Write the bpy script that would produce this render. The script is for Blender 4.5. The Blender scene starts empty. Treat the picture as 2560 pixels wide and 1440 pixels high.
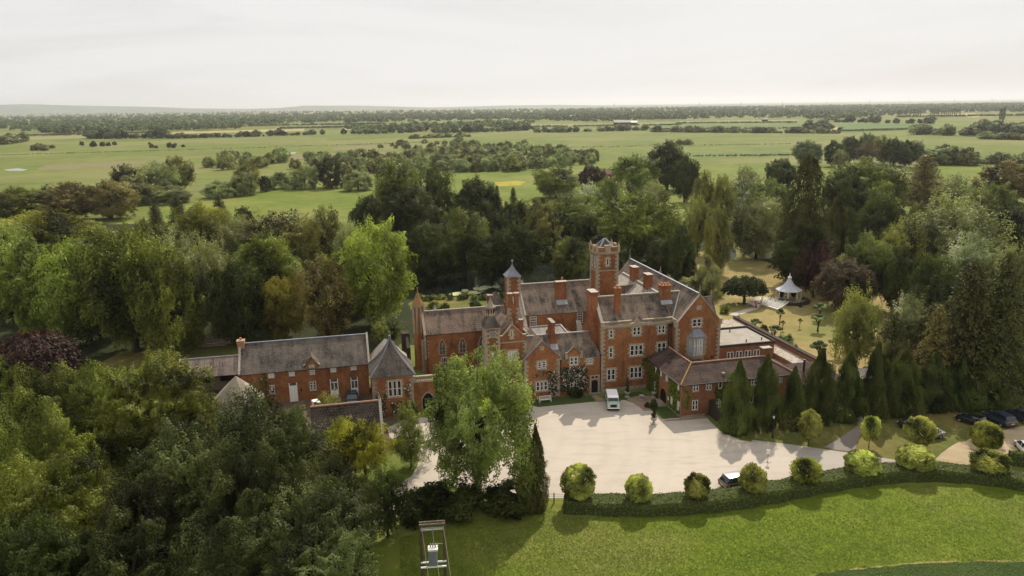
import bpy, bmesh, math, random
import numpy as np
from mathutils import Vector, Matrix
R_ = math.radians
SC = bpy.context.scene
COL = SC.collection
rnd = random.Random(7)

# ------------------------------------------------------------------ camera
F_PX, CAM_H = 1875.0, 43.0
PITCH, ROLL = R_(13.7), R_(0.75)
cam_d = bpy.data.cameras.new('camera'); cam = bpy.data.objects.new('camera', cam_d); COL.objects.link(cam)
cam_d.sensor_width = 36.0; cam_d.lens = 36.0*F_PX/2560.0
cam_d.clip_start = 0.5; cam_d.clip_end = 60000
_f = Vector((0, math.cos(PITCH), -math.sin(PITCH))); _r = Vector((1, 0, 0)); _u = _r.cross(_f)
_R = math.cos(ROLL)*_r - math.sin(ROLL)*_u; _U = math.cos(ROLL)*_u + math.sin(ROLL)*_r
M = Matrix((_R, _U, -_f)).transposed().to_4x4(); M.translation = (0, 0, CAM_H)
cam.matrix_world = M
SC.camera = cam
SC.view_settings.view_transform = 'Standard'; SC.view_settings.look = 'None'
SC.view_settings.gamma = 1.0; SC.view_settings.exposure = 0.14
SC.render.resolution_x, SC.render.resolution_y = 1024, 576

def G(x, y, z=0.0):
    """the world point at height z that the photo shows at pixel x, y (2560 x 1440)"""
    d = _f + _R*((x-1280)/F_PX) - _U*((y-720)/F_PX)
    t = (z-CAM_H)/d.z
    return Vector((d.x*t, d.y*t, z))
def depth_of(p):
    return (Vector(p)-Vector((0, 0, CAM_H))).dot(_f)

TH = R_(13.0)
U_ = Vector((math.cos(TH), math.sin(TH), 0)); V_ = Vector((-math.sin(TH), math.cos(TH), 0))
ORG = G(1502, 981)
def L(u, v, z=0.0):
    """a point of the house's own grid (u along the fronts, v into the depth)"""
    return ORG + U_*u + V_*v + Vector((0, 0, z))

# ------------------------------------------------------------------ objects
def tag(o, label=None, cat=None, group=None, kind=None):
    if label: o['label'] = label
    if cat: o['category'] = cat
    if group: o['group'] = group
    if kind: o['kind'] = kind
    return o
def empty(name, loc, rz=0.0, label=None, cat=None, group=None):
    o = bpy.data.objects.new(name, None); COL.objects.link(o)
    o.location = loc; o.rotation_euler = (0, 0, rz); o.empty_display_size = 0.5
    return tag(o, label, cat, group)
def kids(o):
    return [c for c in KIDS.get(o.name, [])]
KIDS = {}
def setpar(c, p):
    c.parent = p; KIDS.setdefault(p.name, []).append(c)
def copy_tree(o, parent=None):
    c = o.copy(); COL.objects.link(c)
    if parent is not None: setpar(c, parent)
    for ch in list(KIDS.get(o.name, [])): copy_tree(ch, c)
    return c

class MB:
    """collects faces (in metres, local to their thing) and links them as one mesh object"""
    def __init__(s, off=(0, 0, 0)):
        s.v, s.f, s.m, s.off, s.sm = [], [], [], off, False
    def add(s, vs, fs, mi=0):
        n = len(s.v); ox, oy, oz = s.off
        s.v += [(a-ox, b-oy, c-oz) for a, b, c in vs]
        s.f += [tuple(n+i for i in f) for f in fs]; s.m += [mi]*len(fs); return s
    def face(s, *pts, mi=0): return s.add(pts, [tuple(range(len(pts)))], mi)
    def box(s, x0, x1, y0, y1, z0, z1, mi=0):
        if x0 > x1: x0, x1 = x1, x0
        if y0 > y1: y0, y1 = y1, y0
        if z0 > z1: z0, z1 = z1, z0
        return s.add([(x0,y0,z0),(x1,y0,z0),(x1,y1,z0),(x0,y1,z0),(x0,y0,z1),(x1,y0,z1),(x1,y1,z1),(x0,y1,z1)],
                     [(0,3,2,1),(4,5,6,7),(0,1,5,4),(1,2,6,5),(2,3,7,6),(3,0,4,7)], mi)
    def prism(s, poly, axis, a, b, mi=0):
        """poly: 2D points; axis 'z': (x,y) , 'y': (x,z), 'x': (y,z); extruded from a to b"""
        def P(p, t):
            return (p[0],p[1],t) if axis == 'z' else (p[0],t,p[1]) if axis == 'y' else (t,p[0],p[1])
        n = len(poly); vs = [P(p,a) for p in poly]+[P(p,b) for p in poly]
        fs = [tuple(range(n-1,-1,-1)), tuple(range(n,2*n))]+[(i,(i+1)%n,n+(i+1)%n,n+i) for i in range(n)]
        return s.add(vs, fs, mi)
    def ring(s, prof, n=12, c=(0,0), mi=0, rot=0.0, sq=None, cap=True):
        """lathe: prof = [(r,z)...] around c; n sides"""
        vs = []
        for r, z in prof:
            for k in range(n):
                a = rot+2*math.pi*k/n
                vs.append((c[0]+r*math.cos(a), c[1]+r*math.sin(a), z))
        fs = []
        for j in range(len(prof)-1):
            for k in range(n):
                fs.append((j*n+k, j*n+(k+1)%n, (j+1)*n+(k+1)%n, (j+1)*n+k))
        if cap:
            fs.append(tuple(range(n-1,-1,-1))); q = (len(prof)-1)*n; fs.append(tuple(range(q,q+n)))
        return s.add(vs, fs, mi)
    def tube(s, p, q, r0, r1=None, n=6, mi=0):
        p, q = Vector(p), Vector(q); r1 = r0 if r1 is None else r1
        d = (q-p).normalized(); a = d.cross(Vector((0,0,1)) if abs(d.z) < .9 else Vector((1,0,0))).normalized(); b = d.cross(a)
        vs = [tuple(p+(a*math.cos(2*math.pi*k/n)+b*math.sin(2*math.pi*k/n))*r0) for k in range(n)]
        vs += [tuple(q+(a*math.cos(2*math.pi*k/n)+b*math.sin(2*math.pi*k/n))*r1) for k in range(n)]
        fs = [(k,(k+1)%n,n+(k+1)%n,n+k) for k in range(n)]+[tuple(range(n-1,-1,-1)), tuple(range(n,2*n))]
        return s.add(vs, fs, mi)
    def build(s, name, mats, parent=None, smooth=False, bevel=0.0):
        me = bpy.data.meshes.new(name); me.from_pydata(s.v, [], s.f)
        if not isinstance(mats, (list, tuple)): mats = [mats]
        for m in mats: me.materials.append(m)
        me.update()
        bm = bmesh.new(); bm.from_mesh(me); bmesh.ops.recalc_face_normals(bm, faces=bm.faces); bm.to_mesh(me); bm.free()
        if len(mats) > 1:
            me.polygons.foreach_set('material_index', s.m)
        auto_uv(me)
        if smooth: me.polygons.foreach_set('use_smooth', [True]*len(me.polygons))
        o = bpy.data.objects.new(name, me); COL.objects.link(o)
        if parent is not None: setpar(o, parent)
        if bevel:
            b = o.modifiers.new('bevel', 'BEVEL'); b.width = bevel; b.segments = 2; b.limit_method = 'ANGLE'
        return o
def auto_uv(me):
    uv = me.uv_layers.new(name='UVMap'); nv = len(me.vertices)
    co = np.empty(nv*3); me.vertices.foreach_get('co', co); co = co.reshape(-1, 3)
    out = np.empty((len(me.loops), 2))
    for p in me.polygons:
        n = p.normal
        if abs(n.z) > 0.985: t = Vector((1,0,0)); b = Vector((0,1,0))
        else:
            t = Vector((-n.y, n.x, 0)).normalized(); b = n.cross(t)
        idx = [me.loops[i].vertex_index for i in p.loop_indices]
        c = co[idx]; out[p.loop_start:p.loop_start+p.loop_total, 0] = c@np.array(t); out[p.loop_start:p.loop_start+p.loop_total, 1] = c@np.array(b)
    uv.data.foreach_set('uv', out.ravel())

# ------------------------------------------------------------------ materials
MT = {}
class NT:
    def __init__(s, name):
        s.mat = bpy.data.materials.new(name); s.mat.use_nodes = True; s.t = s.mat.node_tree; s.t.nodes.clear()
        s.out = s.n('ShaderNodeOutputMaterial')
    def n(s, typ, **k):
        q = s.t.nodes.new(typ)
        for a, b in k.items(): setattr(q, a, b)
        return q
    def l(s, a, b): s.t.links.new(a, b)
    def noise(s, vec, scale, detail=4, rough=.6, dist=0.0):
        q = s.n('ShaderNodeTexNoise'); q.inputs['Scale'].default_value = scale; q.inputs['Detail'].default_value = detail
        q.inputs['Roughness'].default_value = rough; q.inputs['Distortion'].default_value = dist
        if vec is not None: s.l(vec, q.inputs['Vector'])
        return q.outputs['Fac']
    def ramp(s, fac, stops):
        q = s.n('ShaderNodeValToRGB'); e = q.color_ramp.elements
        while len(e) < len(stops): e.new(0.5)
        for el, (p, c) in zip(e, stops): el.position = p; el.color = (*c, 1) if len(c) == 3 else c
        s.l(fac, q.inputs[0]); return q.outputs[0]
    def mix(s, fac, a, b, mode='MIX'):
        q = s.n('ShaderNodeMix', data_type='RGBA', blend_type=mode)
        for i, x in ((0, fac), (6, a), (7, b)):
            if hasattr(x, 'default_value') or hasattr(x, 'is_linked'): s.l(x, q.inputs[i])
            else: q.inputs[i].default_value = x if i == 0 else ((*x, 1) if len(x) == 3 else x)
        return q.outputs[2]
    def math(s, op, a, b=0.0):
        q = s.n('ShaderNodeMath', operation=op)
        for i, x in ((0, a), (1, b)):
            if hasattr(x, 'is_linked'): s.l(x, q.inputs[i])
            else: q.inputs[i].default_value = x
        return q.outputs[0]
    def coord(s, which='Object', scale=None):
        c = s.n('ShaderNodeTexCoord').outputs[which]
        if scale:
            m = s.n('ShaderNodeMapping'); m.inputs['Scale'].default_value = scale; s.l(c, m.inputs[0]); return m.outputs[0]
        return c
    def bsdf(s, color, rough=.8, spec=.3, metal=0.0, bump=None, bump_d=.02, **k):
        b = s.n('ShaderNodeBsdfPrincipled')
        if hasattr(color, 'is_linked'): s.l(color, b.inputs['Base Color'])
        else: b.inputs['Base Color'].default_value = (*color, 1)
        if hasattr(rough, 'is_linked'): s.l(rough, b.inputs['Roughness'])
        else: b.inputs['Roughness'].default_value = rough
        b.inputs['Specular IOR Level'].default_value = spec; b.inputs['Metallic'].default_value = metal
        for a, v in k.items(): b.inputs[a.replace('_', ' ')].default_value = v
        if bump is not None:
            q = s.n('ShaderNodeBump'); q.inputs['Strength'].default_value = .7; q.inputs['Distance'].default_value = bump_d
            s.l(bump, q.inputs['Height']); s.l(q.outputs[0], b.inputs['Normal'])
        s.l(b.outputs[0], s.out.inputs[0]); return b
def plain(name, col, rough=.6, spec=.4, metal=0.0, var=.12, sc=3.0, **k):
    t = NT(name); c = t.noise(t.coord(), sc, 5)
    d = t.ramp(c, [(.3, tuple(x*(1-var) for x in col)), (.7, tuple(min(1, x*(1+var)) for x in col))])
    t.bsdf(d, rough, spec, metal, **k); MT[name] = t.mat; return t.mat

def brick_mat(name, c0, c1, c2, dirt=(.055,.03,.02), amt=.72):
    t = NT(name); o = t.coord(); uv = t.coord('UV')
    b = t.n('ShaderNodeTexBrick'); t.l(uv, b.inputs['Vector']); b.inputs['Scale'].default_value = 1.0
    b.inputs['Brick Width'].default_value = .45; b.inputs['Row Height'].default_value = .15; b.inputs['Mortar Size'].default_value = .012
    b.inputs['Color1'].default_value = (*c0, 1); b.inputs['Color2'].default_value = (*c1, 1); b.inputs['Mortar'].default_value = (*[x*.75 for x in c0], 1)
    big = t.noise(o, .23, 5, .62, .6); c = t.mix(t.ramp(big, [(.42, (0,0,0)), (.60, (1,1,1))]), b.outputs[0], c2)
    spk = t.noise(o, 2.6, 4, .7); c = t.mix(t.ramp(spk, [(.35, (.35,)*3), (.62, (0,0,0))]), c, dirt)
    st = t.noise(t.coord('Object', (.5, .5, .16)), .9, 6, .7, .8)
    c = t.mix(t.ramp(st, [(.50, (0,0,0)), (.72, (amt,)*3)]), c, dirt)
    t.bsdf(c, .9, .15, bump=spk, bump_d=.02); MT[name] = t.mat; return t.mat
brick_mat('brick', (.305,.122,.048), (.218,.086,.035), (.35,.155,.064))
brick_mat('brick_brown', (.27,.115,.055), (.22,.09,.045), (.30,.135,.07), amt=.4)
brick_mat('brick_chimney', (.31,.105,.046), (.235,.078,.034), (.35,.145,.064), amt=.85)

def slate_mat(name, c0, c1, c2, bw, rh, mort, streak=.92, lichen=(.30,.27,.20), dark=(.03,.028,.026)):
    t = NT(name); o = t.coord(); uv = t.coord('UV')
    b = t.n('ShaderNodeTexBrick'); t.l(uv, b.inputs['Vector']); b.inputs['Scale'].default_value = 1.0
    b.inputs['Brick Width'].default_value = bw; b.inputs['Row Height'].default_value = rh; b.inputs['Mortar Size'].default_value = mort
    b.inputs['Mortar Smooth'].default_value = .3
    b.inputs['Color1'].default_value = (*c0, 1); b.inputs['Color2'].default_value = (*c1, 1); b.inputs['Mortar'].default_value = (*dark, 1)
    m = t.n('ShaderNodeMapping'); m.inputs['Scale'].default_value = (1.0, .16, 1); t.l(uv, m.inputs[0])
    st = t.noise(m.outputs[0], 1.0, 6, .68, .3)
    c = t.mix(t.ramp(st, [(.43, (0,0,0)), (.56, (streak,)*3)]), b.outputs[0], dark)
    bl = t.noise(o, .45, 5, .65); c = t.mix(t.ramp(bl, [(.40, (0,0,0)), (.66, (.75,)*3)]), c, c2)
    sp = t.noise(o, 5.0, 3, .7); c = t.mix(t.ramp(sp, [(.52, (0,0,0)), (.72, (.55,)*3)]), c, lichen)
    hb = t.mix(.5, b.outputs['Fac'], sp)
    t.bsdf(c, .8, .10, bump=b.outputs['Fac'], bump_d=-.03); MT[name] = t.mat; return t.mat
slate_mat('slate', (0.202,0.148,0.114), (0.146,0.108,0.087), (0.237,0.172,0.125), .42, .30, .022)
slate_mat('slate_big', (0.215,0.148,0.110), (0.163,0.112,0.087), (0.249,0.172,0.125), .75, .42, .03)
slate_mat('slate_grey', (0.133,0.112,0.095), (0.095,0.080,0.071), (0.172,0.140,0.114), .5, .34, .02, .8)
slate_mat('slate_pale', (.37,.325,.275), (.31,.27,.235), (.39,.34,.285), .5, .4, .02, .25)
slate_mat('pantile', (.082,.052,.041), (.054,.034,.028), (.105,.070,.056), .33, .36, .06, .5, (.17,.135,.11), (.02,.013,.011))
slate_mat('pantile_dark', (.072,.056,.046), (.046,.036,.031), (.095,.072,.058), .36, .40, .075, .3, (.22,.19,.15), (.010,.008,.007))
slate_mat('old_tin', (.20,.15,.12), (.15,.11,.09), (.23,.18,.15), .9, 3.0, .04, .8)
plain('lead', (.27,.28,.29), .5, .4, var=.2, sc=2)
plain('lead_blue', (.17,.18,.21), .55, .4, var=.25, sc=1.2)
plain('ridge_stone', (.36,.32,.27), .8, .2, var=.3, sc=4)
plain('orange_lichen_tile', (.27,.15,.06), .85, .2, var=.35, sc=5)
plain('ridge_clay', (.36,.21,.14), .85, .2, var=.3, sc=5)
plain('sandstone', (.325,.265,.19), .85, .2, var=.22, sc=2.2)
plain('sandstone_grey', (.265,.225,.17), .85, .2, var=.3, sc=1.7)
plain('white_paint', (.78,.76,.71), .5, .4, var=.05)
plain('white_metal', (.75,.75,.75), .35, .5, var=.04)
plain('canvas_white', (.46,.48,.53), .7, .25, var=.05, sc=1)  # white canvas greyed and blued, its shaded side put into the colour
plain('black_iron', (.02,.02,.02), .5, .4, var=.2)
plain('dark_void', (.012,.011,.010), .9, .1, var=.2)
plain('dark_timber', (.045,.036,.03), .85, .2, var=.4, sc=4)
plain('old_timber', (.15,.115,.085), .9, .2, var=.45, sc=5)
plain('bleached_timber', (.33,.26,.19), .9, .2, var=.35, sc=6)
plain('felt_roof', (.30,.272,.23), .9, .2, var=.16, sc=.8)
plain('plaster_flat', (.24,.16,.115), .9, .2, var=.25, sc=1.0)
plain('bench_wood', (.62,.58,.50), .8, .2, var=.1)
plain('stone_urn', (.33,.31,.25), .9, .2, var=.35, sc=6)
plain('clock_face', (.16,.17,.18), .5, .4, var=.1)
plain('terracotta', (.42,.20,.11), .8, .2, var=.3, sc=6)
plain('skin', (.55,.36,.27), .6, .3)
plain('cloth_red', (.50,.02,.025), .8, .2)
plain('cloth_black', (.02,.018,.022), .8, .2)
plain('cloth_pink', (.45,.27,.28), .8, .2)
plain('cloth_white', (.7,.7,.7), .8, .2)
plain('hair_dark', (.03,.02,.014), .6, .3)
plain('tyre', (.014,.014,.014), .85, .2)
plain('rim', (.45,.45,.46), .35, .6, .8, .05)
plain('bumper_black', (.02,.02,.022), .6, .3)
plain('amber', (.75,.42,.03), .45, .4, var=.05)
plain('tail_red', (.35,.012,.012), .25, .6, var=.05)
plain('lamp_clear', (.72,.72,.68), .15, .7, var=.03)
plain('plate_yellow', (.72,.47,.04), .5, .4, var=.03)
plain('steel', (.42,.43,.45), .4, .5, .6, .1)
plain('transformer_grey', (.20,.23,.27), .5, .4, var=.15)
plain('transformer_lid', (.62,.60,.54), .6, .3, var=.1)
plain('pole_wood', (.085,.062,.042), .9, .2, var=.35, sc=3)
plain('wire', (.34,.27,.20), .6, .3, var=.1)
plain('copper_pipe', (.26,.15,.10), .7, .3, var=.2)
plain('flower_white', (.75,.70,.62), .8, .2)
plain('pond_lily', (.42,.44,.22), .5, .4, var=.35, sc=1.5)
plain('dark_soil', (.06,.045,.035), .95, .1, var=.4, sc=3)
plain('flower_bed', (.14,.11,.09), .95, .1, var=.6, sc=9)
plain('rust', (.30,.10,.045), .9, .2, var=.4, sc=4)
plain('roof_pink', (.34,.215,.175), .85, .2, var=.12, sc=.5)
plain('farm_roof', (.36,.33,.30), .8, .2, var=.15, sc=.2)
def paint(name, col, rough=.22, metal=.3):
    t = NT(name); t.bsdf(col, rough, .5, metal, Coat_Weight=.6, Coat_Roughness=.08); MT[name] = t.mat
paint('paint_green', (.36,.47,.38), .35, 0.0); paint('paint_black', (.014,.015,.016)); paint('paint_graphite', (.05,.05,.055))
paint('paint_silver', (.42,.42,.43), .28, .6); paint('paint_blue', (.025,.05,.075)); paint('paint_white', (.78,.78,.77), .3, 0.0); paint('paint_navy', (.03,.045,.08))
paint('roof_white', (.83,.80,.80), .4, 0.0)
t = NT('glass_dark'); t.bsdf(t.ramp(t.noise(t.coord(), 1.3, 2), [(.35, (.006,.008,.01)), (.65, (.03,.034,.04))]), .08, .6); MT['glass_dark'] = t.mat
t = NT('glass_pale'); t.bsdf(t.ramp(t.noise(t.coord(), 1.0, 2), [(.35, (.28,.31,.32)), (.65, (.45,.48,.48))]), .12, .6); MT['glass_pale'] = t.mat
t = NT('glass_lead'); t.bsdf(t.ramp(t.noise(t.coord(), 4, 3), [(.35, (.03,.028,.026)), (.65, (.15,.14,.13))]), .2, .5); MT['glass_lead'] = t.mat
t = NT('car_glass'); t.bsdf((.015,.02,.024), .05, .7); MT['car_glass'] = t.mat
# ------------------------------------------------------------------ daylight
SUN_AZ, SUN_EL = R_(19.8), R_(45.5)
w = bpy.data.worlds.new('World'); SC.world = w; w.use_nodes = True
wt = w.node_tree; wt.nodes.clear()
def wn(t, **k):
    q = wt.nodes.new(t)
    for a, b in k.items(): setattr(q, a, b)
    return q
wo = wn('ShaderNodeOutputWorld'); bg = wn('ShaderNodeBackground'); bg2 = wn('ShaderNodeBackground'); ms = wn('ShaderNodeMixShader')
sky = wn('ShaderNodeTexSky', sky_type='NISHITA'); sky.sun_disc = False
sky.sun_elevation = SUN_EL; sky.sun_rotation = SUN_AZ; sky.air_density = 1.0; sky.dust_density = 2.0; sky.ozone_density = 1.0
wt.links.new(sky.outputs[0], bg.inputs[0]); bg.inputs[1].default_value = 0.05
tc = wn('ShaderNodeTexCoord'); mp = wn('ShaderNodeMapping'); mp.inputs['Scale'].default_value = (1.0, 1.0, 7.0)
mp.inputs['Rotation'].default_value = (0, R_(6), 0)
wt.links.new(tc.outputs['Generated'], mp.inputs[0])
nz = wn('ShaderNodeTexNoise'); nz.inputs['Scale'].default_value = 1.6; nz.inputs['Detail'].default_value = 7; nz.inputs['Roughness'].default_value = .55; nz.inputs['Distortion'].default_value = .7
wt.links.new(mp.outputs[0], nz.inputs['Vector'])
cr = wn('ShaderNodeValToRGB'); cr.color_ramp.elements[0].position = .36; cr.color_ramp.elements[0].color = (.74,)*3+(1,)
cr.color_ramp.elements[1].position = .60; cr.color_ramp.elements[1].color = (.97,)*3+(1,)
wt.links.new(nz.outputs['Fac'], cr.inputs[0]); wt.links.new(cr.outputs[0], ms.inputs[0])
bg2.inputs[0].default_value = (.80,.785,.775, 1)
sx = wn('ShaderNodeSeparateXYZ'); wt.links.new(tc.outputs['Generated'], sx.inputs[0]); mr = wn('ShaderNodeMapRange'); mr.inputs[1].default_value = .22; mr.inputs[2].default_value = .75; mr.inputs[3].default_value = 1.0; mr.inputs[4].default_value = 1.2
wt.links.new(sx.outputs[2], mr.inputs[0]); wt.links.new(mr.outputs[0], bg2.inputs[1])     # thin white cloud over the whole sky, strengthened overhead to add fill in shade
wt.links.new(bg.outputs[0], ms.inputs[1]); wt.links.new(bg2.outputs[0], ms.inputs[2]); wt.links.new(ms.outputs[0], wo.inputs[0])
sd = bpy.data.lights.new('sun', 'SUN'); sun = bpy.data.objects.new('sun', sd); COL.objects.link(sun)
sd.energy = 4.5; sd.angle = R_(0.6); sd.color = (1.0, .92, .79)
sv = Vector((math.cos(SUN_EL)*math.sin(SUN_AZ), math.cos(SUN_EL)*math.cos(SUN_AZ), math.sin(SUN_EL)))
sun.rotation_euler = sv.to_track_quat('Z', 'Y').to_euler(); sun.location = sv*300

# ------------------------------------------------------------------ the ground
def grass_mat(name, a, b, c, s1=.035, s2=.6, dry=None, amt=.6, s3=.008):
    t = NT(name); o = t.coord()
    n1 = t.noise(o, s1, 6, .6, .4); n2 = t.noise(o, s2, 4, .7)
    col = t.ramp(n1, [(.34, a), (.52, b), (.68, c)])
    col = t.mix(t.ramp(n2, [(.32, (.55,)*3), (.6, (0,0,0))]), col, tuple(x*.55 for x in a))
    if dry:
        n3 = t.noise(o, s3, 5, .55, .8); col = t.mix(t.ramp(n3, [(.46, (0,0,0)), (.62, (amt,)*3)]), col, dry)
    t.bsdf(col, .9, .1, bump=n2, bump_d=.12); MT[name] = t.mat
grass_mat('marsh', (.105,.135,.024), (.13,.158,.030), (.165,.182,.042), .012, .07, (.19,.175,.07), .6, .006)
grass_mat('field_bright', (.105,.145,.016), (.128,.165,.021), (.155,.182,.030), .02, .15, (.19,.18,.05), .5, .02)
grass_mat('meadow_grass', (.11,.155,.012), (.145,.19,.016), (.185,.212,.028), .09, .9, (.17,.165,.045), .7, .05)
grass_mat('field_dark', (.030,.052,.012), (.038,.062,.014), (.048,.072,.017), .2, 1.2)
grass_mat('lawn_dry', (.25,.195,.07), (.305,.23,.095), (.34,.26,.115), .09, .5, (.145,.16,.042), .8, .035)
grass_mat('lawn_green', (.085,.10,.025), (.12,.125,.03), (.17,.15,.045), .22, 1.3, (.20,.15,.05), .6, .12)
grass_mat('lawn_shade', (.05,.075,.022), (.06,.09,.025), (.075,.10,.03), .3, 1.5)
grass_mat('reed', (.17,.155,.065), (.19,.165,.08), (.155,.16,.05), .02, .2)
grass_mat('straw', (.34,.27,.12), (.38,.30,.14), (.34,.28,.13), .004, .02)
grass_mat('buttercup', (.40,.31,.025), (.28,.25,.03), (.16,.17,.03), .18, 1.1)
grass_mat('crop_green', (.09,.14,.04), (.10,.15,.042), (.115,.16,.05), .006, .03)
grass_mat('crop_pale', (.20,.20,.075), (.22,.215,.085), (.24,.225,.09), .006, .03)
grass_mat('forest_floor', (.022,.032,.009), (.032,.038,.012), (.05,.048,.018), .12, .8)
def gravel_mat(name, a, b, dirt, s=.12):
    t = NT(name); o = t.coord(); n = t.noise(o, s, 6, .6, .5); f = t.noise(o, 7.0, 4, .8); m = t.noise(t.coord('Object', (.25, 1, 1)), .8, 5, .6, .6)
    c = t.ramp(n, [(.35, a), (.65, b)]); c = t.mix(t.ramp(f, [(.3, (.4,)*3), (.55, (0,0,0))]), c, dirt)
    c = t.mix(t.ramp(m, [(.50, (0,0,0)), (.72, (.6,)*3)]), c, dirt)
    wv = t.n('ShaderNodeTexWave', wave_type='RINGS', rings_direction='Z'); wv.inputs['Scale'].default_value = .11; wv.inputs['Distortion'].default_value = 5.0; wv.inputs['Detail'].default_value = 4; wv.inputs['Detail Scale'].default_value = .35
    mp = t.n('ShaderNodeMapping'); mp.inputs['Location'].default_value = (6, -9, 0); t.l(o, mp.inputs[0]); t.l(mp.outputs[0], wv.inputs['Vector']); c = t.mix(t.ramp(wv.outputs['Fac'], [(.55, (0,0,0)), (.95, (.13,)*3)]), c, dirt)
    t.bsdf(c, .95, .1, bump=f, bump_d=.03); MT[name] = t.mat
gravel_mat('gravel', (.43,.375,.315), (.47,.412,.345), (.34,.288,.232))
gravel_mat('road', (.33,.295,.255), (.37,.335,.29), (.28,.25,.215))
gravel_mat('paving', (.25,.175,.125), (.30,.215,.155), (.17,.12,.09), .5)
gravel_mat('path_grey', (.20,.172,.15), (.24,.205,.18), (.15,.13,.11))  # path colour darkened to stand in for the shadow of the cypresses
gravel_mat('dirt', (.36,.275,.175), (.42,.335,.225), (.20,.17,.085), .25)
gravel_mat('yard', (.10,.075,.05), (.14,.10,.07), (.06,.05,.035), .3)
t = NT('pond_water'); o = t.coord(); n = t.noise(o, 1.2, 4, .6)
t.bsdf(t.ramp(t.noise(o, .12, 4), [(.4, (.008,.012,.010)), (.65, (.022,.026,.016))]), .07, .5, bump=n, bump_d=.006); MT['pond_water'] = t.mat
t = NT('marsh_water'); n = t.noise(t.coord(), .7, 3); t.bsdf((.06,.065,.065), .12, .6, bump=n, bump_d=.02); MT['marsh_water'] = t.mat

_lvl = [0]
def sheet(name, px, mat, lvl, label=None, edge=0.0, sub=0):
    """a piece of ground: the outline as the photo shows it, laid out on the ground"""
    pts = [G(x, y, 0) for x, y in px]
    if edge:                       # an uneven natural edge
        q = []
        rr = random.Random(len(px)*31+int(px[0][0]))
        for i, p in enumerate(pts):
            n = pts[(i+1) % len(pts)]; d = (n-p); L0 = d.length; k = max(1, int(L0/edge/2.2)); nn = Vector((-d.y, d.x, 0)).normalized()
            for j in range(k):
                q.append(p+d*(j/k)+nn*(rr.uniform(-1, 1)*edge*(0.45 if j else .15)))
        pts = q
    c = sum(pts, Vector((0,0,0)))/len(pts)
    mb = MB(); mb.face(*[(p.x-c.x, p.y-c.y, 0) for p in pts])
    o = mb.build(name, MT[mat]); o.location = (c.x, c.y, .004*lvl)
    m = o.data; bm = bmesh.new(); bm.from_mesh(m); bmesh.ops.triangulate(bm, faces=bm.faces, ngon_method='EAR_CLIP')
    for f in bm.faces:
        if f.normal.z < 0: f.normal_flip()
    bm.to_mesh(m); bm.free()
    return tag(o, kind='structure')
g = MB(); g.face((-30000,-600,0),(30000,-600,0),(30000,45000,0),(-30000,45000,0)); tag(g.build('ground', MT['marsh']), kind='structure')
# far to near
FIELDS = [
 ('straw', [(430,329),(760,322),(760,327),(430,334)]), ('crop_pale', [(690,318),(960,313),(960,318),(690,323)]),
 ('straw', [(1020,308),(1215,304),(1215,312),(1010,317)]), ('straw', [(860,318),(1000,315),(1000,321),(860,325)]),
 ('crop_pale', [(60,340),(420,330),(420,338),(60,350)]), ('crop_pale', [(1300,312),(1700,306),(1700,313),(1300,318)]),
 ('crop_green', [(1650,315),(2010,311),(2010,321),(1640,324)]), ('crop_pale', [(1690,303),(1990,299),(1990,307),(1690,309)]),
 ('straw', [(2060,321),(2110,318),(2100,325),(2060,327)]), ('crop_green', [(2100,311),(2340,306),(2330,322),(2090,329)]),
 ('straw', [(2240,288),(2440,283),(2440,290),(2240,294)]), ('straw', [(2420,290),(2560,284),(2560,288),(2420,294)]),
 ('crop_green', [(1710,382),(2250,378),(2240,385),(1700,391)]),
]
for m, p in FIELDS: sheet('field', p, m, 3)
sheet('field', [(1100,440),(1500,405),(1760,412),(2000,405),(2300,410),(2560,405),(2560,520),(1900,520),(1500,520),(1100,520)], 'field_bright', 3, edge=6)
sheet('field', [(560,490),(900,448),(960,470),(930,600),(300,600),(420,510)], 'field_bright', 3, edge=4)
sheet('field', [(1236,456),(1290,452),(1318,455),(1300,463),(1240,466)], 'buttercup', 5, edge=2.5)
sheet('marsh_reeds', [(620,395),(760,386),(980,378),(990,388),(760,400),(640,405)], 'reed', 4, edge=4)
sheet('marsh_reeds', [(110,412),(330,402),(380,412),(200,425),(90,424)], 'reed', 4, edge=5)
sheet('marsh_reeds', [(850,366),(1000,364),(1000,371),(830,376)], 'reed', 4, edge=5)
sheet('marsh_pool', [(652,394),(690,385),(742,380),(738,384),(700,389),(664,396)], 'marsh_water', 6, edge=1.5)
sheet('marsh_pool', [(8,424),(44,421),(72,424),(58,427),(20,427)], 'marsh_water', 6, edge=1.5)
# the garden and the woods round the house
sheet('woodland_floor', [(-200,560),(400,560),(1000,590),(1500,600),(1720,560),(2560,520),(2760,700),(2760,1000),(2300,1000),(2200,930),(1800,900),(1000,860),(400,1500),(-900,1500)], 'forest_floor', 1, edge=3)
sheet('garden_lawn', [(1640,650),(1790,620),(1900,650),(2060,690),(2250,730),(2330,800),(2330,1000),(2180,1010),(2050,960),(1800,800),(1700,760)], 'lawn_dry', 2, edge=1.5)
sheet('garden_lawn', [(1765,615),(1830,600),(1870,640),(1810,655),(1760,650)], 'lawn_green', 3, edge=1.5)
sheet('pond_bank', [(1020,760),(1060,735),(1290,730),(1300,790),(1040,790)], 'lawn_green', 2, edge=.6)
sheet('pond', [(1030,700),(1075,668),(1200,655),(1400,640),(1560,650),(1560,690),(1400,742),(1235,738),(1130,742),(1060,748),(1030,725)], 'pond_water', 4, edge=1.5)
sheet('river', [(1808,648),(1816,615),(1834,603),(1840,640),(1822,654)], 'marsh_water', 4, edge=1)
sheet('river', [(1738,604),(1750,586),(1762,596),(1750,610)], 'marsh_water', 4, edge=1)
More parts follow.
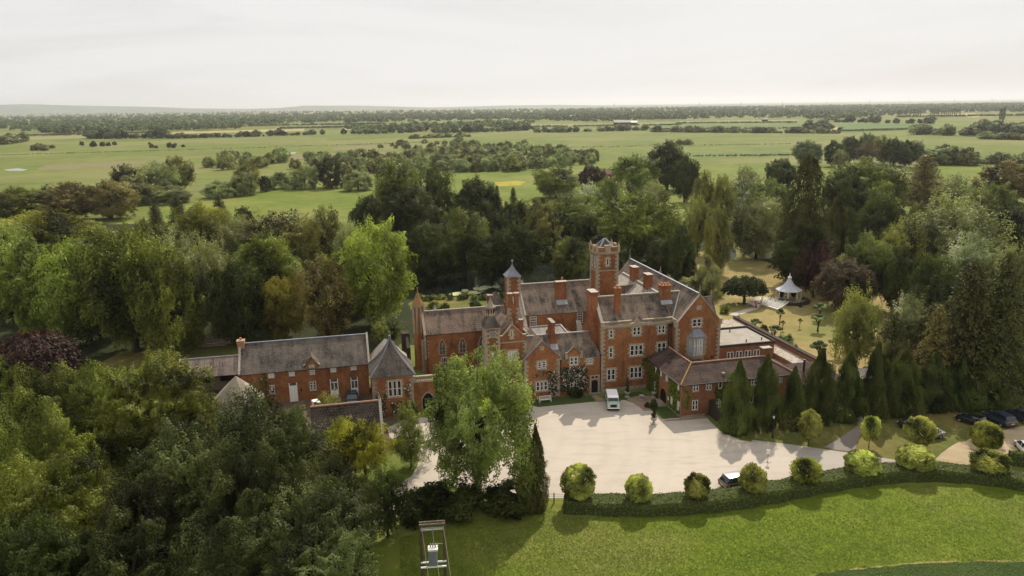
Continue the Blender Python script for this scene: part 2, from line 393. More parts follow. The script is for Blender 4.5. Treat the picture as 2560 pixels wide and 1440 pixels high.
sheet('back_lawn', [(180,950),(300,880),(620,850),(620,930),(480,960),(300,1000)], 'lawn_green', 3, edge=1)
sheet('stable_grass', [(480,925),(600,925),(600,960),(500,975)], 'lawn_dry', 4, edge=.6)
sheet('stable_yard', [(560,1000),(600,960),(925,960),(1040,1050),(960,1130),(600,1130)], 'yard', 3)
# the front
sheet('meadow', [(880,1700),(880,1390),(1020,1330),(1330,1262),(1345,1246),(1420,1246),(1700,1262),(1900,1235),(2200,1196),(2400,1196),(2700,1225),(2700,1800)], 'meadow_grass', 2, edge=.5)
sheet('field', [(1840,1480),(1960,1450),(2120,1424),(2300,1408),(2430,1404),(2560,1404),(2700,1412),(2700,1800),(1700,1800)], 'field_dark', 3, edge=.4)
sheet('bare_strip', [(2062,1432),(2130,1422),(2300,1405.5),(2440,1400),(2560,1401),(2560,1403),(2440,1403),(2300,1408.5),(2130,1425)], 'lawn_dry', 4, edge=.25)
sheet('roadside_lawn', [(1790,1062),(1830,1040),(2010,1000),(2200,1000),(2330,1040),(2340,1130),(2260,1152),(2140,1134),(1990,1112),(1860,1098),(1820,1086)], 'lawn_green', 3, edge=.3)
sheet('car_park', [(2335,1150),(2440,1168),(2470,1146),(2560,1122),(2720,1105),(2720,1052),(2560,1064),(2450,1088),(2372,1118)], 'dirt', 4, edge=.5)
sheet('car_park_grass', [(2140,1040),(2300,1010),(2760,970),(2760,1200),(2600,1185),(2440,1172),(2260,1154),(2200,1095)], 'lawn_green', 2.5, edge=.5)
sheet('road', [(1880,1100),(1990,1113),(2140,1135),(2260,1153),(2440,1170),(2760,1215),(2760,1238),(2540,1200),(2440,1190),(2200,1182),(2060,1190),(1940,1212),(1900,1180)], 'road', 6)
sheet('gravel_court', [(1337,1246),(1290,1238),(1180,1225),(1110,1215),(1000,1290),(880,1330),(640,1290),(250,1330),(240,1240),(640,1225),(900,1262),(1030,1190),(1050,1150),(975,1095),(968,1070),(1010,1050),(1120,1035),(1200,1020),(1320,1012),(1345,1018),(1484,1005),(1515,1003),(1560,1000),(1620,1020),(1655,1048),(1700,1045),(1762,1040),(1800,1078),(1850,1101),(1930,1112),(1965,1120),(1990,1140),(1985,1180),(1950,1205),(1900,1216),(1830,1228),(1700,1240),(1560,1248),(1440,1246)], 'gravel', 7, edge=.12)
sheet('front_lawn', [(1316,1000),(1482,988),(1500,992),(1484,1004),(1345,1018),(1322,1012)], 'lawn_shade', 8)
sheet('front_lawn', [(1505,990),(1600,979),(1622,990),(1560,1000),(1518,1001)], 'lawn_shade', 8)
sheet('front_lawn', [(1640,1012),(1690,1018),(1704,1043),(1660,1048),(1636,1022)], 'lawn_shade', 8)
sheet('brick_path', [(1478,990),(1492,988),(1516,1004),(1496,1006)], 'paving', 9)
sheet('paved_path', [(1567,998),(1592,990),(1635,990),(1655,1008),(1634,1018),(1640,1026),(1610,1028),(1598,1018)], 'paving', 9)
sheet('paved_path', [(1660,1050),(1700,1047),(1764,1040),(1768,1046),(1700,1052),(1665,1054)], 'paving', 9)
sheet('footpath', [(2135,1130),(2095,1126),(2060,1118),(2105,1092),(2145,1064),(2142,1045),(2158,1040),(2166,1062),(2150,1085)], 'path_grey', 8)
sheet('garden_path', [(1820,786),(1880,768),(1896,772),(1840,790)], 'gravel', 5)
# ------------------------------------------------------------------ building kit (house grid: u, v, z)
class Wf:
    """a wall plane: side 'S' faces the camera (-v), 'N' away, 'W' left (-u), 'E' right (+u)"""
    def __init__(s, side, c): s.side, s.c = side, c
    def p(s, a, z, d):
        return {'S': (a, s.c-d, z), 'N': (a, s.c+d, z), 'W': (s.c-d, a, z), 'E': (s.c+d, a, z)}[s.side]
    def box(s, mb, a0, a1, z0, z1, d0, d1, mi=0):
        p, q = s.p(a0, z0, d0), s.p(a1, z1, d1)
        mb.box(p[0], q[0], p[1], q[1], p[2], q[2], mi)
    def prism(s, mb, poly, d0, d1, mi=0):
        n = len(poly); vs = [s.p(a, z, d0) for a, z in poly]+[s.p(a, z, d1) for a, z in poly]
        mb.add(vs, [tuple(range(n)), tuple(range(2*n-1, n-1, -1))]+[(i, (i+1) % n, n+(i+1) % n, n+i) for i in range(n)], mi)
def part(name, mat, parent, fn, **k):
    mb = MB(k.pop('off', parent.get('_off', (0,0,0)))); fn(mb); return mb.build(name, mat if not isinstance(mat, str) else MT[mat], parent, **k)
def slab(mb, pts, th=.16, mi=0):
    pts = [Vector(p) for p in pts]; n = (pts[1]-pts[0]).cross(pts[-1]-pts[0]).normalized()
    if n.z < 0: n = -n
    m = len(pts); vs = [tuple(p) for p in pts]+[tuple(p-n*th) for p in pts]
    mb.add(vs, [tuple(range(m)), tuple(range(2*m-1, m-1, -1))]+[(i, (i+1) % m, m+(i+1) % m, m+i) for i in range(m)], mi)
def off_of(root): return tuple(root.get('_off', (0,0,0)))
def broot(name, u, v, label, cat, group=None):
    r = empty(name, L(u, v, 0), TH, label, cat, group); OFF[r.name] = (u, v, 0); return r
OFF = {}
def bp(name, mat, root, fn, parent=None, **k):
    mb = MB(OFF[root.name]); fn(mb); return mb.build(name, MT[mat] if isinstance(mat, str) else mat, parent or root, **k)

def window(root, W, a0, a1, z0, z1, nl=2, nr=2, style='stone', glass='glass_dark', teeth=True):
    """stone surround (the window) > frame, pane"""
    mu = .13 if style == 'stone' else .07
    if style == 'stone':
        mb = MB(OFF[root.name]); e = .20
        W.box(mb, a0-e-.04, a1+e+.04, z1, z1+.26, 0, .055); W.box(mb, a0-e-.05, a1+e+.05, z0-.24, z0-.02, 0, .12)
        z = z0; k = 0
        while z < z1-.01:
            zz = min(z1, z+.32); x = .19 if k % 2 else .0
            W.box(mb, a0-e-x, a0, z, zz, 0, .05); W.box(mb, a1, a1+e+x, z, zz, 0, .05); z = zz; k += 1
        for i in range(1, nl):
            c = a0+(a1-a0)*i/nl; W.box(mb, c-mu/2, c+mu/2, z0, z1, 0, .052)
        w = mb.build('window', MT['sandstone'], root)
    else:
        mb = MB(OFF[root.name]); W.box(mb, a0-.09, a1+.09, z0-.14, z0-.02, 0, .12); W.box(mb, a0-.06, a1+.06, z1, z1+.1, 0, .03); W.box(mb, a0-.06, a0-.005, z0-.03, z1, 0, .028); W.box(mb, a1+.005, a1+.06, z0-.03, z1, 0, .028)
        w = mb.build('window', MT['sandstone_grey'], root)
    fb = MB(OFF[root.name]); f = .065
    for i in range(nl):
        x0 = a0+(a1-a0)*i/nl+(mu/2 if i else 0); x1 = a0+(a1-a0)*(i+1)/nl-(mu/2 if i < nl-1 else 0)
        W.box(fb, x0, x0+f, z0, z1, .0, .034); W.box(fb, x1-f, x1, z0, z1, 0, .034)
        W.box(fb, x0+f, x1-f, z0, z0+f*1.3, 0, .033); W.box(fb, x0+f, x1-f, z1-f, z1, 0, .033)
        for j in range(1, nr):
            zc = z0+(z1-z0)*j/nr; W.box(fb, x0+f, x1-f, zc-.03, zc+.03, 0, .031)
        if style == 'sash':
            c = (x0+x1)/2
            for c in (x0+(x1-x0)/3, x0+(x1-x0)*2/3): W.box(fb, c-.022, c+.022, z0+.08, z1-f, 0, .029)
    fo = fb.build('frame', MT['white_paint'], w)
    pb = MB(OFF[root.name]); W.box(pb, a0+.01, a1-.01, z0+.01, z1-.01, 0, .016); po = pb.build('pane', MT[glass], w)
    return w
def arch_pts(c, w, z0, zs, h, n=7, pointed=True):
    """outline of an arched opening: centre, half width, sill, spring, rise"""
    pts = [(c-w, z0)]
    for i in range(n+1):
        t = i/n
        if pointed: x = -w+w*t; y = h*math.sin(t*math.pi/2)**.9
        else: x = -w*math.cos(t*math.pi/2); y = h*math.sin(t*math.pi/2)
        pts.append((c+x, zs+y))
    for i in range(n-1, -1, -1):
        t = i/n
        if pointed: x = w-w*t; y = h*math.sin(t*math.pi/2)**.9
        else: x = w*math.cos(t*math.pi/2); y = h*math.sin(t*math.pi/2)
        pts.append((c+x, zs+y))
    pts.append((c+w, z0)); return pts
def lancet(root, W, c, w, z0, zs, h):
    mb = MB(OFF[root.name]); W.prism(mb, arch_pts(c, w+.2, z0-.12, zs, h+.22), 0, .05)
    z = z0
    while z < zs:
        for s in (-1, 1): W.box(mb, c+s*(w+.15), c+s*(w+.36), z, z+.26, 0, .045)
        z += .55
    o = mb.build('window', MT['sandstone'], root)
    pb = MB(OFF[root.name]); W.prism(pb, arch_pts(c, w, z0, zs, h), .03, .065); pb.build('pane', MT['glass_lead'], o)
    fb = MB(OFF[root.name]); W.box(fb, c-.045, c+.045, z0, zs+h*.35, .03, .10)
    W.box(fb, c-w, c-.05, (z0+zs)/2-.04, (z0+zs)/2+.04, .03, .092); W.box(fb, c+.05, c+w, (z0+zs)/2-.04, (z0+zs)/2+.04, .03, .092); W.box(fb, c-w, c+w, z0, z0+.07, .03, .096)
    for s in (-1, 1):
        for q in (0, 1):
            x = c+s*(w*.25+q*w*.45); W.prism(fb, [(x-.03, zs-.15+q*.0), (x+.03, zs-.15), (c+s*.06, zs+h*.62), (c+s*.0, zs+h*.62)], .03, .088-.004*q)
    fb.build('tracery', MT['sandstone'], o); return o
def quoins(root, corner, z0, z1, sides=('S', 'W'), mat='sandstone'):
    """toothed stone blocks up a corner; corner=(u,v); sides tell which two wall faces meet there"""
    mb = MB(OFF[root.name]); u, v = corner; z = z0; k = 0
    du = 1 if 'W' in sides else -1; dv = 1 if 'S' in sides else -1
    while z < z1-.02:
        zz = min(z1, z+.33); a, b = (.58, .30) if k % 2 else (.30, .58)
        mb.box(u-du*.045, u+du*a, v-dv*.045, v+dv*b, z, zz); z = zz; k += 1
    return mb.build('quoins', MT[mat], root)
def shafts(root, pts, z0, z1, r=.27, base=None, mat='brick_chimney', name='chimney', pots=True, sq=False):
    mb = MB(OFF[root.name])
    if base: mb.box(*base)
    for u, v in pts:
        n = 4 if sq else 8; q = math.pi/4 if sq else math.pi/8; h = z1-z0
        mb.ring([(r*1.15, z0-.05), (r*1.15, z0+.25), (r, z0+.35), (r, z1-.42), (r*1.14, z1-.38), (r*1.14, z1-.26), (r*1.3, z1-.22), (r*1.3, z1)], n, (u, v), rot=q)
    o = mb.build(name, MT[mat], root)
    cp = MB(OFF[root.name])
    for u, v in pts:
        cp.ring([(r*1.22, z1-.0), (r*1.22, z1+.06), (r*.7, z1+.07), (r*.66, z1+.02)], 8, (u, v))
    cp.build('cap', MT['ridge_stone'], o); return o
def stack(root, u0, u1, v0, v1, z0, z1, name='chimney', mat='brick_chimney', npot=2):
    mb = MB(OFF[root.name]); mb.box(u0, u1, v0, v1, z0, z1-.5); e = .07
    mb.box(u0-e, u1+e, v0-e, v1+e, z1-.5, z1-.32); mb.box(u0-.02, u1+.02, v0-.02, v1+.02, z1-.32, z1-.14); mb.box(u0-e*1.7, u1+e*1.7, v0-e*1.7, v1+e*1.7, z1-.14, z1)
    o = mb.build(name, MT[mat], root)
    pb = MB(OFF[root.name]); long_u = (u1-u0) >= (v1-v0)
    for i in range(npot):
        t = (i+.5)/npot; c = (u0+(u1-u0)*t, (v0+v1)/2) if long_u else ((u0+u1)/2, v0+(v1-v0)*t)
        pb.ring([(.15, z1), (.13, z1+.28), (.17, z1+.30), (.17, z1+.36), (.1, z1+.36)], 8, c)
    if npot: pb.build('chimney_pot', MT['terracotta'], o)
    else:
        pb.box(u0-.1, u1+.1, v0-.1, v1+.1, z1, z1+.05); pb.build('cap', MT['ridge_stone'], o)
    lb = MB(OFF[root.name]); return o
def finial(root, u, v, z, h=1.2, mat='sandstone_grey', name='finial'):
    return bp(name, mat, root, lambda m: m.ring([(.16, z-.15), (.16, z+.05), (.09, z+.12), (.12, z+.3), (.06, z+h*.5), (.09, z+h*.58), (.015, z+h)], 6, (u, v)))
def gable_coping(root, W, pts, w=.22, mat='ridge_stone', d0=-.3, d1=.06):
    mb = MB(OFF[root.name])
    for (a0, z0), (a1, z1) in zip(pts[:-1], pts[1:]):
        W.prism(mb, [(a0, z0), (a1, z1), (a1, z1+w), (a0, z0+w)], d0, d1)
    return mb.build('coping', MT[mat], root)
def downpipe(root, W, a, z0, z1):
    def fn(m):
        p, q = Vector(W.p(a, z0, .12)), Vector(W.p(a, z1, .12)); m.tube(p, q, .06, n=6); W.box(m, a-.14, a+.14, z1-.05, z1+.2, 0.02, .26)
    return bp('downpipe', 'black_iron', root, fn)
def swept(mb, u0, u1, v0, v1, ze, za, n=7, k=1.9, top=.03):
    """a swept (concave) pyramid roof on a rectangle"""
    cu, cv = (u0+u1)/2, (v0+v1)/2; vs = []; fs = []
    for j in range(n+1):
        t = j/n; s = max(top, (1-t)**k); z = ze+(za-ze)*t
        vs += [(cu+(x-cu)*s, cv+(y-cv)*s, z) for x, y in ((u0,v0),(u1,v0),(u1,v1),(u0,v1))]
    for j in range(n):
        for i in range(4): fs.append((j*4+i, j*4+(i+1) % 4, j*4+4+(i+1) % 4, j*4+4+i))
    fs += [(3,2,1,0), tuple(range(n*4, n*4+4))]; mb.add(vs, fs); return vs
def swept_hips(root, parent, u0, u1, v0, v1, ze, za, n=7, k=1.9, r=.09, mat='lead'):
    def fn(m):
        cu, cv = (u0+u1)/2, (v0+v1)/2
        for x, y in ((u0,v0),(u1,v0),(u1,v1),(u0,v1)):
            q = None
            for j in range(n+1):
                t = j/n; s = max(.03, (1-t)**k); p = (cu+(x-cu)*s, cv+(y-cv)*s, ze+(za-ze)*t+.02)
                if q: m.tube(q, p, r, n=5)
                q = p
    return bp('hip_flashing', mat, root, fn, parent)
S0 = Wf('S', 0.0)
# ------------------------------------------------------------------ the country house
house = broot('country_house', 0, 0, 'sprawling red brick Victorian country house with square tower and slate roofs beside the gravel court', 'house')
H = house
def wall(fn, mat='brick', name='wall'): return bp(name, mat, H, fn)
def roof(fn, mat='slate', name='roof', root=None): return bp(name, mat, root or H, fn)
def gabled(W, a0, a1, z0, ze, za, d=.32, apex=None):
    c = (a0+a1)/2 if apex is None else apex
    return lambda m: W.prism(m, [(a0, z0), (a1, z0), (a1, ze), (c, za), (a0, ze)], -d, 0)
# --- A: three storey front
wall(lambda m: m.box(0, 11.45, 0, 7.9, 0, 10.42))
wall(lambda m: m.prism([(.02,10.42),(7.88,10.42),(3.95,14.0)], 'x', 0, .34))
def fA(m): slab(m, [(.3,.32,10.62),(11.5,.32,10.62),(14.35,3.95,14.10),(.3,3.95,14.10)]); slab(m, [(.3,3.95,14.1),(14.35,3.95,14.1),(12.0,7.9,10.5),(.3,7.9,10.5)])
roofA = roof(fA)
bp('ridge', 'ridge_stone', H, lambda m: m.box(.0, 14.3, 3.8, 4.1, 14.02, 14.22), roofA)
bp('valley', 'lead', H, lambda m: m.tube((11.55,.3,10.66),(14.38,3.95,14.15), .13), roofA)
bp('coping', 'ridge_stone', H, lambda m: (m.prism([(-.12,10.45),(3.95,14.16),(3.95,14.36),(-.12,10.68)], 'x', -.06, .42)), roofA)
bp('plinth', 'sandstone_grey', H, lambda m: (m.box(-.08, 7.4, -.09, 0, 0, .55)))
def fcor(m):
    S0.box(m, -.1, 11.5, 10.22, 10.50, 0, .16)
    for i in range(39): S0.box(m, .1+i*.29, .1+i*.29+.14, 10.0, 10.22, 0, .11)
bp('cornice', 'sandstone', H, fcor)
def fbal(m):
    for a0, a1 in ((-.1, 4.75), (6.6, 11.5)):
        S0.box(m, a0, a1, 11.02, 11.16, -.26, .10); S0.box(m, a0, a1, 10.5, 10.6, -.22, .06)
        n = int((a1-a0)/.26)
        for i in range(n):
            x = a0+.2+i*(a1-a0-.3)/n; S0.box(m, x, x+.11, 10.6, 11.02, -.13, -.01)
    S0.box(m, -.12, .42, 10.5, 11.1, -.3, .08)
    S0.prism(m, [(4.75,10.5),(6.6,10.5),(6.6,10.62),(6.2,10.75),(5.68,11.62),(5.15,10.75),(4.75,10.62)], -.25, .12)
    S0.box(m, 5.6, 5.76, 11.6, 12.3, -.1, .04)
    m.box(11.25, 11.5, -1.45, -.1, 10.5, 11.1)
bp('balustrade', 'sandstone', H, fbal)
for a in ((1.25,1.77,8.66,9.86,1),(1.25,1.77,5.5,7.1,1),(1.0,2.24,1.85,3.62,2),(5.02,6.18,8.72,10.0,2),(4.65,6.64,5.5,7.13,3),(4.7,6.62,1.82,3.6,3),(9.12,10.2,8.72,9.94,2),(9.1,10.45,5.56,7.15,2)):
    window(H, S0, a[0], a[1], a[2], a[3], a[4], 2)
quoins(H, (0, 0), .55, 10.2)
downpipe(H, S0, 10.85, 5, 9.9); downpipe(H, S0, 11.2, 5, 9.9); downpipe(H, S0, -.16, .1, 6.0)
WW = Wf('W', 0.0)
wall(lambda m: (m.box(-.95, -.0, 1.9, 6.4, 0, 8.6), m.prism([(1.9,8.6),(6.4,8.6),(4.6,10.6),(2.3,10.6)], 'x', -.95, 0)), name='chimney_breast')
stack(H, -.9, .12, 2.3, 4.4, 10.3, 15.3, npot=0)
stack(H, 2.72, 3.5, 1.5, 2.4, 11.5, 15.9, npot=2)
stack(H, 10.75, 12.3, 2.85, 3.9, 12.6, 15.45, npot=3)
bp('chimney_flashing', 'lead', H, lambda m: (slab(m, [(10.6,2.3,12.56),(12.45,2.3,12.56),(12.45,2.84,13.1),(10.6,2.84,13.1)], .05)), roofA)
# --- B: main range with the big gable
SG = Wf('S', -1.4); EG = Wf('E', 18.8)
wall(lambda m: m.box(11.46, 18.8, -1.38, 27, 0, 10.45))
wall(gabled(SG, 11.46, 18.8, 0, 10.5, 14.75, apex=15.13))
gz = 14.85
def fB(m):
    slab(m, [(15.13,-1.1,gz),(15.13,27,gz),(18.95,27,10.3),(18.95,-1.1,10.3)]); slab(m, [(15.13,-1.1,gz),(15.13,27,gz),(11.35,27,10.35),(11.35,-1.1,10.35)])
roofB = roof(fB)
bp('ridge', 'lead_blue', H, lambda m: m.box(14.98, 15.28, -1.2, 27.05, gz-.06, gz+.1), roofB)
gable_coping(H, SG, [(11.3,10.3),(11.75,10.72),(15.13,14.72),(18.5,10.72),(19.05,10.3)], .17)
bp('kneeler', 'sandstone', H, lambda m: (SG.box(m, 11.2, 11.75, 9.9, 10.75, -.5, .08), SG.box(m, 18.5, 19.05, 9.9, 10.75, -.5, .08)))
finial(H, 15.13, -1.25, 14.95, 1.5)
quoins(H, (11.46, -1.4), 5.0, 9.9); quoins(H, (18.8, -1.4), 0, 9.9, ('S', 'E'))
window(H, SG, 14.1, 15.5, 9.75, 10.95, 2, 2)
bp('plaque', 'sandstone', H, lambda m: SG.box(m, 14.65, 15.45, 12.35, 13.1, 0, .06))
# oriel
def fo(m):
    for z0, z1, e in ((4.75,5.1,.0),(5.1,5.35,.12)): m.prism([(13.55-e,-1.4),(16.2+e,-1.4),(15.75+e*.6,-2.15-e),(14.0-e*.6,-2.15-e)], 'z', z0, z1)
    m.prism([(13.55,-1.4),(16.2,-1.4),(15.75,-2.15),(14.0,-2.15)], 'z', 8.0, 8.3)
    SO = Wf('S', -2.15)
    for a in (14.0, 14.5, 15.1, 15.6): SO.box(m, a, a+.15, 5.35, 8.0, -.2, 0)
    for k in range(9):
        e = .18 if k % 2 else 0; SG.box(m, 13.3-e, 13.6, 5.0+k*.38, 5.38+k*.38, 0, .06); SG.box(m, 16.15, 16.45+e, 5.0+k*.38, 5.38+k*.38, 0, .06)
    SG.box(m, 13.6, 14.3, 4.3, 4.75, 0, .2); SG.box(m, 15.5, 16.2, 4.3, 4.75, 0, .2); SG.box(m, 14.5, 15.3, 4.0, 4.75, 0, .16)
oriel = bp('oriel_window', 'sandstone', H, fo)
def fop(m):
    SO = Wf('S', -2.10)
    for a0, a1 in ((14.15,14.5),(14.65,15.1),(15.25,15.6)): SO.box(m, a0, a1, 5.36, 7.98, -.04, 0)
    m.prism([(13.62,-1.42),(13.98,-2.08),(14.0,-2.0),(13.75,-1.42)], 'z', 5.36, 7.98); m.prism([(16.13,-1.42),(15.77,-2.08),(15.75,-2.0),(16.0,-1.42)], 'z', 5.36, 7.98)
bp('pane', 'glass_pale', H, fop, oriel)
bp('frame', 'white_paint', H, lambda m: ([Wf('S',-2.1).box(m, a0, a1, 6.85, 6.95, 0, .03) for a0, a1 in ((14.15,14.5),(14.65,15.1),(15.25,15.6))], [Wf('S',-2.1).box(m, a-.04, a+.04, 5.36, 7.98, 0, .035) for a in (14.19,14.69,15.06,15.29,15.56)]), oriel)
bp('oriel_roof', 'lead_blue', H, lambda m: (m.add([(13.4,-1.4,8.3),(16.35,-1.4,8.3),(15.9,-2.3,8.3),(13.85,-2.3,8.3),(14.3,-1.4,9.4),(15.45,-1.4,9.4)], [(3,2,5,4),(2,1,5),(0,3,4),(0,1,2,3)])), oriel)
window(H, SG, 12.6, 13.9, 2.3, 3.6, 2, 1); window(H, SG, 15.6, 17.0, 2.3, 3.6, 2, 1)
downpipe(H, SG, 17.6, 2.5, 4.6)
# cross gables along the east side
for vc, zr in ((2.0, 13.5), (9.2, 12.4), (13.4, 12.4), (17.8, 12.6), (21.2, 13.4)):
    hw = 2.1 if zr > 13 else 1.5
    EG.prism; wall(lambda m: EG.prism(m, [(vc-hw,10.3),(vc+hw,10.3),(vc,zr-.1)], -.3, .1), name='gable')
    roof(lambda m: (slab(m, [(15.4,vc,zr),(18.95,vc,zr),(18.95,vc-hw-.1,10.3),(15.4,vc-hw-.1,10.3)]), slab(m, [(15.4,vc,zr),(18.95,vc,zr),(18.95,vc+hw+.1,10.3),(15.4,vc+hw+.1,10.3)])))
    finial(H, 18.8, vc, zr, 1.0)
finial(H, 15.13, 26.9, 14.9, 1.9, 'lead_blue')
# --- B2: the lower range on the inner side, with two cross gables and square stacks on a lead gutter
wall(lambda m: m.box(8.4, 11.46, 8.0, 25, 0, 9.9))
def fB2(m): slab(m, [(13.15,8.2,12.62),(13.15,25.2,12.62),(8.2,25.2,9.7),(8.2,8.2,9.7)], .14)
roofB2 = roof(fB2, 'slate_pale')
bp('lead_gutter', 'felt_roof', H, lambda m: m.box(12.9, 13.45, 8.0, 25.2, 12.58, 12.74), roofB2)
for vc in (11.4, 17.6):
    wall(lambda m: Wf('W', 8.25).prism(m, [(vc-1.35,9.4),(vc+1.35,9.4),(vc+1.35,10.2),(vc,12.0),(vc-1.35,10.2)], -.3, 0), name='gable')
    roof(lambda m: (slab(m, [(8.15,vc,12.15),(12.4,vc,12.15),(12.4,vc-1.6,10.1),(8.15,vc-1.6,10.1)]), slab(m, [(8.15,vc,12.15),(12.4,vc,12.15),(12.4,vc+1.6,10.1),(8.15,vc+1.6,10.1)])))
    finial(H, 8.3, vc, 12.1, 1.0)
    stack(H, 12.6, 13.6, vc+1.3, vc+3.0, 12.3, 14.9, npot=0)
# --- C: the square tower
T4 = (4.07, 7.85, 14.0, 17.4)
wall(lambda m: m.box(*T4, 0, 18.9))
for c, s in (((T4[0],T4[2]),('S','W')), ((T4[1],T4[2]),('S','E')), ((T4[0],T4[3]),('N','W'))): quoins(H, c, 8, 18.5, s)
def ftc(m):
    m.box(T4[0]-.14, T4[1]+.14, T4[2]-.14, T4[3]+.14, 18.75, 19.0)
    for i in range(13): m.box(T4[0]+.1+i*.285, T4[0]+.24+i*.285, T4[2]-.1, T4[2], 18.5, 18.75)
    for i in range(11): m.box(T4[0]-.1, T4[0], T4[2]+.1+i*.3, T4[2]+.24+i*.3, 18.5, 18.75)
bp('cornice', 'sandstone', H, ftc)
bp('string_course', 'sandstone', H, lambda m: m.box(T4[0]-.1, T4[1]+.1, T4[2]-.1, T4[3]+.1, 15.75, 15.9))
def ftp(m):
    u0, u1, v0, v1 = T4
    for a in (0, 1):
        m.box(u0-.1, u1+.1, (v0-.1, v1-.2)[a], (v0+.2, v1+.1)[a], 19.0, 19.75); m.box((u0-.1, u1-.2)[a], (u0+.2, u1+.1)[a], v0+.2, v1-.2, 19.0, 19.75)
tp = bp('parapet', 'brick', H, ftp)
def ftm(m):
    u0, u1, v0, v1 = T4
    for x, y in ((u0,v0),(u1,v0),(u0,v1),(u1,v1)): m.ring([(.26,19.0),(.26,19.9),(.18,20.1),(.03,20.6)], 6, (x, y))
    m.box(u0+1.35, u0+2.4, v0-.13, v0+.25, 19.0, 20.05); m.box(u0+1.25, u0+2.5, v0-.16, v0+.28, 20.05, 20.15)
    m.box(u0-.13, u0+.25, v0+1.2, v0+2.1, 19.0, 20.0); m.box(u1-.2, u1+.14, v0+1.1, v0+2.2, 19.0, 20.15)
    m.box(u0+.2, u0+1.3, v0-.12, v0+.24, 19.75, 19.84); m.box(u0+2.5, u1-.25, v0-.12, v0+.24, 19.75, 19.84)
bp('merlon', 'sandstone', H, ftm, tp)
roofC = roof(lambda m: swept(m, T4[0]+.3, T4[1]-.3, T4[2]+.3, T4[3]-.3, 19.2, 21.0, n=4, k=1.0), 'slate_grey')
swept_hips(H, roofC, T4[0]+.3, T4[1]-.3, T4[2]+.3, T4[3]-.3, 19.2, 21.0, n=1, k=1.0, r=.14)
ST = Wf('S', 14.0); WT = Wf('W', 4.07)
for a, b in ((5.75, 6.15),): window(H, ST, a, b, 16.7, 17.9, 1, 1)
for a in (14.7, 16.1): window(H, WT, a, a+.4, 16.4, 18.0, 1, 1)
# --- D: the hall behind
SH = Wf('S', 15.0)
wall(lambda m: m.box(-8.1, 5, 15, 24.3, 0, 8.8)); wall(lambda m: m.prism([(15,8.8),(24.3,8.8),(19.65,12.95)], 'x', -8.1, -7.8))
def fD(m): slab(m, [(-8.2,14.85,8.75),(6.4,14.85,8.75),(6.4,19.65,13.05),(-8.2,19.65,13.05)]); slab(m, [(-8.2,19.65,13.05),(6.4,19.65,13.05),(6.4,24.4,8.75),(-8.2,24.4,8.75)])
roofD = roof(fD)
bp('ridge', 'ridge_stone', H, lambda m: m.box(-8.2, 6.3, 19.5, 19.8, 12.98, 13.16), roofD)
bp('coping', 'ridge_stone', H, lambda m: m.prism([(14.8,8.78),(19.65,13.1),(19.65,13.28),(14.8,8.95)], 'x', -8.25, -7.95), roofD)
stack(H, -2.14, -.34, 16.85, 17.7, 9.9, 13.7, npot=0)
bp('vent', 'terracotta', H, lambda m: m.ring([(.16,13.05),(.13,13.5),(.2,13.6),(.2,13.75),(.05,13.95)], 8, (-.3, 19.6)))
bp('chimney_flashing', 'lead', H, lambda m: slab(m, [(-2.2,16.1,9.9),(-.3,16.1,9.9),(-.3,16.84,10.56),(-2.2,16.84,10.56)], .05), roofD)
for a0, a1 in ((-7.3,-6.2), (1.0, 2.0)): window(H, SH, a0, a1, 6.75, 8.5, 1, 4, 'sash', 'glass_lead' if a0 < 0 else 'glass_dark')
wall(lambda m: m.box(-10.4, -8.15, 18.0, 20.2, 0, 14.9)); 
for c, s in (((-10.4,18),('S','W')), ((-8.15,18),('S','E'))): quoins(H, c, 9, 14.8, s)
rt = roof(lambda m: swept(m, -10.65, -7.9, 17.75, 20.45, 14.85, 17.2, n=8, k=1.7), 'lead_blue', 'turret_roof')
bp('finial', 'lead', H, lambda m: m.ring([(.07,17.0),(.07,17.25),(.17,17.35),(.17,17.5),(.03,17.6)], 8, (-9.28, 19.1)), rt)
wall(lambda m: m.prism([(12.8,0),(18.0,0),(18.0,11.2),(12.8,6.6)], 'x', -9.6, -8.12))
bp('coping', 'ridge_stone', H, lambda m: m.prism([(12.7,6.6),(18.0,11.22),(18.0,11.4),(12.7,6.78)], 'x', -9.65, -8.1))
# --- E: low ranges in the inner court
wall(lambda m: m.box(-12.0, -1.0, 6.5, 14.9, 0, 6.2))
def fE(m):
    slab(m, [(-10.6,6.6,6.5),(-2.2,6.6,6.5),(-3.4,10.2,8.15),(-8.6,10.2,8.15)]); slab(m, [(-8.6,10.2,8.15),(-3.4,10.2,8.15),(-2.2,14.6,6.4),(-10.6,14.6,6.4)])
    slab(m, [(-2.2,6.6,6.5),(-2.2,14.6,6.4),(-3.4,10.2,8.15)]); slab(m, [(-10.6,6.6,6.5),(-10.6,14.6,6.4),(-8.6,10.2,8.15)])
roofE = roof(fE, 'slate_pale')
bp('ridge', 'lead', H, lambda m: (m.tube((-8.6,10.2,8.2),(-3.4,10.2,8.2),.12), m.tube((-3.4,10.2,8.2),(-2.2,6.6,6.55),.12)), roofE)
roof(lambda m: (slab(m, [(-1.5,7.0,6.6),(.0,7.0,6.6),(.0,10.5,8.6),(-.6,10.5,8.6)])), 'slate_pale')
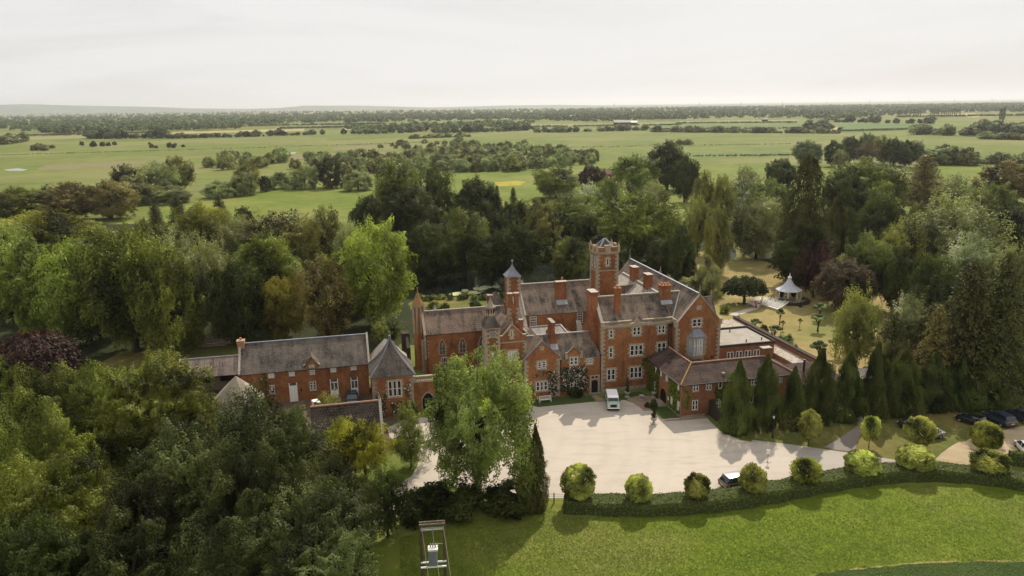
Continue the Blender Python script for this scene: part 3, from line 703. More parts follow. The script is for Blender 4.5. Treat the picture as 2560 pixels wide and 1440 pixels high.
# --- F: the lower porch range
wall(lambda m: m.box(-12.0, 0, 0, 6.45, 0, 5.98))
SP = Wf('S', -.4)
def fF(m): slab(m, [(-12.3,-.12,5.9),(-.02,-.12,5.9),(-.98,3.3,8.92),(-12.3,3.3,8.92)]); slab(m, [(-12.3,3.3,8.92),(-.98,3.3,8.92),(-.02,6.55,6.0),(-12.3,6.55,6.0)])
roofF = roof(fF)
roof(lambda m: slab(m, [(-.02,-.12,5.88),(-.02,6.55,5.98),(-.98,3.3,8.9)]))
bp('ridge', 'lead', H, lambda m: m.box(-12.2, -.95, 3.18, 3.42, 8.86, 9.02), roofF)
wall(gabled(SP, -12.1, -6.75, 0, 6.5, 9.15, .45, -9.45)); wall(lambda m: m.box(-12.08, -6.77, -.0, .5, 0, 6.45))
roof(lambda m: (slab(m, [(-9.45,-.2,9.22),(-9.45,6.5,9.22),(-12.35,6.5,6.35),(-12.35,-.2,6.35)]), slab(m, [(-9.45,-.2,9.22),(-9.45,3.6,9.22),(-6.5,3.6,6.35),(-6.5,-.2,6.35)])))
gable_coping(H, SP, [(-12.3,6.35),(-9.45,9.18),(-6.55,6.35)], .14, 'lead_blue', -.2, .12)
finial(H, -9.45, -.4, 9.2, .8)
quoins(H, (-12.1, -.4), .3, 6.4); quoins(H, (-6.75, -.4), .3, 6.3, ('S', 'E'), 'sandstone_grey')
bp('plaque', 'sandstone', H, lambda m: (SP.box(m, -9.75, -9.15, 7.75, 8.3, 0, .06), SP.box(m, -9.85, -9.05, 8.3, 8.38, 0, .1)))
window(H, SP, -10.1, -8.9, 4.95, 6.0, 2, 3); window(H, SP, -10.35, -8.65, 1.45, 2.85, 3, 2)
# wall dormer
SD = Wf('S', -.12)
wall(lambda m: SD.prism(m, [(-5.35,5.9),(-3.45,5.9),(-3.45,6.85),(-4.4,7.75),(-5.35,6.85)], -.2, 0), name='dormer')
roof(lambda m: (slab(m, [(-4.4,-.3,7.85),(-4.4,2.1,7.85),(-5.5,1.0,6.8),(-5.5,-.3,6.8)], .1), slab(m, [(-4.4,-.3,7.85),(-4.4,2.1,7.85),(-3.3,1.0,6.8),(-3.3,-.3,6.8)], .1)))
gable_coping(H, SD, [(-5.55,6.7),(-4.4,7.78),(-3.25,6.7)], .12, 'sandstone_grey', -.1, .1)
bp('kneeler', 'sandstone', H, lambda m: (SD.box(m, -5.75, -5.35, 5.9, 6.95, -.1, .08), SD.box(m, -3.45, -3.05, 5.9, 6.95, -.1, .08)))
finial(H, -4.4, -.2, 7.85, .7)
window(H, SD, -5.0, -3.85, 4.95, 6.1, 2, 2); window(H, S0, -2.32, -1.48, 4.85, 5.65, 2, 2); window(H, S0, -4.9, -3.9, 1.35, 2.6, 2, 2)
bp('cornice', 'sandstone', H, lambda m: [S0.box(m, -3.05+i*.3, -2.9+i*.3, 5.72, 5.9, 0, .09) for i in range(10)])
bp('cornice', 'sandstone', H, lambda m: [S0.box(m, -6.6+i*.3, -6.45+i*.3, 5.72, 5.9, 0, .09) for i in range(3)])
def fdoor(m):
    S0.box(m, -1.85, -.12, 2.2, 2.95, 0, .06)
    for k in range(7):
        e = .16 if k % 2 else 0; S0.box(m, -1.85-e*0, -1.55, k*.32, k*.32+.32, 0, .055); S0.box(m, -.5, -.2+e, k*.32, k*.32+.32, 0, .055)
dr = bp('porch_door', 'sandstone', H, fdoor)
bp('opening', 'dark_void', H, lambda m: (S0.prism(m, arch_pts(-1.03, .48, .05, 1.6, .5, 6, False), -.1, .07)), dr)
for a in (-1.55, -.95): bp('fanlight', 'glass_dark', H, lambda m: S0.box(m, a, a+.4, 2.45, 2.75, 0, .07), dr)
bp('step', 'sandstone_grey', H, lambda m: m.box(-1.9, -.2, -.55, -.06, 0, .14), dr)
downpipe(H, S0, -12.35, .1, 6.1); downpipe(H, S0, -6.45, 3.0, 5.8)
shafts(H, [(-6.95, 2.3), (-6.95, 2.95), (-6.95, 3.6), (-6.95, 4.25)], 9.3, 11.1, .28, (-7.4, -6.5, 1.95, 4.65, 6.8, 9.35))
bp('chimney_flashing', 'lead', H, lambda m: slab(m, [(-7.5,1.2,7.12),(-6.4,1.2,7.12),(-6.4,1.94,7.78),(-7.5,1.94,7.78)], .05), roofF)
# --- G: tall gabled block next to the clock
SGB = Wf('S', .9)
wall(lambda m: m.box(-15.55, -11.5, .92, 8, 0, 9.3)); 
wall(lambda m: SGB.prism(m, [(-15.55,0),(-11.5,0),(-11.5,9.95),(-11.9,9.95),(-12.05,10.05),(-13.6,11.65),(-15.0,10.05),(-15.2,9.95),(-15.55,9.95)], -.32, 0))
gable_coping(H, SGB, [(-15.6,9.95),(-15.1,9.95),(-13.6,11.62),(-12.0,9.95),(-11.45,9.95)], .13, 'sandstone', -.34, .06)
bp('string_course', 'sandstone', H, lambda m: SGB.box(m, -15.55, -11.42, 8.9, 9.08, 0, .09)); bp('string_course', 'sandstone', H, lambda m: SGB.box(m, -15.55, -11.42, 4.85, 4.97, 0, .07))
roof(lambda m: (slab(m, [(-13.6,1.2,11.4),(-13.6,9,11.4),(-15.7,9,9.2),(-15.7,1.2,9.2)]), slab(m, [(-13.6,1.2,11.4),(-13.6,9,11.4),(-11.35,9,9.2),(-11.35,1.2,9.2)])), 'slate_big')
finial(H, -13.6, .95, 11.7, 1.0)
window(H, SGB, -14.3, -12.95, 6.05, 7.6, 2, 2, glass='glass_pale'); window(H, SGB, -13.85, -13.55, 9.65, 10.75, 1, 1); window(H, SGB, -14.9, -14.45, 3.0, 4.5, 1, 2); window(H, SGB, -12.95, -12.45, 3.1, 4.6, 1, 2); window(H, SGB, -12.8, -12.2, .3, 2.0, 1, 2)
quoins(H, (-11.5, .9), .3, 8.8, ('S', 'E'))
shafts(H, [(-11.9, 2.6)], 10.2, 11.85, .33, (-12.3, -11.5, 2.2, 3.0, 8.8, 10.3))
roof(lambda m: (slab(m, [(-11.2,4,9.9),(-11.2,13,9.9),(-12.9,13,8.4),(-12.9,4,8.4)]), slab(m, [(-11.2,4,9.9),(-11.2,13,9.9),(-9.3,13,7.9),(-9.3,4,7.9)])), 'slate_pale')
wall(lambda m: m.box(-12.6, -9.6, 6.5, 13, 0, 7.9))
shafts(H, [(-12.75, 6.0), (-11.75, 6.0)], 12.95, 15.1, .4, (-13.2, -11.35, 5.55, 6.5, 8.0, 13.0))
for c, s in (((-13.2,5.55),('S','W')), ((-11.35,5.55),('S','E'))): quoins(H, c, 10.2, 12.9, s)
shafts(H, [(-15.0, 10.5)], 11.5, 13.9, .4, (-15.5, -14.5, 10.0, 11.0, 8, 11.6))
wall(lambda m: m.box(-15.4, -9.8, 9, 14.9, 0, 7.6))
roof(lambda m: (slab(m, [(-15.6,8.8,7.6),(-9.6,8.8,7.6),(-9.6,11.9,10.2),(-15.6,11.9,10.2)]), slab(m, [(-15.6,11.9,10.2),(-9.6,11.9,10.2),(-9.6,15,7.6),(-15.6,15,7.6)])), 'slate_big')
# --- H: clock tower
TC = (-17.75, -15.6, .45, 2.7)
SC_ = Wf('S', .45)
wall(lambda m: m.box(*TC, 0, 11.75), name='clock_tower')
for c, s in (((TC[0],TC[2]),('S','W')), ((TC[1],TC[2]),('S','E'))): quoins(H, c, .3, 11.4, s)
bp('facing', 'sandstone_grey', H, lambda m: (Wf('W', TC[0]).box(m, .5, 2.65, 5.2, 11.5, 0, .035)))
bp('string_course', 'sandstone', H, lambda m: [m.box(TC[0]-.09, TC[1]+.09, TC[2]-.09, TC[3]+.09, z, z+.16) for z in (4.6, 8.7, 11.35)])
clk = bp('clock', 'sandstone', H, lambda m: SC_.box(m, -17.2, -16.1, 10.05, 11.15, 0, .06))
def fdisc(m):
    n = 20; c = (-16.65, 10.6); SC_.prism(m, [(c[0]+.46*math.cos(2*math.pi*k/n), c[1]+.46*math.sin(2*math.pi*k/n)) for k in range(n)], .06, .085)
bp('dial', 'clock_face', H, fdisc, clk)
def fhand(m):
    c = (-16.65, 10.6)
    for k in range(12):
        a = 2*math.pi*k/12; x, z = c[0]+.37*math.cos(a), c[1]+.37*math.sin(a); SC_.box(m, x-.03, x+.03, z-.03, z+.03, .085, .097)
    SC_.prism(m, [(c[0]-.03,c[1]-.03),(c[0]+.03,c[1]-.03),(c[0]+.30,c[1]-.14),(c[0]+.30,c[1]-.08)], .085, .1); SC_.prism(m, [(c[0]-.02,c[1]),(c[0]+.03,c[1]),(c[0]-.12,c[1]+.22),(c[0]-.16,c[1]+.2)], .085, .102)
bp('clock_hands', 'ridge_stone', H, fhand, clk)
bp('cornice', 'brick', H, lambda m: [SC_.box(m, -17.6+i*.3, -17.45+i*.3, 11.1, 11.3, 0, .1) for i in range(7)])
rc = roof(lambda m: swept(m, TC[0]-.2, TC[1]+.2, TC[2]-.2, TC[3]+.2, 11.6, 14.0, n=6, k=1.0, top=.3), 'slate_grey', 'spire')
cu, cv = (TC[0]+TC[1])/2, (TC[2]+TC[3])/2
bp('lantern', 'sandstone', H, lambda m: (m.ring([(.60,13.1),(.60,13.35),(.52,13.4),(.52,14.25),(.62,14.3),(.62,14.42)], 8, (cu, cv), rot=math.pi/8)), rc)
bp('louvre', 'dark_void', H, lambda m: [m.box(cu+.5*math.cos(a)-.07, cu+.5*math.cos(a)+.07, cv+.5*math.sin(a)-.07, cv+.5*math.sin(a)+.07, 13.55, 14.15) for a in [k*math.pi/4 for k in range(8)]], rc)
bp('spire_cap', 'sandstone_grey', H, lambda m: m.ring([(.84,14.4),(.80,14.5),(.45,14.85),(.24,15.3),(.12,15.8),(.05,16.3)], 8, (cu, cv), rot=math.pi/8), rc)
window(H, SC_, -16.8, -16.5, 6.3, 7.7, 1, 1, glass='glass_pale'); window(H, SC_, -16.8, -16.5, 2.2, 3.6, 1, 1)
# --- I: the chapel range
SCH = Wf('S', 14.85)
wall(lambda m: m.box(-25.05, -11, 14.85, 21.5, 0, 6.88)); wall(lambda m: m.prism([(14.85,6.85),(21.5,6.85),(18.16,9.85)], 'x', -25.05, -24.7))
def fI(m): slab(m, [(-24.9,14.65,6.82),(-11,14.65,6.82),(-11,18.16,9.92),(-24.9,18.16,9.92)]); slab(m, [(-24.9,18.16,9.92),(-11,18.16,9.92),(-11,21.7,6.82),(-24.9,21.7,6.82)])
roofI = roof(fI, 'slate_big')
bp('ridge', 'ridge_stone', H, lambda m: m.box(-25, -11, 18.03, 18.29, 9.86, 10.02), roofI)
bp('coping', 'sandstone', H, lambda m: m.prism([(14.6,6.7),(18.16,9.92),(18.16,10.12),(14.6,6.95)], 'x', -25.2, -24.8), roofI)
quoins(H, (-25.05, 14.85), 2.6, 6.6); quoins(H, (-25.05, 21.5), 0, 6.8, ('N', 'W'))
wall(lambda m: m.box(-25.5, -25.05, 15.6, 16.3, 0, 5.6), 'sandstone_grey', 'buttress')
for c in (-22.25, -18.87, -15.6): lancet(H, SCH, c, .42, 3.3, 4.75, .95)
for a0, a1 in ((-22.4,-21.5),(-19.4,-18.5),(-16.4,-15.5)): window(H, SCH, a0, a1, .9, 2.75, 1, 2, 'sash')
downpipe(H, SCH, -24.75, .1, 6.6)
tw = bp('turret', 'brick', H, lambda m: m.ring([(.95,0),(.95,6),(.85,6.2),(.85,11.0)], 8, (-25.55, 18.4), rot=math.pi/8))
bp('turret_facing', 'sandstone', H, lambda m: (m.ring([(.93,10.75),(1.02,10.9),(1.02,11.2),(.9,11.25)], 8, (-25.55, 18.4), rot=math.pi/8), [m.ring([(.17,6.2),(.17,10.8)], 4, (-25.55+.86*math.cos(a), 18.4+.86*math.sin(a)), rot=a) for a in [math.pi/8+k*math.pi/4 for k in range(8)]]), tw)
bp('turret_roof', 'orange_lichen_tile', H, lambda m: m.ring([(1.08,11.2),(.95,11.4),(.6,12.0),(.35,12.6),(.16,13.1),(.10,13.3),(.04,14.0)], 8, (-25.55, 18.4), rot=math.pi/8), tw)
bp('turret_roof', 'lead', H, lambda m: m.ring([(.62,8.6),(.4,9.2),(.05,10.2)], 4, (-22.5, 20.6)))
wall(lambda m: m.box(-12.6, -10.0, 21.5, 25, 0, 9.3)); pr = roof(lambda m: swept(m, -12.8, -9.8, 21.4, 25.0, 9.2, 11.3, n=3, k=1.15), 'slate_grey')
# --- J: the lower right parts of the house: flat roofed block and terrace roofs
SF = Wf('S', .5)
ext = broot('flat_roofed_extension', 19, .5, 'brown brick flat-roofed extension between the big gable and the garden parapet', 'extension')
bp('wall', 'brick_brown', ext, lambda m: m.box(18.85, 29.6, .5, 8.9, 0, 5.3))
bp('roof', 'felt_roof', ext, lambda m: m.box(18.85, 29.35, .72, 8.7, 5.3, 5.46))
bp('parapet', 'dark_timber', ext, lambda m: (m.box(18.85, 29.7, .4, .66, 5.28, 5.62), m.box(29.4, 29.72, .66, 9.0, 5.28, 5.74), m.box(18.85, 29.4, 8.72, 9.02, 5.28, 5.74)))
bp('roof_vent', 'black_iron', ext, lambda m: [m.ring([(.1,5.46),(.1,5.75),(.16,5.8),(.02,5.9)], 6, c) for c in ((21.2,7.4),(25.2,1.6),(25.4,7.2),(28.2,2.0))])
bp('roof_clutter', 'white_metal', ext, lambda m: [m.box(19.0+i*.35, 19.22+i*.35, 1.3+.4*(i%3), 1.55+.4*(i%3), 5.46, 5.72) for i in range(6)])
for i in range(4): window(ext, SF, 21.3+i*1.55, 22.4+i*1.55, 2.9, 4.4, 2, 1, 'plain')
ter = broot('terrace_roof', 25, 0, 'low pale flat roof covered in worn felt between the extension and the garden parapet', 'roof')
bp('wall', 'brick_brown', ter, lambda m: (m.box(18.9, 32.6, 9.1, 18.5, 0, 3.9), m.box(29.75, 32.6, -8.2, 9.1, 0, 3.4), m.box(19, 29.75, -3.5, .45, 0, 2.5)))
t = NT('worn_felt'); o = t.coord(); n = t.noise(t.coord('Object', (1, 2.6, 1)), 1.1, 6, .75, 1.2)
t.bsdf(t.ramp(n, [(.40, (.07,.055,.04)), (.47, (.38,.32,.26)), (.7, (.46,.40,.33))]), .95, .1); MT['worn_felt'] = t.mat
bp('roof', 'worn_felt', ter, lambda m: (m.box(18.9, 32.6, 9.1, 18.5, 3.9, 4.05), m.box(29.75, 32.6, -8.2, 9.1, 3.4, 3.55), m.box(19, 29.75, -3.5, .45, 2.5, 2.6)))
par = broot('garden_parapet', 33, 0, 'long dark coping wall running beside the flat roofs towards the lawn', 'wall')
bp('wall', 'brick_brown', par, lambda m: m.box(32.6, 33.1, -9.2, 18.6, 0, 4.35))
bp('coping', 'dark_timber', par, lambda m: m.box(32.45, 33.25, -9.3, 18.8, 4.35, 4.55))
for i, v in enumerate((6.5, -.5)): bp('buttress', 'sandstone_grey', par, lambda m: (m.prism([(33.1,0),(34.3,0),(34.0,2.4),(33.1,5.0)], 'y', v, v+.6)))
finial(par, 32.8, 17.2, 4.55, 1.0, 'brick_chimney', 'pier')

# ------------------------------------------------------------------ the tiled low wing
lw = broot('tiled_wing', 7.5, -12, 'low L-shaped brick wing with brown pantile roof and ivy behind the row of cypresses', 'wing')
SL = Wf('S', -12.0); WL = Wf('W', 7.5)
bp('wall', 'brick_brown', lw, lambda m: (m.box(7.5, 24.8, -12, -6.0, 0, 5.12), m.box(7.5, 13.1, -6.0, -1.45, 0, 5.12)))
e = .32
def flw(m):
    zr, ze = 6.85, 5.02
    slab(m, [(7.5-e,-12-e,ze),(24.8+e,-12-e,ze),(21.8,-9.0,zr),(10.3,-9.0,zr)], .14)
    slab(m, [(10.3,-9.0,zr),(21.8,-9.0,zr),(24.8+e,-6+e,ze),(13.1,-6.0+e,ze)], .14)
    slab(m, [(24.8+e,-12-e,ze),(24.8+e,-6+e,ze),(21.8,-9.0,zr)], .14)
    slab(m, [(7.5-e,-12-e,ze),(10.3,-9.0,zr),(10.3,-1.42,zr),(7.5-e,-.02,ze+.0)], .14)
    slab(m, [(10.3,-9.0,zr),(10.3,-1.42,zr),(13.1,-1.42,ze),(13.1,-6,ze)], .14)
rl = bp('roof', 'pantile', lw, flw)
bp('hip_tiles', 'orange_lichen_tile', lw, lambda m: m.tube((7.2,-12.3,5.06),(10.3,-9.0,6.9), .13), rl)
bp('ridge', 'ridge_clay', lw, lambda m: (m.tube((10.3,-9.0,6.9),(21.8,-9.0,6.9),.12), m.tube((10.3,-9.0,6.9),(10.3,-1.5,6.9),.12), m.tube((21.8,-9,6.9),(25.1,-12.3,5.06),.12), m.tube((21.8,-9,6.9),(25.1,-5.7,5.06),.12)), rl)
bp('gutter', 'black_iron', lw, lambda m: (m.tube((7.15,-12.42,4.95),(25.1,-12.42,4.95),.07), m.tube((7.08,-12.4,4.95),(7.08,-.1,4.95),.07)), rl)
bp('roof_vent', 'felt_roof', lw, lambda m: m.ring([(.22,5.5),(.22,5.75),(.3,5.8),(.05,5.95)], 7, (14.2, -11.2)), rl)
stack(lw, 21.7, 23.1, -8.9, -8.1, 6.0, 8.0, npot=0, mat='brick_brown')
for a0, a1, z0, z1, n in ((9.2,10.05,3.8,5.0,2),(11.2,12.0,3.8,4.98,2),(13.1,13.65,3.85,4.98,1),(9.2,10.05,1.0,2.45,2),(12.95,13.6,1.0,2.3,2),(15.7,16.5,3.8,4.98,2),(18.2,19.0,3.8,4.98,2),(22.4,23.1,3.8,4.98,2),(18.2,18.7,1.1,2.4,1)): window(lw, SL, a0, a1, z0, z1, n, 2 if n == 2 else 1, 'plain')
for a0, a1, z0, z1 in ((-7.5,-6.8,3.75,4.9),(-5.4,-4.95,3.8,4.8),(-11.3,-10.8,3.8,4.8),(-9.4,-8.7,.95,2.1),(-11.6,-10.9,.95,2.2),(-3.6,-3.1,3.7,4.7),(-3.5,-3.0,.9,2.2)): window(lw, WL, a0, a1, z0, z1, 2, 1, 'plain', 'glass_pale')
arch = bp('archway', 'brick', lw, lambda m: WL.prism(m, arch_pts(-6.3, 1.25, 0, 1.35, 1.15, 8, False), 0, .08))
bp('opening', 'dark_void', lw, lambda m: WL.prism(m, arch_pts(-6.3, .98, .02, 1.3, .95, 8, False), -.1, .1), arch)
bp('step', 'sandstone_grey', lw, lambda m: (m.box(6.2, 7.4, -7.7, -4.9, 0, .12), m.box(6.6, 7.4, -7.4, -5.2, .12, .24)), arch)
bp('wall_sign', 'white_paint', lw, lambda m: WL.box(m, -8.15, -7.75, 1.1, 1.6, 0, .05))
bp('door', 'dark_timber', lw, lambda m: SL.box(m, 11.75, 12.6, .05, 2.3, 0, .06))
bp('plinth', 'sandstone_grey', lw, lambda m: (SL.box(m, 7.4, 11.3, 0, .3, 0, .08), WL.box(m, -11.9, -7.9, 0, .3, 0, .08)))
bp('downpipe', 'copper_pipe', lw, lambda m: m.tube((7.38,-12.12,0),(7.38,-12.12,4.9), .07))
lr = broot('lean_to', 25.2, -9, 'low tiled lean-to with black flue at the right end of the tiled wing', 'shed')
bp('wall', 'dark_timber', lr, lambda m: m.box(25.3, 32.3, -12.6, -8.4, 0, 3.0))
bp('roof', 'pantile', lr, lambda m: slab(m, [(25.0,-13.0,3.5),(32.5,-13.0,3.5),(32.5,-8.2,5.0),(25.0,-8.2,5.0)], .14))
bp('flue', 'black_iron', lr, lambda m: m.ring([(.16,3.6),(.16,6.0),(.22,6.0),(.22,6.2),(.05,6.25)], 8, (27.8, -10.2)))
bl = broot('outbuilding', 37, -12, 'small dark outbuilding with pale flat roof half hidden behind the cypresses', 'shed')
bp('wall', 'dark_timber', bl, lambda m: m.box(35.4, 40.0, -12.0, -8.6, 0, 2.9)); bp('roof', 'felt_roof', bl, lambda m: m.box(35.1, 40.3, -12.4, -8.3, 2.9, 3.1))
fen = broot('gate_fence', 11.8, -13, 'dark stained boarded fence running out from the tiled wing to the first cypress', 'fence')
bp('boards', 'dark_timber', fen, lambda m: [m.box(11.75, 11.81, -15.9+i*.26, -15.68+i*.26, .05, 1.95+.05*(i % 2)) for i in range(14)])
bp('post', 'dark_timber', fen, lambda m: [m.box(11.82, 11.94, -15.9+i*1.75, -15.78+i*1.75, 0, 2.05) for i in range(3)])

# ------------------------------------------------------------------ stable block and its neighbours
stb = broot('stable_block', -44, 8.45, 'long two-storey brick stable block with grey slate roof and white doors', 'stable')
SS = Wf('S', 8.45)
bp('wall', 'brick', stb, lambda m: (m.box(-53, -34.5, 8.45, 16.1, 0, 5.1), m.prism([(8.45,5.1),(16.1,5.1),(12.3,8.4)], 'x', -53, -52.7), m.prism([(8.45,5.1),(16.1,5.1),(12.3,8.4)], 'x', -34.8, -34.5)))
def fst(m): slab(m, [(-53.05,8.2,4.98),(-34.45,8.2,4.98),(-34.45,12.3,8.55),(-53.05,12.3,8.55)]); slab(m, [(-53.05,12.3,8.55),(-34.45,12.3,8.55),(-34.45,16.3,4.98),(-53.05,16.3,4.98)])
rs = bp('roof', 'slate_grey', stb, fst)
bp('ridge', 'lead_blue', stb, lambda m: m.box(-53.1, -34.4, 12.16, 12.44, 8.5, 8.66), rs)
bp('coping', 'ridge_stone', stb, lambda m: [m.prism([(8.15,5.0),(12.3,8.6),(16.4,5.0),(16.4,5.2),(12.3,8.85),(8.15,5.2)], 'x', x, x+.3) for x in (-53.3, -34.5)], rs)
stack(stb, -53.45, -52.5, 11.6, 12.6, 7.2, 9.2, npot=1, mat='ridge_clay')
wd = bp('wall_dormer', 'brick', stb, lambda m: SS.prism(m, [(-43.9,4.6),(-41.75,4.6),(-41.75,5.5),(-42.15,5.75),(-42.8,7.0),(-43.5,5.75),(-43.9,5.5)], -.2, .06))
bp('coping', 'sandstone_grey', stb, lambda m: [SS.prism(m, [a, b, (b[0], b[1]+.13), (a[0], a[1]+.13)], -.3, .12) for a, b in (((-44.05,5.45),(-43.5,5.78)),((-43.5,5.78),(-42.82,6.98)),((-42.82,6.98),(-42.13,5.78)),((-42.13,5.78),(-41.6,5.45)))], wd)
bp('roof', 'slate_grey', stb, lambda m: (slab(m, [(-42.82,8.3,6.95),(-42.82,10.6,6.95),(-43.9,9.4,5.9),(-43.9,8.3,5.4)], .1), slab(m, [(-42.82,8.3,6.95),(-42.82,10.6,6.95),(-41.7,9.4,5.9),(-41.7,8.3,5.4)], .1)), wd)
finial(stb, -42.82, 8.4, 7.0, .5)
for a0, a1, z0, z1 in ((-49.1,-48.3,4.1,4.75),(-46.15,-45.35,4.1,4.75),(-40.1,-39.3,4.15,4.8),(-37.1,-36.3,4.2,4.85)): window(stb, SS, a0, a1, z0, z1, 1, 3, 'sash', 'glass_pale')
window(stb, Wf('S', 8.39), -43.15, -42.45, 4.1, 5.55, 1, 5, 'sash', 'glass_lead')
for a0, a1 in ((-49.1,-48.4),(-43.3,-42.4)): window(stb, SS, a0, a1, 1.55, 2.9, 2, 3, 'plain', 'glass_lead')
for a0, a1, gl in ((-46.25,-45.2,False),(-40.25,-39.2,True),(-37.2,-36.25,True)):
    d = bp('door', 'white_paint', stb, lambda m: (SS.box(m, a0, a1, 0.02, 1.3 if gl else 2.5, 0, .06), SS.box(m, a0-.07, a0+.05, 0, 3.0, 0, .07), SS.box(m, a1-.05, a1+.07, 0, 3.0, 0, .07), SS.box(m, a0, a1, 2.45, 2.56, 0, .065), SS.box(m, (a0+a1)/2-.05, (a0+a1)/2+.05, 1.3, 2.45, 0, .062)))
    bp('pane', 'glass_lead', stb, lambda m: (SS.box(m, a0+.05, a1-.05, 1.3 if gl else 2.56, 2.97, 0, .03)), d)
downpipe(stb, SS, -49.6, .1, 4.8)
bp('lamp', 'black_iron', stb, lambda m: SS.box(m, -44.7, -44.5, 1.6, 2.0, 0, .2))
pav = broot('pavilion', -31.5, -1.2, 'square brick pavilion with tall swept slate roof between stable block and gravel court', 'pavilion')
P0 = (-34.3, -28.65, -1.2, 4.4); SPV = Wf('S', -1.2)
bp('wall', 'brick', pav, lambda m: m.box(*P0, 0, 6.2))
bp('cornice', 'sandstone', pav, lambda m: [SPV.box(m, P0[0]+.1+i*.3, P0[0]+.25+i*.3, 5.9, 6.15, 0, .12) for i in range(19)])
ze = 6.2; rp = bp('roof', 'slate_grey', pav, lambda m: swept(m, P0[0]-.35, P0[1]+.35, P0[2]-.35, P0[3]+.35, ze, 11.3, n=9, k=1.55))
swept_hips(pav, rp, P0[0]-.35, P0[1]+.35, P0[2]-.35, P0[3]+.35, ze, 11.3, 9, 1.55, .10, 'lead_blue')
window(pav, SPV, -32.15, -30.35, 3.1, 5.4, 3, 2)
quoins(pav, (P0[0], P0[2]), .2, 5.9, ('S','W'), 'sandstone_grey'); quoins(pav, (P0[1], P0[2]), .2, 5.9, ('S','E'), 'sandstone_grey')
pd = bp('doorway', 'brick_chimney', pav, lambda m: SPV.prism(m, arch_pts(-29.55, .72, 0, 1.5, .95, 7), 0, .06))
bp('opening', 'dark_void', pav, lambda m: SPV.prism(m, arch_pts(-29.55, .55, .02, 1.45, .8, 7), -.05, .08), pd)
pv2 = broot('rear_pavilion', -31, 10, 'pale slate hipped roof of a small building tucked behind the swept pavilion roof', 'pavilion')
bp('wall', 'brick', pv2, lambda m: m.box(-34.2, -28.6, 5.2, 11.5, 0, 5.0))
bp('roof', 'slate_pale', pv2, lambda m: (slab(m, [(-34.4,5.0,5.0),(-28.4,5.0,5.0),(-30.6,8.0,8.4),(-31.8,9.0,8.6)]), slab(m, [(-28.4,5.0,5.0),(-28.4,11.7,5.0),(-31.8,9.0,8.6),(-30.6,8.0,8.4)]), slab(m, [(-34.4,5.0,5.0),(-34.4,11.7,5.0),(-31.8,9.0,8.6)]), slab(m, [(-34.4,11.7,5.0),(-28.4,11.7,5.0),(-31.8,9.0,8.6)])))
lnk = broot('link_wall', -23, 0, 'brick screen wall with pale stone balustrade between pavilion and clock tower', 'wall')
SK = Wf('S', -.15)
bp('wall', 'brick', lnk, lambda m: m.box(-28.6, -17.8, -.15, .5, 0, 4.45))
def flk(m):
    SK.box(m, -28.6, -17.8, 4.45, 4.62, -.6, .1); SK.box(m, -28.6, -17.8, 5.2, 5.36, -.42, .02)
    for i in range(38): SK.box(m, -28.4+i*.28, -28.27+i*.28, 4.62, 5.2, -.3, -.14)
    for x in (-28.6, -25.0, -21.4, -18.2): SK.box(m, x, x+.42, 4.6, 5.4, -.45, .04)
bp('balustrade', 'sandstone', lnk, flk)
for c in (-26.5, -20.0):
    gw = bp('archway', 'sandstone_grey', lnk, lambda m: SK.prism(m, arch_pts(c, 1.0, 0, 1.9, 1.0, 8), 0, .06)); bp('opening', 'dark_void', lnk, lambda m: SK.prism(m, arch_pts(c, .8, .02, 1.85, .85, 8), -.05, .08), gw)
rw = broot('ruined_wall', -26.8, 22, 'crumbling overgrown stone wall stub behind the chapel end turret', 'wall')
bp('masonry', 'dark_soil', rw, lambda m: (m.box(-28.3, -27.0, 20.5, 22.2, 0, 5.6), m.box(-27.8, -27.2, 17.5, 20.5, 0, 4.0), m.prism([(17.5,4.0),(20.5,4.0),(20.5,5.2)], 'x', -27.75, -27.25)))
bar = broot('pantiled_barn', -37.5, -9.5, 'old barn with steep dark grid-like pantile roof in front of the stable yard', 'barn')
bp('wall', 'brick_brown', bar, lambda m: (m.box(-42.3, -33.7, -13.1, -5.9, 0, 2.4), m.prism([(-13.1,2.4),(-5.9,2.4),(-9.5,5.85)], 'x', -34.1, -33.7)))
rb = bp('roof', 'pantile_dark', bar, lambda m: (slab(m, [(-42.5,-13.5,2.0),(-33.9,-13.5,2.0),(-33.9,-9.5,6.0),(-42.5,-9.5,6.0)]), slab(m, [(-42.5,-9.5,6.0),(-33.9,-9.5,6.0),(-33.9,-5.5,2.0),(-42.5,-5.5,2.0)])))
bp('ridge', 'ridge_clay', bar, lambda m: m.tube((-42.5,-9.5,6.03),(-33.9,-9.5,6.03), .14), rb)
bp('coping', 'ridge_stone', bar, lambda m: m.prism([(-13.7,2.0),(-9.5,6.15),(-5.3,2.0),(-5.3,2.2),(-9.5,6.4),(-13.7,2.2)], 'x', -33.95, -33.6), rb)
finial(bar, -33.8, -9.5, 6.3, .7)
hexr = broot('conical_roof_house', -53, 4, 'small round house with pale faceted conical roof at left end of the stable block', 'outbuilding')
hc = (-53.1, 4.5)
bp('wall', 'white_paint', hexr, lambda m: m.ring([(3.3,0),(3.3,2.6)], 8, hc, rot=math.pi/8)); bp('roof', 'sandstone_grey', hexr, lambda m: m.ring([(3.85,2.5),(2.0,4.4),(.05,6.2)], 8, hc, rot=math.pi/8))
shd = broot('timber_shed', -60, 20, 'long low timber shed with rusty streaked roof left of the stable block', 'shed')
o_, u0s, u1s = 18.2, -63.2, -54.0
bp('wall', 'old_timber', shd, lambda m: ([m.box(u0s+.2+i*.5, u0s+.66+i*.5, 16.6, 16.75, 0, 2.6) for i in range(18)], m.box(u0s+.2, u1s, 16.78, 21.4, 0, 2.55)))
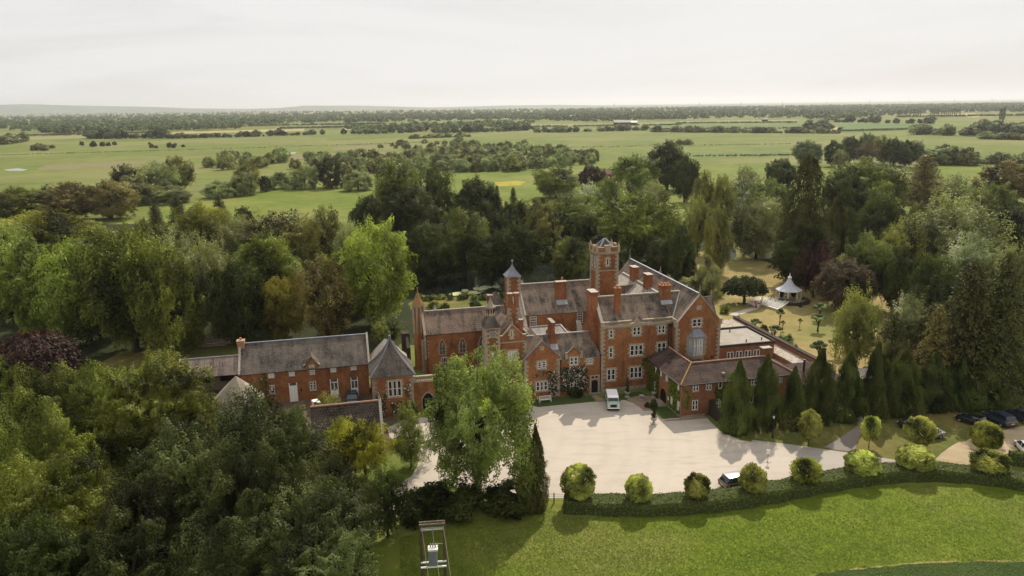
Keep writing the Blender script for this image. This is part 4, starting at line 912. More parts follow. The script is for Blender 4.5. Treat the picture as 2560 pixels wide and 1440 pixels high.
for a, b_ in ((.6,1.9),(3.2,4.7),(6.0,8.0)): bp('window', 'dark_void', shd, lambda m: m.box(u0s+a, u0s+b_, 16.5, 16.62, 1.4, 2.3))
bp('roof', 'old_tin', shd, lambda m: (slab(m, [(u0s,16.1,2.45),(u1s,16.1,2.45),(u1s,19.2,4.6),(u0s,19.2,4.6)], .1), slab(m, [(u0s,19.2,4.6),(u1s,19.2,4.6),(u1s,22,2.6),(u0s,22,2.6)], .1)))
bp('ridge', 'lead', shd, lambda m: m.tube((u0s,19.2,4.63),(u1s,19.2,4.63), .1)); bp('bargeboard', 'white_paint', shd, lambda m: m.prism([(16.0,2.4),(19.2,4.62),(19.2,4.78),(16.0,2.56)], 'x', u0s-.1, u0s-.02))
# ------------------------------------------------------------------ vegetation: crowns of many small leaves
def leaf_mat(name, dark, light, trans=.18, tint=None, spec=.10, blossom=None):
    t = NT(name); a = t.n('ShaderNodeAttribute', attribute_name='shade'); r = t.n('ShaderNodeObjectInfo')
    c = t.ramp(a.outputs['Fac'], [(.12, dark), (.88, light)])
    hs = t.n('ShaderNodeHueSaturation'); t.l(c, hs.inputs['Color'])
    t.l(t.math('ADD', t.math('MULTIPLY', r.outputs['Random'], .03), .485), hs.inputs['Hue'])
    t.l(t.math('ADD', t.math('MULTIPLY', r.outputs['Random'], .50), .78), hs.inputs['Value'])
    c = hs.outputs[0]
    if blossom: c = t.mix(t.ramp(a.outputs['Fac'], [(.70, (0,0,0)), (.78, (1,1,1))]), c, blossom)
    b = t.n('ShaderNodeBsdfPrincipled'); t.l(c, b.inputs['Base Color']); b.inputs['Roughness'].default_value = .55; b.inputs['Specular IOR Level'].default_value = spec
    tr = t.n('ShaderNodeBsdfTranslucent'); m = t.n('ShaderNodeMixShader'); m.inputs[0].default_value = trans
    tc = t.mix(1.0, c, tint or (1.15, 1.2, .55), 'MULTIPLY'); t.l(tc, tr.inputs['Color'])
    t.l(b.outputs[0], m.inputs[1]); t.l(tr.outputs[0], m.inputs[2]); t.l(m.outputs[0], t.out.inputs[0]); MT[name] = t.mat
leaf_mat('leaf_oak', (0.013,0.019,0.003), (0.251,0.293,0.048))
leaf_mat('leaf_ash', (0.025,0.033,0.008), (0.381,0.430,0.123), .38)
leaf_mat('leaf_dark', (0.006,0.008,0.001), (0.077,0.096,0.021), .28)
leaf_mat('leaf_yew', (0.007,0.009,0.003), (0.108,0.125,0.036), .22)
leaf_mat('leaf_mid', (0.018,0.026,0.005), (0.256,0.301,0.070))
leaf_mat('leaf_grey', (0.024,0.028,0.010), (0.334,0.352,0.137))
leaf_mat('leaf_pale', (0.032,0.040,0.014), (0.451,0.503,0.197))
leaf_mat('leaf_lime', (0.032,0.040,0.007), (0.433,0.475,0.099), .42)
leaf_mat('leaf_olive', (0.021,0.023,0.005), (0.300,0.302,0.075))
leaf_mat('leaf_brown', (0.020,0.016,0.005), (0.232,0.182,0.057))
leaf_mat('leaf_bronze', (0.038,0.030,0.018), (0.165,0.129,0.078), .3, (1.2,1.0,.7))
leaf_mat('leaf_purple', (0.015,0.009,0.007), (0.080,0.043,0.033), .25, (1.4,.7,.6))
leaf_mat('leaf_gold', (0.059,0.058,0.009), (0.225,0.211,0.041), .38, (1.25,1.1,.5))
leaf_mat('leaf_conifer', (0.009,0.009,0.003), (0.114,0.114,0.030), .18)
leaf_mat('leaf_cypress', (.018,.032,.008), (.105,.130,.030), .22)
leaf_mat('leaf_yellowgreen', (0.034,0.040,0.003), (0.469,0.469,0.062), .42)
leaf_mat('leaf_ball', (0.039,0.051,0.009), (0.539,0.552,0.137), .34)
leaf_mat('leaf_willow', (0.113,0.135,0.059), (0.360,0.403,0.186), .36)
leaf_mat('leaf_scrub', (0.103,0.124,0.047), (0.323,0.365,0.155), .36)
leaf_mat('leaf_far', (0.042,0.058,0.025), (0.175,0.214,0.091), .25)  # far leaves lightened, putting part of the distance haze into their colour
leaf_mat('leaf_hedge', (.045,.068,.016), (.19,.225,.060), .3)
leaf_mat('leaf_rose', (0.015,0.026,0.009), (0.064,0.089,0.032), .2, None, .2, (.68,.58,.47))
leaf_mat('leaf_white', (0.034,0.045,0.016), (0.429,0.487,0.230), .3, None, .2, (.52,.52,.44))
leaf_mat('leaf_ivy', (0.020,0.031,0.003), (0.189,0.241,0.034), .3)
leaf_mat('leaf_pine', (0.017,0.025,0.008), (0.253,0.304,0.114), .2)
t = NT('bark'); o = t.coord(); t.bsdf(t.ramp(t.noise(o, 6, 5), [(.3, (.035,.028,.020)), (.7, (.10,.085,.065))]), .95, .1); MT['bark'] = t.mat
t = NT('grass_blade'); a = t.n('ShaderNodeAttribute', attribute_name='shade'); c = t.ramp(a.outputs['Fac'], [(0, (.10,.155,.012)), (.55, (.15,.21,.020)), (.93, (.21,.245,.042)), (.96, (.45,.43,.30))])
b = t.n('ShaderNodeBsdfPrincipled'); t.l(c, b.inputs['Base Color']); b.inputs['Roughness'].default_value = .6; b.inputs['Specular IOR Level'].default_value = .2
tr = t.n('ShaderNodeBsdfTranslucent'); t.l(c, tr.inputs['Color']); m = t.n('ShaderNodeMixShader'); m.inputs[0].default_value = .4
t.l(b.outputs[0], m.inputs[1]); t.l(tr.outputs[0], m.inputs[2]); t.l(m.outputs[0], t.out.inputs[0]); MT['grass_blade'] = t.mat

def unit(v): return v/np.maximum(1e-9, np.linalg.norm(v, axis=-1, keepdims=True))
def leaf_mesh(name, P, N, size, shade, rs, asp=.62, up=None):
    """diamond leaves at P facing N"""
    n = len(P); N = unit(N)
    A = rs.normal(size=(n, 3)) if up is None else up+rs.normal(size=(n, 3))*.35
    T = unit(A-N*np.sum(A*N, axis=1, keepdims=True)); B = np.cross(N, T)
    s = size*(.65+.7*rs.random((n, 1))) if np.isscalar(size) else size[:, None]*(.65+.7*rs.random((n, 1)))
    V = np.stack([P-T*s, P-B*s*asp, P+T*s, P+B*s*asp], axis=1).reshape(-1, 3)
    me = bpy.data.meshes.new(name); me.vertices.add(4*n); me.vertices.foreach_set('co', V.astype(np.float32).ravel())
    me.loops.add(4*n); me.loops.foreach_set('vertex_index', np.arange(4*n, dtype=np.int32))
    me.polygons.add(n); me.polygons.foreach_set('loop_start', np.arange(0, 4*n, 4, dtype=np.int32)); me.polygons.foreach_set('loop_total', np.full(n, 4, dtype=np.int32))
    at = me.attributes.new('shade', 'FLOAT', 'FACE'); at.data.foreach_set('value', np.clip(shade, 0, 1).astype(np.float32))
    me.update(calc_edges=True); me.validate(); return me
def sph(rs, n): return unit(rs.normal(size=(n, 3)))
def lobed(rs, C, Rl, n, leaf, flat=.8, upb=.35, jit=.75, inner=.55, name='crown', asp=.62):
    C = np.asarray(C); Rl = np.asarray(Rl); p = Rl**2/np.sum(Rl**2); k = rs.choice(len(C), n, p=p)
    D = sph(rs, n); D[:, 2] += upb; D = unit(D)
    rr = (inner+(1-inner)*np.sqrt(rs.random(n)))*Rl[k]
    # every lobe is itself bumpy
    bump = 1+.22*np.sin(D[:, 0]*7+k*1.7)*np.sin(D[:, 1]*6+k*2.3)*np.cos(D[:, 2]*8+k)
    P = C[k]+D*(rr*bump)[:, None]*np.array([1, 1, flat])
    ls = rs.random(len(C)); sh = .62*ls[k]+.38*rs.random(n)
    W = unit(P-np.array([0, 0, P[:, 2].mean()*.75])); return leaf_mesh(name, P, D*.9+W*.35+np.array([0, 0, .30])+rs.normal(size=(n, 3))*jit*.58, leaf, sh, rs, asp)
def ell_lobes(rs, n, cz, hz, rx, lo=.62, hi=.86, zmin=-.8, squash=1.0, dens=None):
    out = []; 
    best = []
    while len(out) < n:
        cand = []
        for _ in range(4):
            d = sph(rs, 1)[0]
            if d[2] < zmin: continue
            q = d*(lo+(hi-lo)*rs.random())*np.array([rx, rx, hz])+np.array([0, 0, cz])
            dist = min([np.linalg.norm(q-o) for o in out], default=9); cand.append((dist, q))
        if cand: out.append(max(cand, key=lambda c: c[0])[1])
    return np.array(out)
def trunk_mesh(rs, C, top=.55, r=.028, n=7, base=0.0, lean=.02, name='trunk'):
    mb = MB(); p = Vector((0, 0, base-.02)); seg = 4
    mb.ring([(r*1.7, base-.02), (r*1.15, base+.03)], 8, (0, 0), cap=False)
    for i in range(seg):
        q = Vector((rs.normal()*lean*.4, rs.normal()*lean*.4, base+(top-base)*(i+1)/seg)); mb.tube(p, q, r*(1.15-.17*i), r*(1.15-.17*(i+1)), 7); p = q
    if len(C):
        for c in C[rs.choice(len(C), min(n, len(C)), replace=False)]:
            s = Vector((0, 0, base+(top-base)*(.45+.5*rs.random()))); c = Vector(c); md = s.lerp(c, .5)+Vector((0, 0, .03)); mb.tube(s, md, r*.55, r*.36, 5); mb.tube(md, c, r*.36, r*.12, 5)
    me_o = mb.build(name, MT['bark']); me = me_o.data; bpy.data.objects.remove(me_o); return me
def waves(rs, f, n=16):
    K = unit(rs.normal(size=(n, 3)))*(f*(.6+.8*rs.random((n, 1)))); ph = rs.random(n)*6.283
    def fn(P):
        a = P@K.T+ph; return np.sin(a).sum(1)/math.sqrt(n/2), (np.cos(a)@K)/math.sqrt(n/2)/f
    return fn
def foliage(rs, n, leaf, cz, hz, rx=.5, rough=.16, clump=26., gap=-.45, depth=.42, jit=.36, zmin=-1.0, asp=.62, name='crown', squeeze=0.0):
    """leaves spread through an uneven crown, in clumps with gaps between"""
    w1, w2, w3, w4, g1, g2, tn = waves(rs, 3.0), waves(rs, 7.0), waves(rs, clump*.55), waves(rs, clump*1.2), waves(rs, clump), waves(rs, clump*2.1), waves(rs, 9.0)
    P = []; N = []; S = []; c = 0
    while c < n:
        D = sph(rs, n); D = D[D[:, 2] > zmin]
        h3, q3 = w3(D); h4, q4 = w4(D); R = 1-rough*1.15+rough*(.42*w1(D)[0]+.50*w2(D)[0]+.50*h3+.34*h4)
        s = 1-depth*rs.random(len(D))**1.4
        rr = R*s; sq = 1-squeeze*np.clip(D[:, 2], 0, 1)
        Q = D*np.stack([rx*sq, rx*sq, np.full(len(D), hz)], 1)*rr[:, None]+np.array([0, 0, cz])
        a, ga = g1(Q); b, gb = g2(Q); f = a+.5*b; k = f+.5*(rs.random(len(D))-.5) > gap; tg = -(q3+q4*.9); tg = tg-D*np.sum(tg*D, 1, keepdims=True)
        Q, D, ga, gb, f, tg = Q[k], D[k], ga[k], gb[k], f[k], tg[k]; t = tn(Q)[0]
        nn = D*.95-(ga+.5*gb)*.45+tg*.85+np.array([0, 0, .18])+rs.normal(size=Q.shape)*jit
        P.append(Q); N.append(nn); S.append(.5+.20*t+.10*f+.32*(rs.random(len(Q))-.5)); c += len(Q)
    P = np.concatenate(P)[:n]; N = np.concatenate(N)[:n]; S = np.concatenate(S)[:n]; 
    m = np.quantile(np.hypot(P[:, 0], P[:, 1]), .992); P[:, :2] *= rx/m; lo, hi = np.quantile(P[:, 2], .004), np.quantile(P[:, 2], .998); b0 = max(.0, cz-hz); P[:, 2] = b0+(P[:, 2]-lo)*(1-b0)/(hi-lo); P[:, 2] = np.maximum(P[:, 2], .004)
    return leaf_mesh(name, P, N, leaf, S, rs, asp), P
PROTO = {}
def proto(key, crown, trunk): PROTO[key] = (crown, trunk)
def make_protos():
    for i in range(4):      # dense round-topped broadleaf trees
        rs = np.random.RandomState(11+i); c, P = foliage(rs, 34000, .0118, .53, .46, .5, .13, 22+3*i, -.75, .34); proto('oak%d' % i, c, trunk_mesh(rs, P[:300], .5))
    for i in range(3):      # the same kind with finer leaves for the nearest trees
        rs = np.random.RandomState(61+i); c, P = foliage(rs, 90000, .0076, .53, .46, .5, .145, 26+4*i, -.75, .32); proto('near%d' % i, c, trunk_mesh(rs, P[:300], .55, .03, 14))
    for i in range(3):      # looser, billowing trees with gaps between the boughs
        rs = np.random.RandomState(41+i); c, P = foliage(rs, 24000, .0112, .54, .45, .5, .17, 26+3*i, -.25, .5); proto('loose%d' % i, c, trunk_mesh(rs, P[:300], .62, .024, 14))
    rs = np.random.RandomState(77); c, P = foliage(rs, 62000, .0092, .56, .44, .52, .155, 26, -.4, .42, squeeze=.12); proto('ash', c, trunk_mesh(rs, P[:400], .6, .030, 26))
    for i in range(2):      # tall upright trees
        rs = np.random.RandomState(91+i); c, P = foliage(rs, 24000, .0122, .51, .48, .48, .145, 22, -.65, .38); proto('tall%d' % i, c, trunk_mesh(rs, P[:300], .7, .03, 10))
    for i in range(3):      # rounded crowns down to the ground
        rs = np.random.RandomState(101+i); c, P = foliage(rs, 15000, .017, .42, .52, .5, .14, 20, -.5, .4, zmin=-.75); proto('round%d' % i, c, trunk_mesh(rs, P[:200], .4, .025, 6))
    for i in range(2):      # layered conifers
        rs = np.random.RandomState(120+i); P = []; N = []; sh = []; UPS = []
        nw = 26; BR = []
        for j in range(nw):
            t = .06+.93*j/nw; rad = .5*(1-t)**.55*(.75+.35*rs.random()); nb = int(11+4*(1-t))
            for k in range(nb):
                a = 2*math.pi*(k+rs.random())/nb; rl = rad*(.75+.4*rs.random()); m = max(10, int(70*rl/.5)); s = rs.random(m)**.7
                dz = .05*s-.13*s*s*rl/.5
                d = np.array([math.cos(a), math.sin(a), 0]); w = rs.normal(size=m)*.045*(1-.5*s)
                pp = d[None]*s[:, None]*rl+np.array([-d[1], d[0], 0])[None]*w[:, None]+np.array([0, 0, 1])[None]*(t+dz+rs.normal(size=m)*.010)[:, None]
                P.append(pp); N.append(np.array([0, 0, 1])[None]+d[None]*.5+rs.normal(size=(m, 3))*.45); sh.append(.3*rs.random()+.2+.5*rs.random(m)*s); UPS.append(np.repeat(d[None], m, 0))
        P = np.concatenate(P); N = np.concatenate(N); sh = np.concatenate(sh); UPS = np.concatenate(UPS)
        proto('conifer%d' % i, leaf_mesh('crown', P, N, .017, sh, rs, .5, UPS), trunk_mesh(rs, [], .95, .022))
    for i in range(3):      # column cypresses
        rs = np.random.RandomState(150+i); n = 24000; t = rs.random(n)**1.1; a = rs.random(n)*2*math.pi; D = np.stack([np.cos(a), np.sin(a), np.zeros(n)], 1)
        prof = 1.0*np.minimum(1, .80+t*1.5)*np.clip(1-np.maximum(0, (t-.22)/.78)**1.6, 0, 1)**.9+.03
        Q = np.stack([D[:, 0]*.5*prof, D[:, 1]*.5*prof, t*1.2], 1); b1, q1 = waves(rs, 15)(Q); b2, q2 = waves(rs, 34)(Q); b3, _ = waves(rs, 6)(Q)
        r = .5*prof*(1+.13*b3+.16*b1+.10*b2)*(.72+.28*np.sqrt(rs.random(n))); P = np.stack([r*np.cos(a), r*np.sin(a), np.clip(t+.02*rs.normal(size=n)+.02*b1, .004, 1.03)], 1)
        tg = -(q1+.8*q2); N = D*.8+tg*.8+np.array([0, 0, .35])+rs.normal(size=(n, 3))*.38
        proto('column%d' % i, leaf_mesh('crown', P, N, .0155, .48+.2*b1+.12*b3+.35*(rs.random(n)-.5), rs, .5, np.repeat(np.array([[0, 0, 1.]]), n, 0)+P*.6), trunk_mesh(rs, [], .5, .03))
    rs = np.random.RandomState(165); n = 26000; t = rs.random(n); a = rs.random(n)*2*math.pi; wob = 1+.10*np.sin(a*6+t*9)+.12*np.sin(a*11-t*27)+.10*np.sin(t*60+a*2)
    r = .5*np.clip(1-t**5, 0, 1)**.6*(.80+.2*np.sin(np.clip(t*1.3, 0, 1)*3.1))*wob*(.72+.28*np.sqrt(rs.random(n))); P = np.stack([r*np.cos(a), r*np.sin(a), .02+t*.98], 1)
    proto('giant', leaf_mesh('crown', P, np.stack([np.cos(a), np.sin(a), .5+t], 1)+rs.normal(size=(n, 3))*.5, .014, .25+.4*rs.random(n)+.5*(wob-.9), rs, .5), trunk_mesh(rs, [], .5, .04))
    rs = np.random.RandomState(170); P = []; N = []; sh = []       # weeping tree
    for j in range(620):
        a = rs.random()*2*math.pi; rr = .5*math.sqrt(rs.random()); top = .66+.30*math.sqrt(max(0, 1-(rr/.5)**2))+rs.normal()*.04; ln = min(top-.10, .25+.42*rr/.5*rs.random()+.12)
        m = 42; s = rs.random(m); out = 1+.12*s
        P.append(np.stack([rr*math.cos(a)*out+rs.normal(size=m)*.012, rr*math.sin(a)*out+rs.normal(size=m)*.012, np.maximum(.42+.10*rs.random(), top-ln*s)], 1)); N.append(np.stack([np.full(m, math.cos(a)), np.full(m, math.sin(a)), .35+.6*(s < .2)], 1)+rs.normal(size=(m, 3))*.5); sh.append(.4*rs.random()+.6*rs.random(m)*(1-.4*s))
    P = np.concatenate(P); proto('weeping', leaf_mesh('crown', P, np.concatenate(N), .022, np.concatenate(sh), rs, .4, np.repeat(np.array([[0, 0, 1.]]), len(P), 0)), trunk_mesh(rs, P[:400], .7, .035, 10))
    for i in range(5):      # clipped mop-head trees
        rs = np.random.RandomState(190+i); c, P = foliage(rs, 17000, .020, .60+.02*(i%3), .37+.015*(i%2), .5, .050+.010*i, 24+3*i, -.95+.05*i, .32); proto('mophead%d' % i, c, trunk_mesh(rs, P[:200], .45, .022, 5))
    for i in range(2):      # cloud-pruned garden trees
        rs = np.random.RandomState(210+i); C = np.array([(.0,.0,.93),(.25,.1,.82),(-.25,.05,.80),(.05,-.27,.78),(-.05,.27,.84),(.33,-.16,.70),(-.34,-.12,.72)])[:7-2*i]; Rl = np.full(len(C), .17)+.03*rs.random(len(C))
        proto('cloud%d' % i, lobed(rs, C, Rl, 2600, .034, .42, .4, .6), trunk_mesh(rs, C, .7, .05, 7))
    for i in range(3):      # bushes to the ground
        rs = np.random.RandomState(230+i); c, P = foliage(rs, 6500, .028, .40, .52, .5, .15, 18, -.5, .4, zmin=-.7); proto('bush%d' % i, c, trunk_mesh(rs, P[:200], .4, .02, 6))
    for i in range(3):      # trees seen from far away
        rs = np.random.RandomState(260+i); C = ell_lobes(rs, 26, .46, .50, .5, .5, .84, -.85); Rl = .13+.09*rs.random(len(C))
        proto('far%d' % i, lobed(rs, C, Rl, 1500, .055, .8, .4), trunk_mesh(rs, C, .5, .03, 4))
    rs = np.random.RandomState(280); n = 1500; t = rs.random(n); a = rs.random(n)*6.283; r = .5*np.sin(np.clip(t*.95+.06, 0, 1)*math.pi)**.6
    P = np.stack([r*np.cos(a), r*np.sin(a), .06+.94*t], 1); proto('poplar', leaf_mesh('crown', P, P*np.array([1, 1, .2])+rs.normal(size=(n, 3))*.3, .04, rs.random(n), rs, .6), trunk_mesh(rs, [], .5, .05))
make_protos()

TREES = []
def plant(key, loc, h, wd, mat, name, label, cat='tree', group=None, rot=None, parts=True):
    cr, tk = PROTO[key]
    if parts:
        r = empty(name, loc, rot if rot is not None else rnd.uniform(0, 6.28), label, cat, group); r.scale = (wd, wd, h)
        c = bpy.data.objects.new('crown', cr); k = bpy.data.objects.new('trunk', tk)
        for o in (k, c): COL.objects.link(o); setpar(o, r)
    else:
        c = r = bpy.data.objects.new(name, cr); COL.objects.link(c); c.location = loc; c.rotation_euler = (0, 0, rnd.uniform(0, 6.28)); c.scale = (wd, wd, h); tag(c, label, cat, group)
    if not cr.materials: cr.materials.append(MT['leaf_oak'])
    c.material_slots[0].link = 'OBJECT'; c.material_slots[0].material = MT[mat]
    TREES.append(r); return r
def tree(key, x, yt, h, wpx, mat, name, label, group=None, cat='tree', parts=True):
    """tree whose top stands at pixel x, yt and is h metres high and wpx pixels wide"""
    if h > 60:                     # h given as the pixel row on which the tree stands
        a = G(x, h); b = G(x, yt); h = CAM_H*(1-math.hypot(a.x, a.y)/math.hypot(b.x, b.y))
    p = G(x, yt, h); wd = wpx*depth_of(p)/F_PX
    return plant(key, (p.x, p.y, 0), h*1.02, wd, mat, name, label, cat, group, parts=parts)
FG = 'trees in the lower left foreground'; LW = 'trees of the wood behind the stable block'; CW = 'trees beyond the pond'; RW = 'trees of the right-hand park'
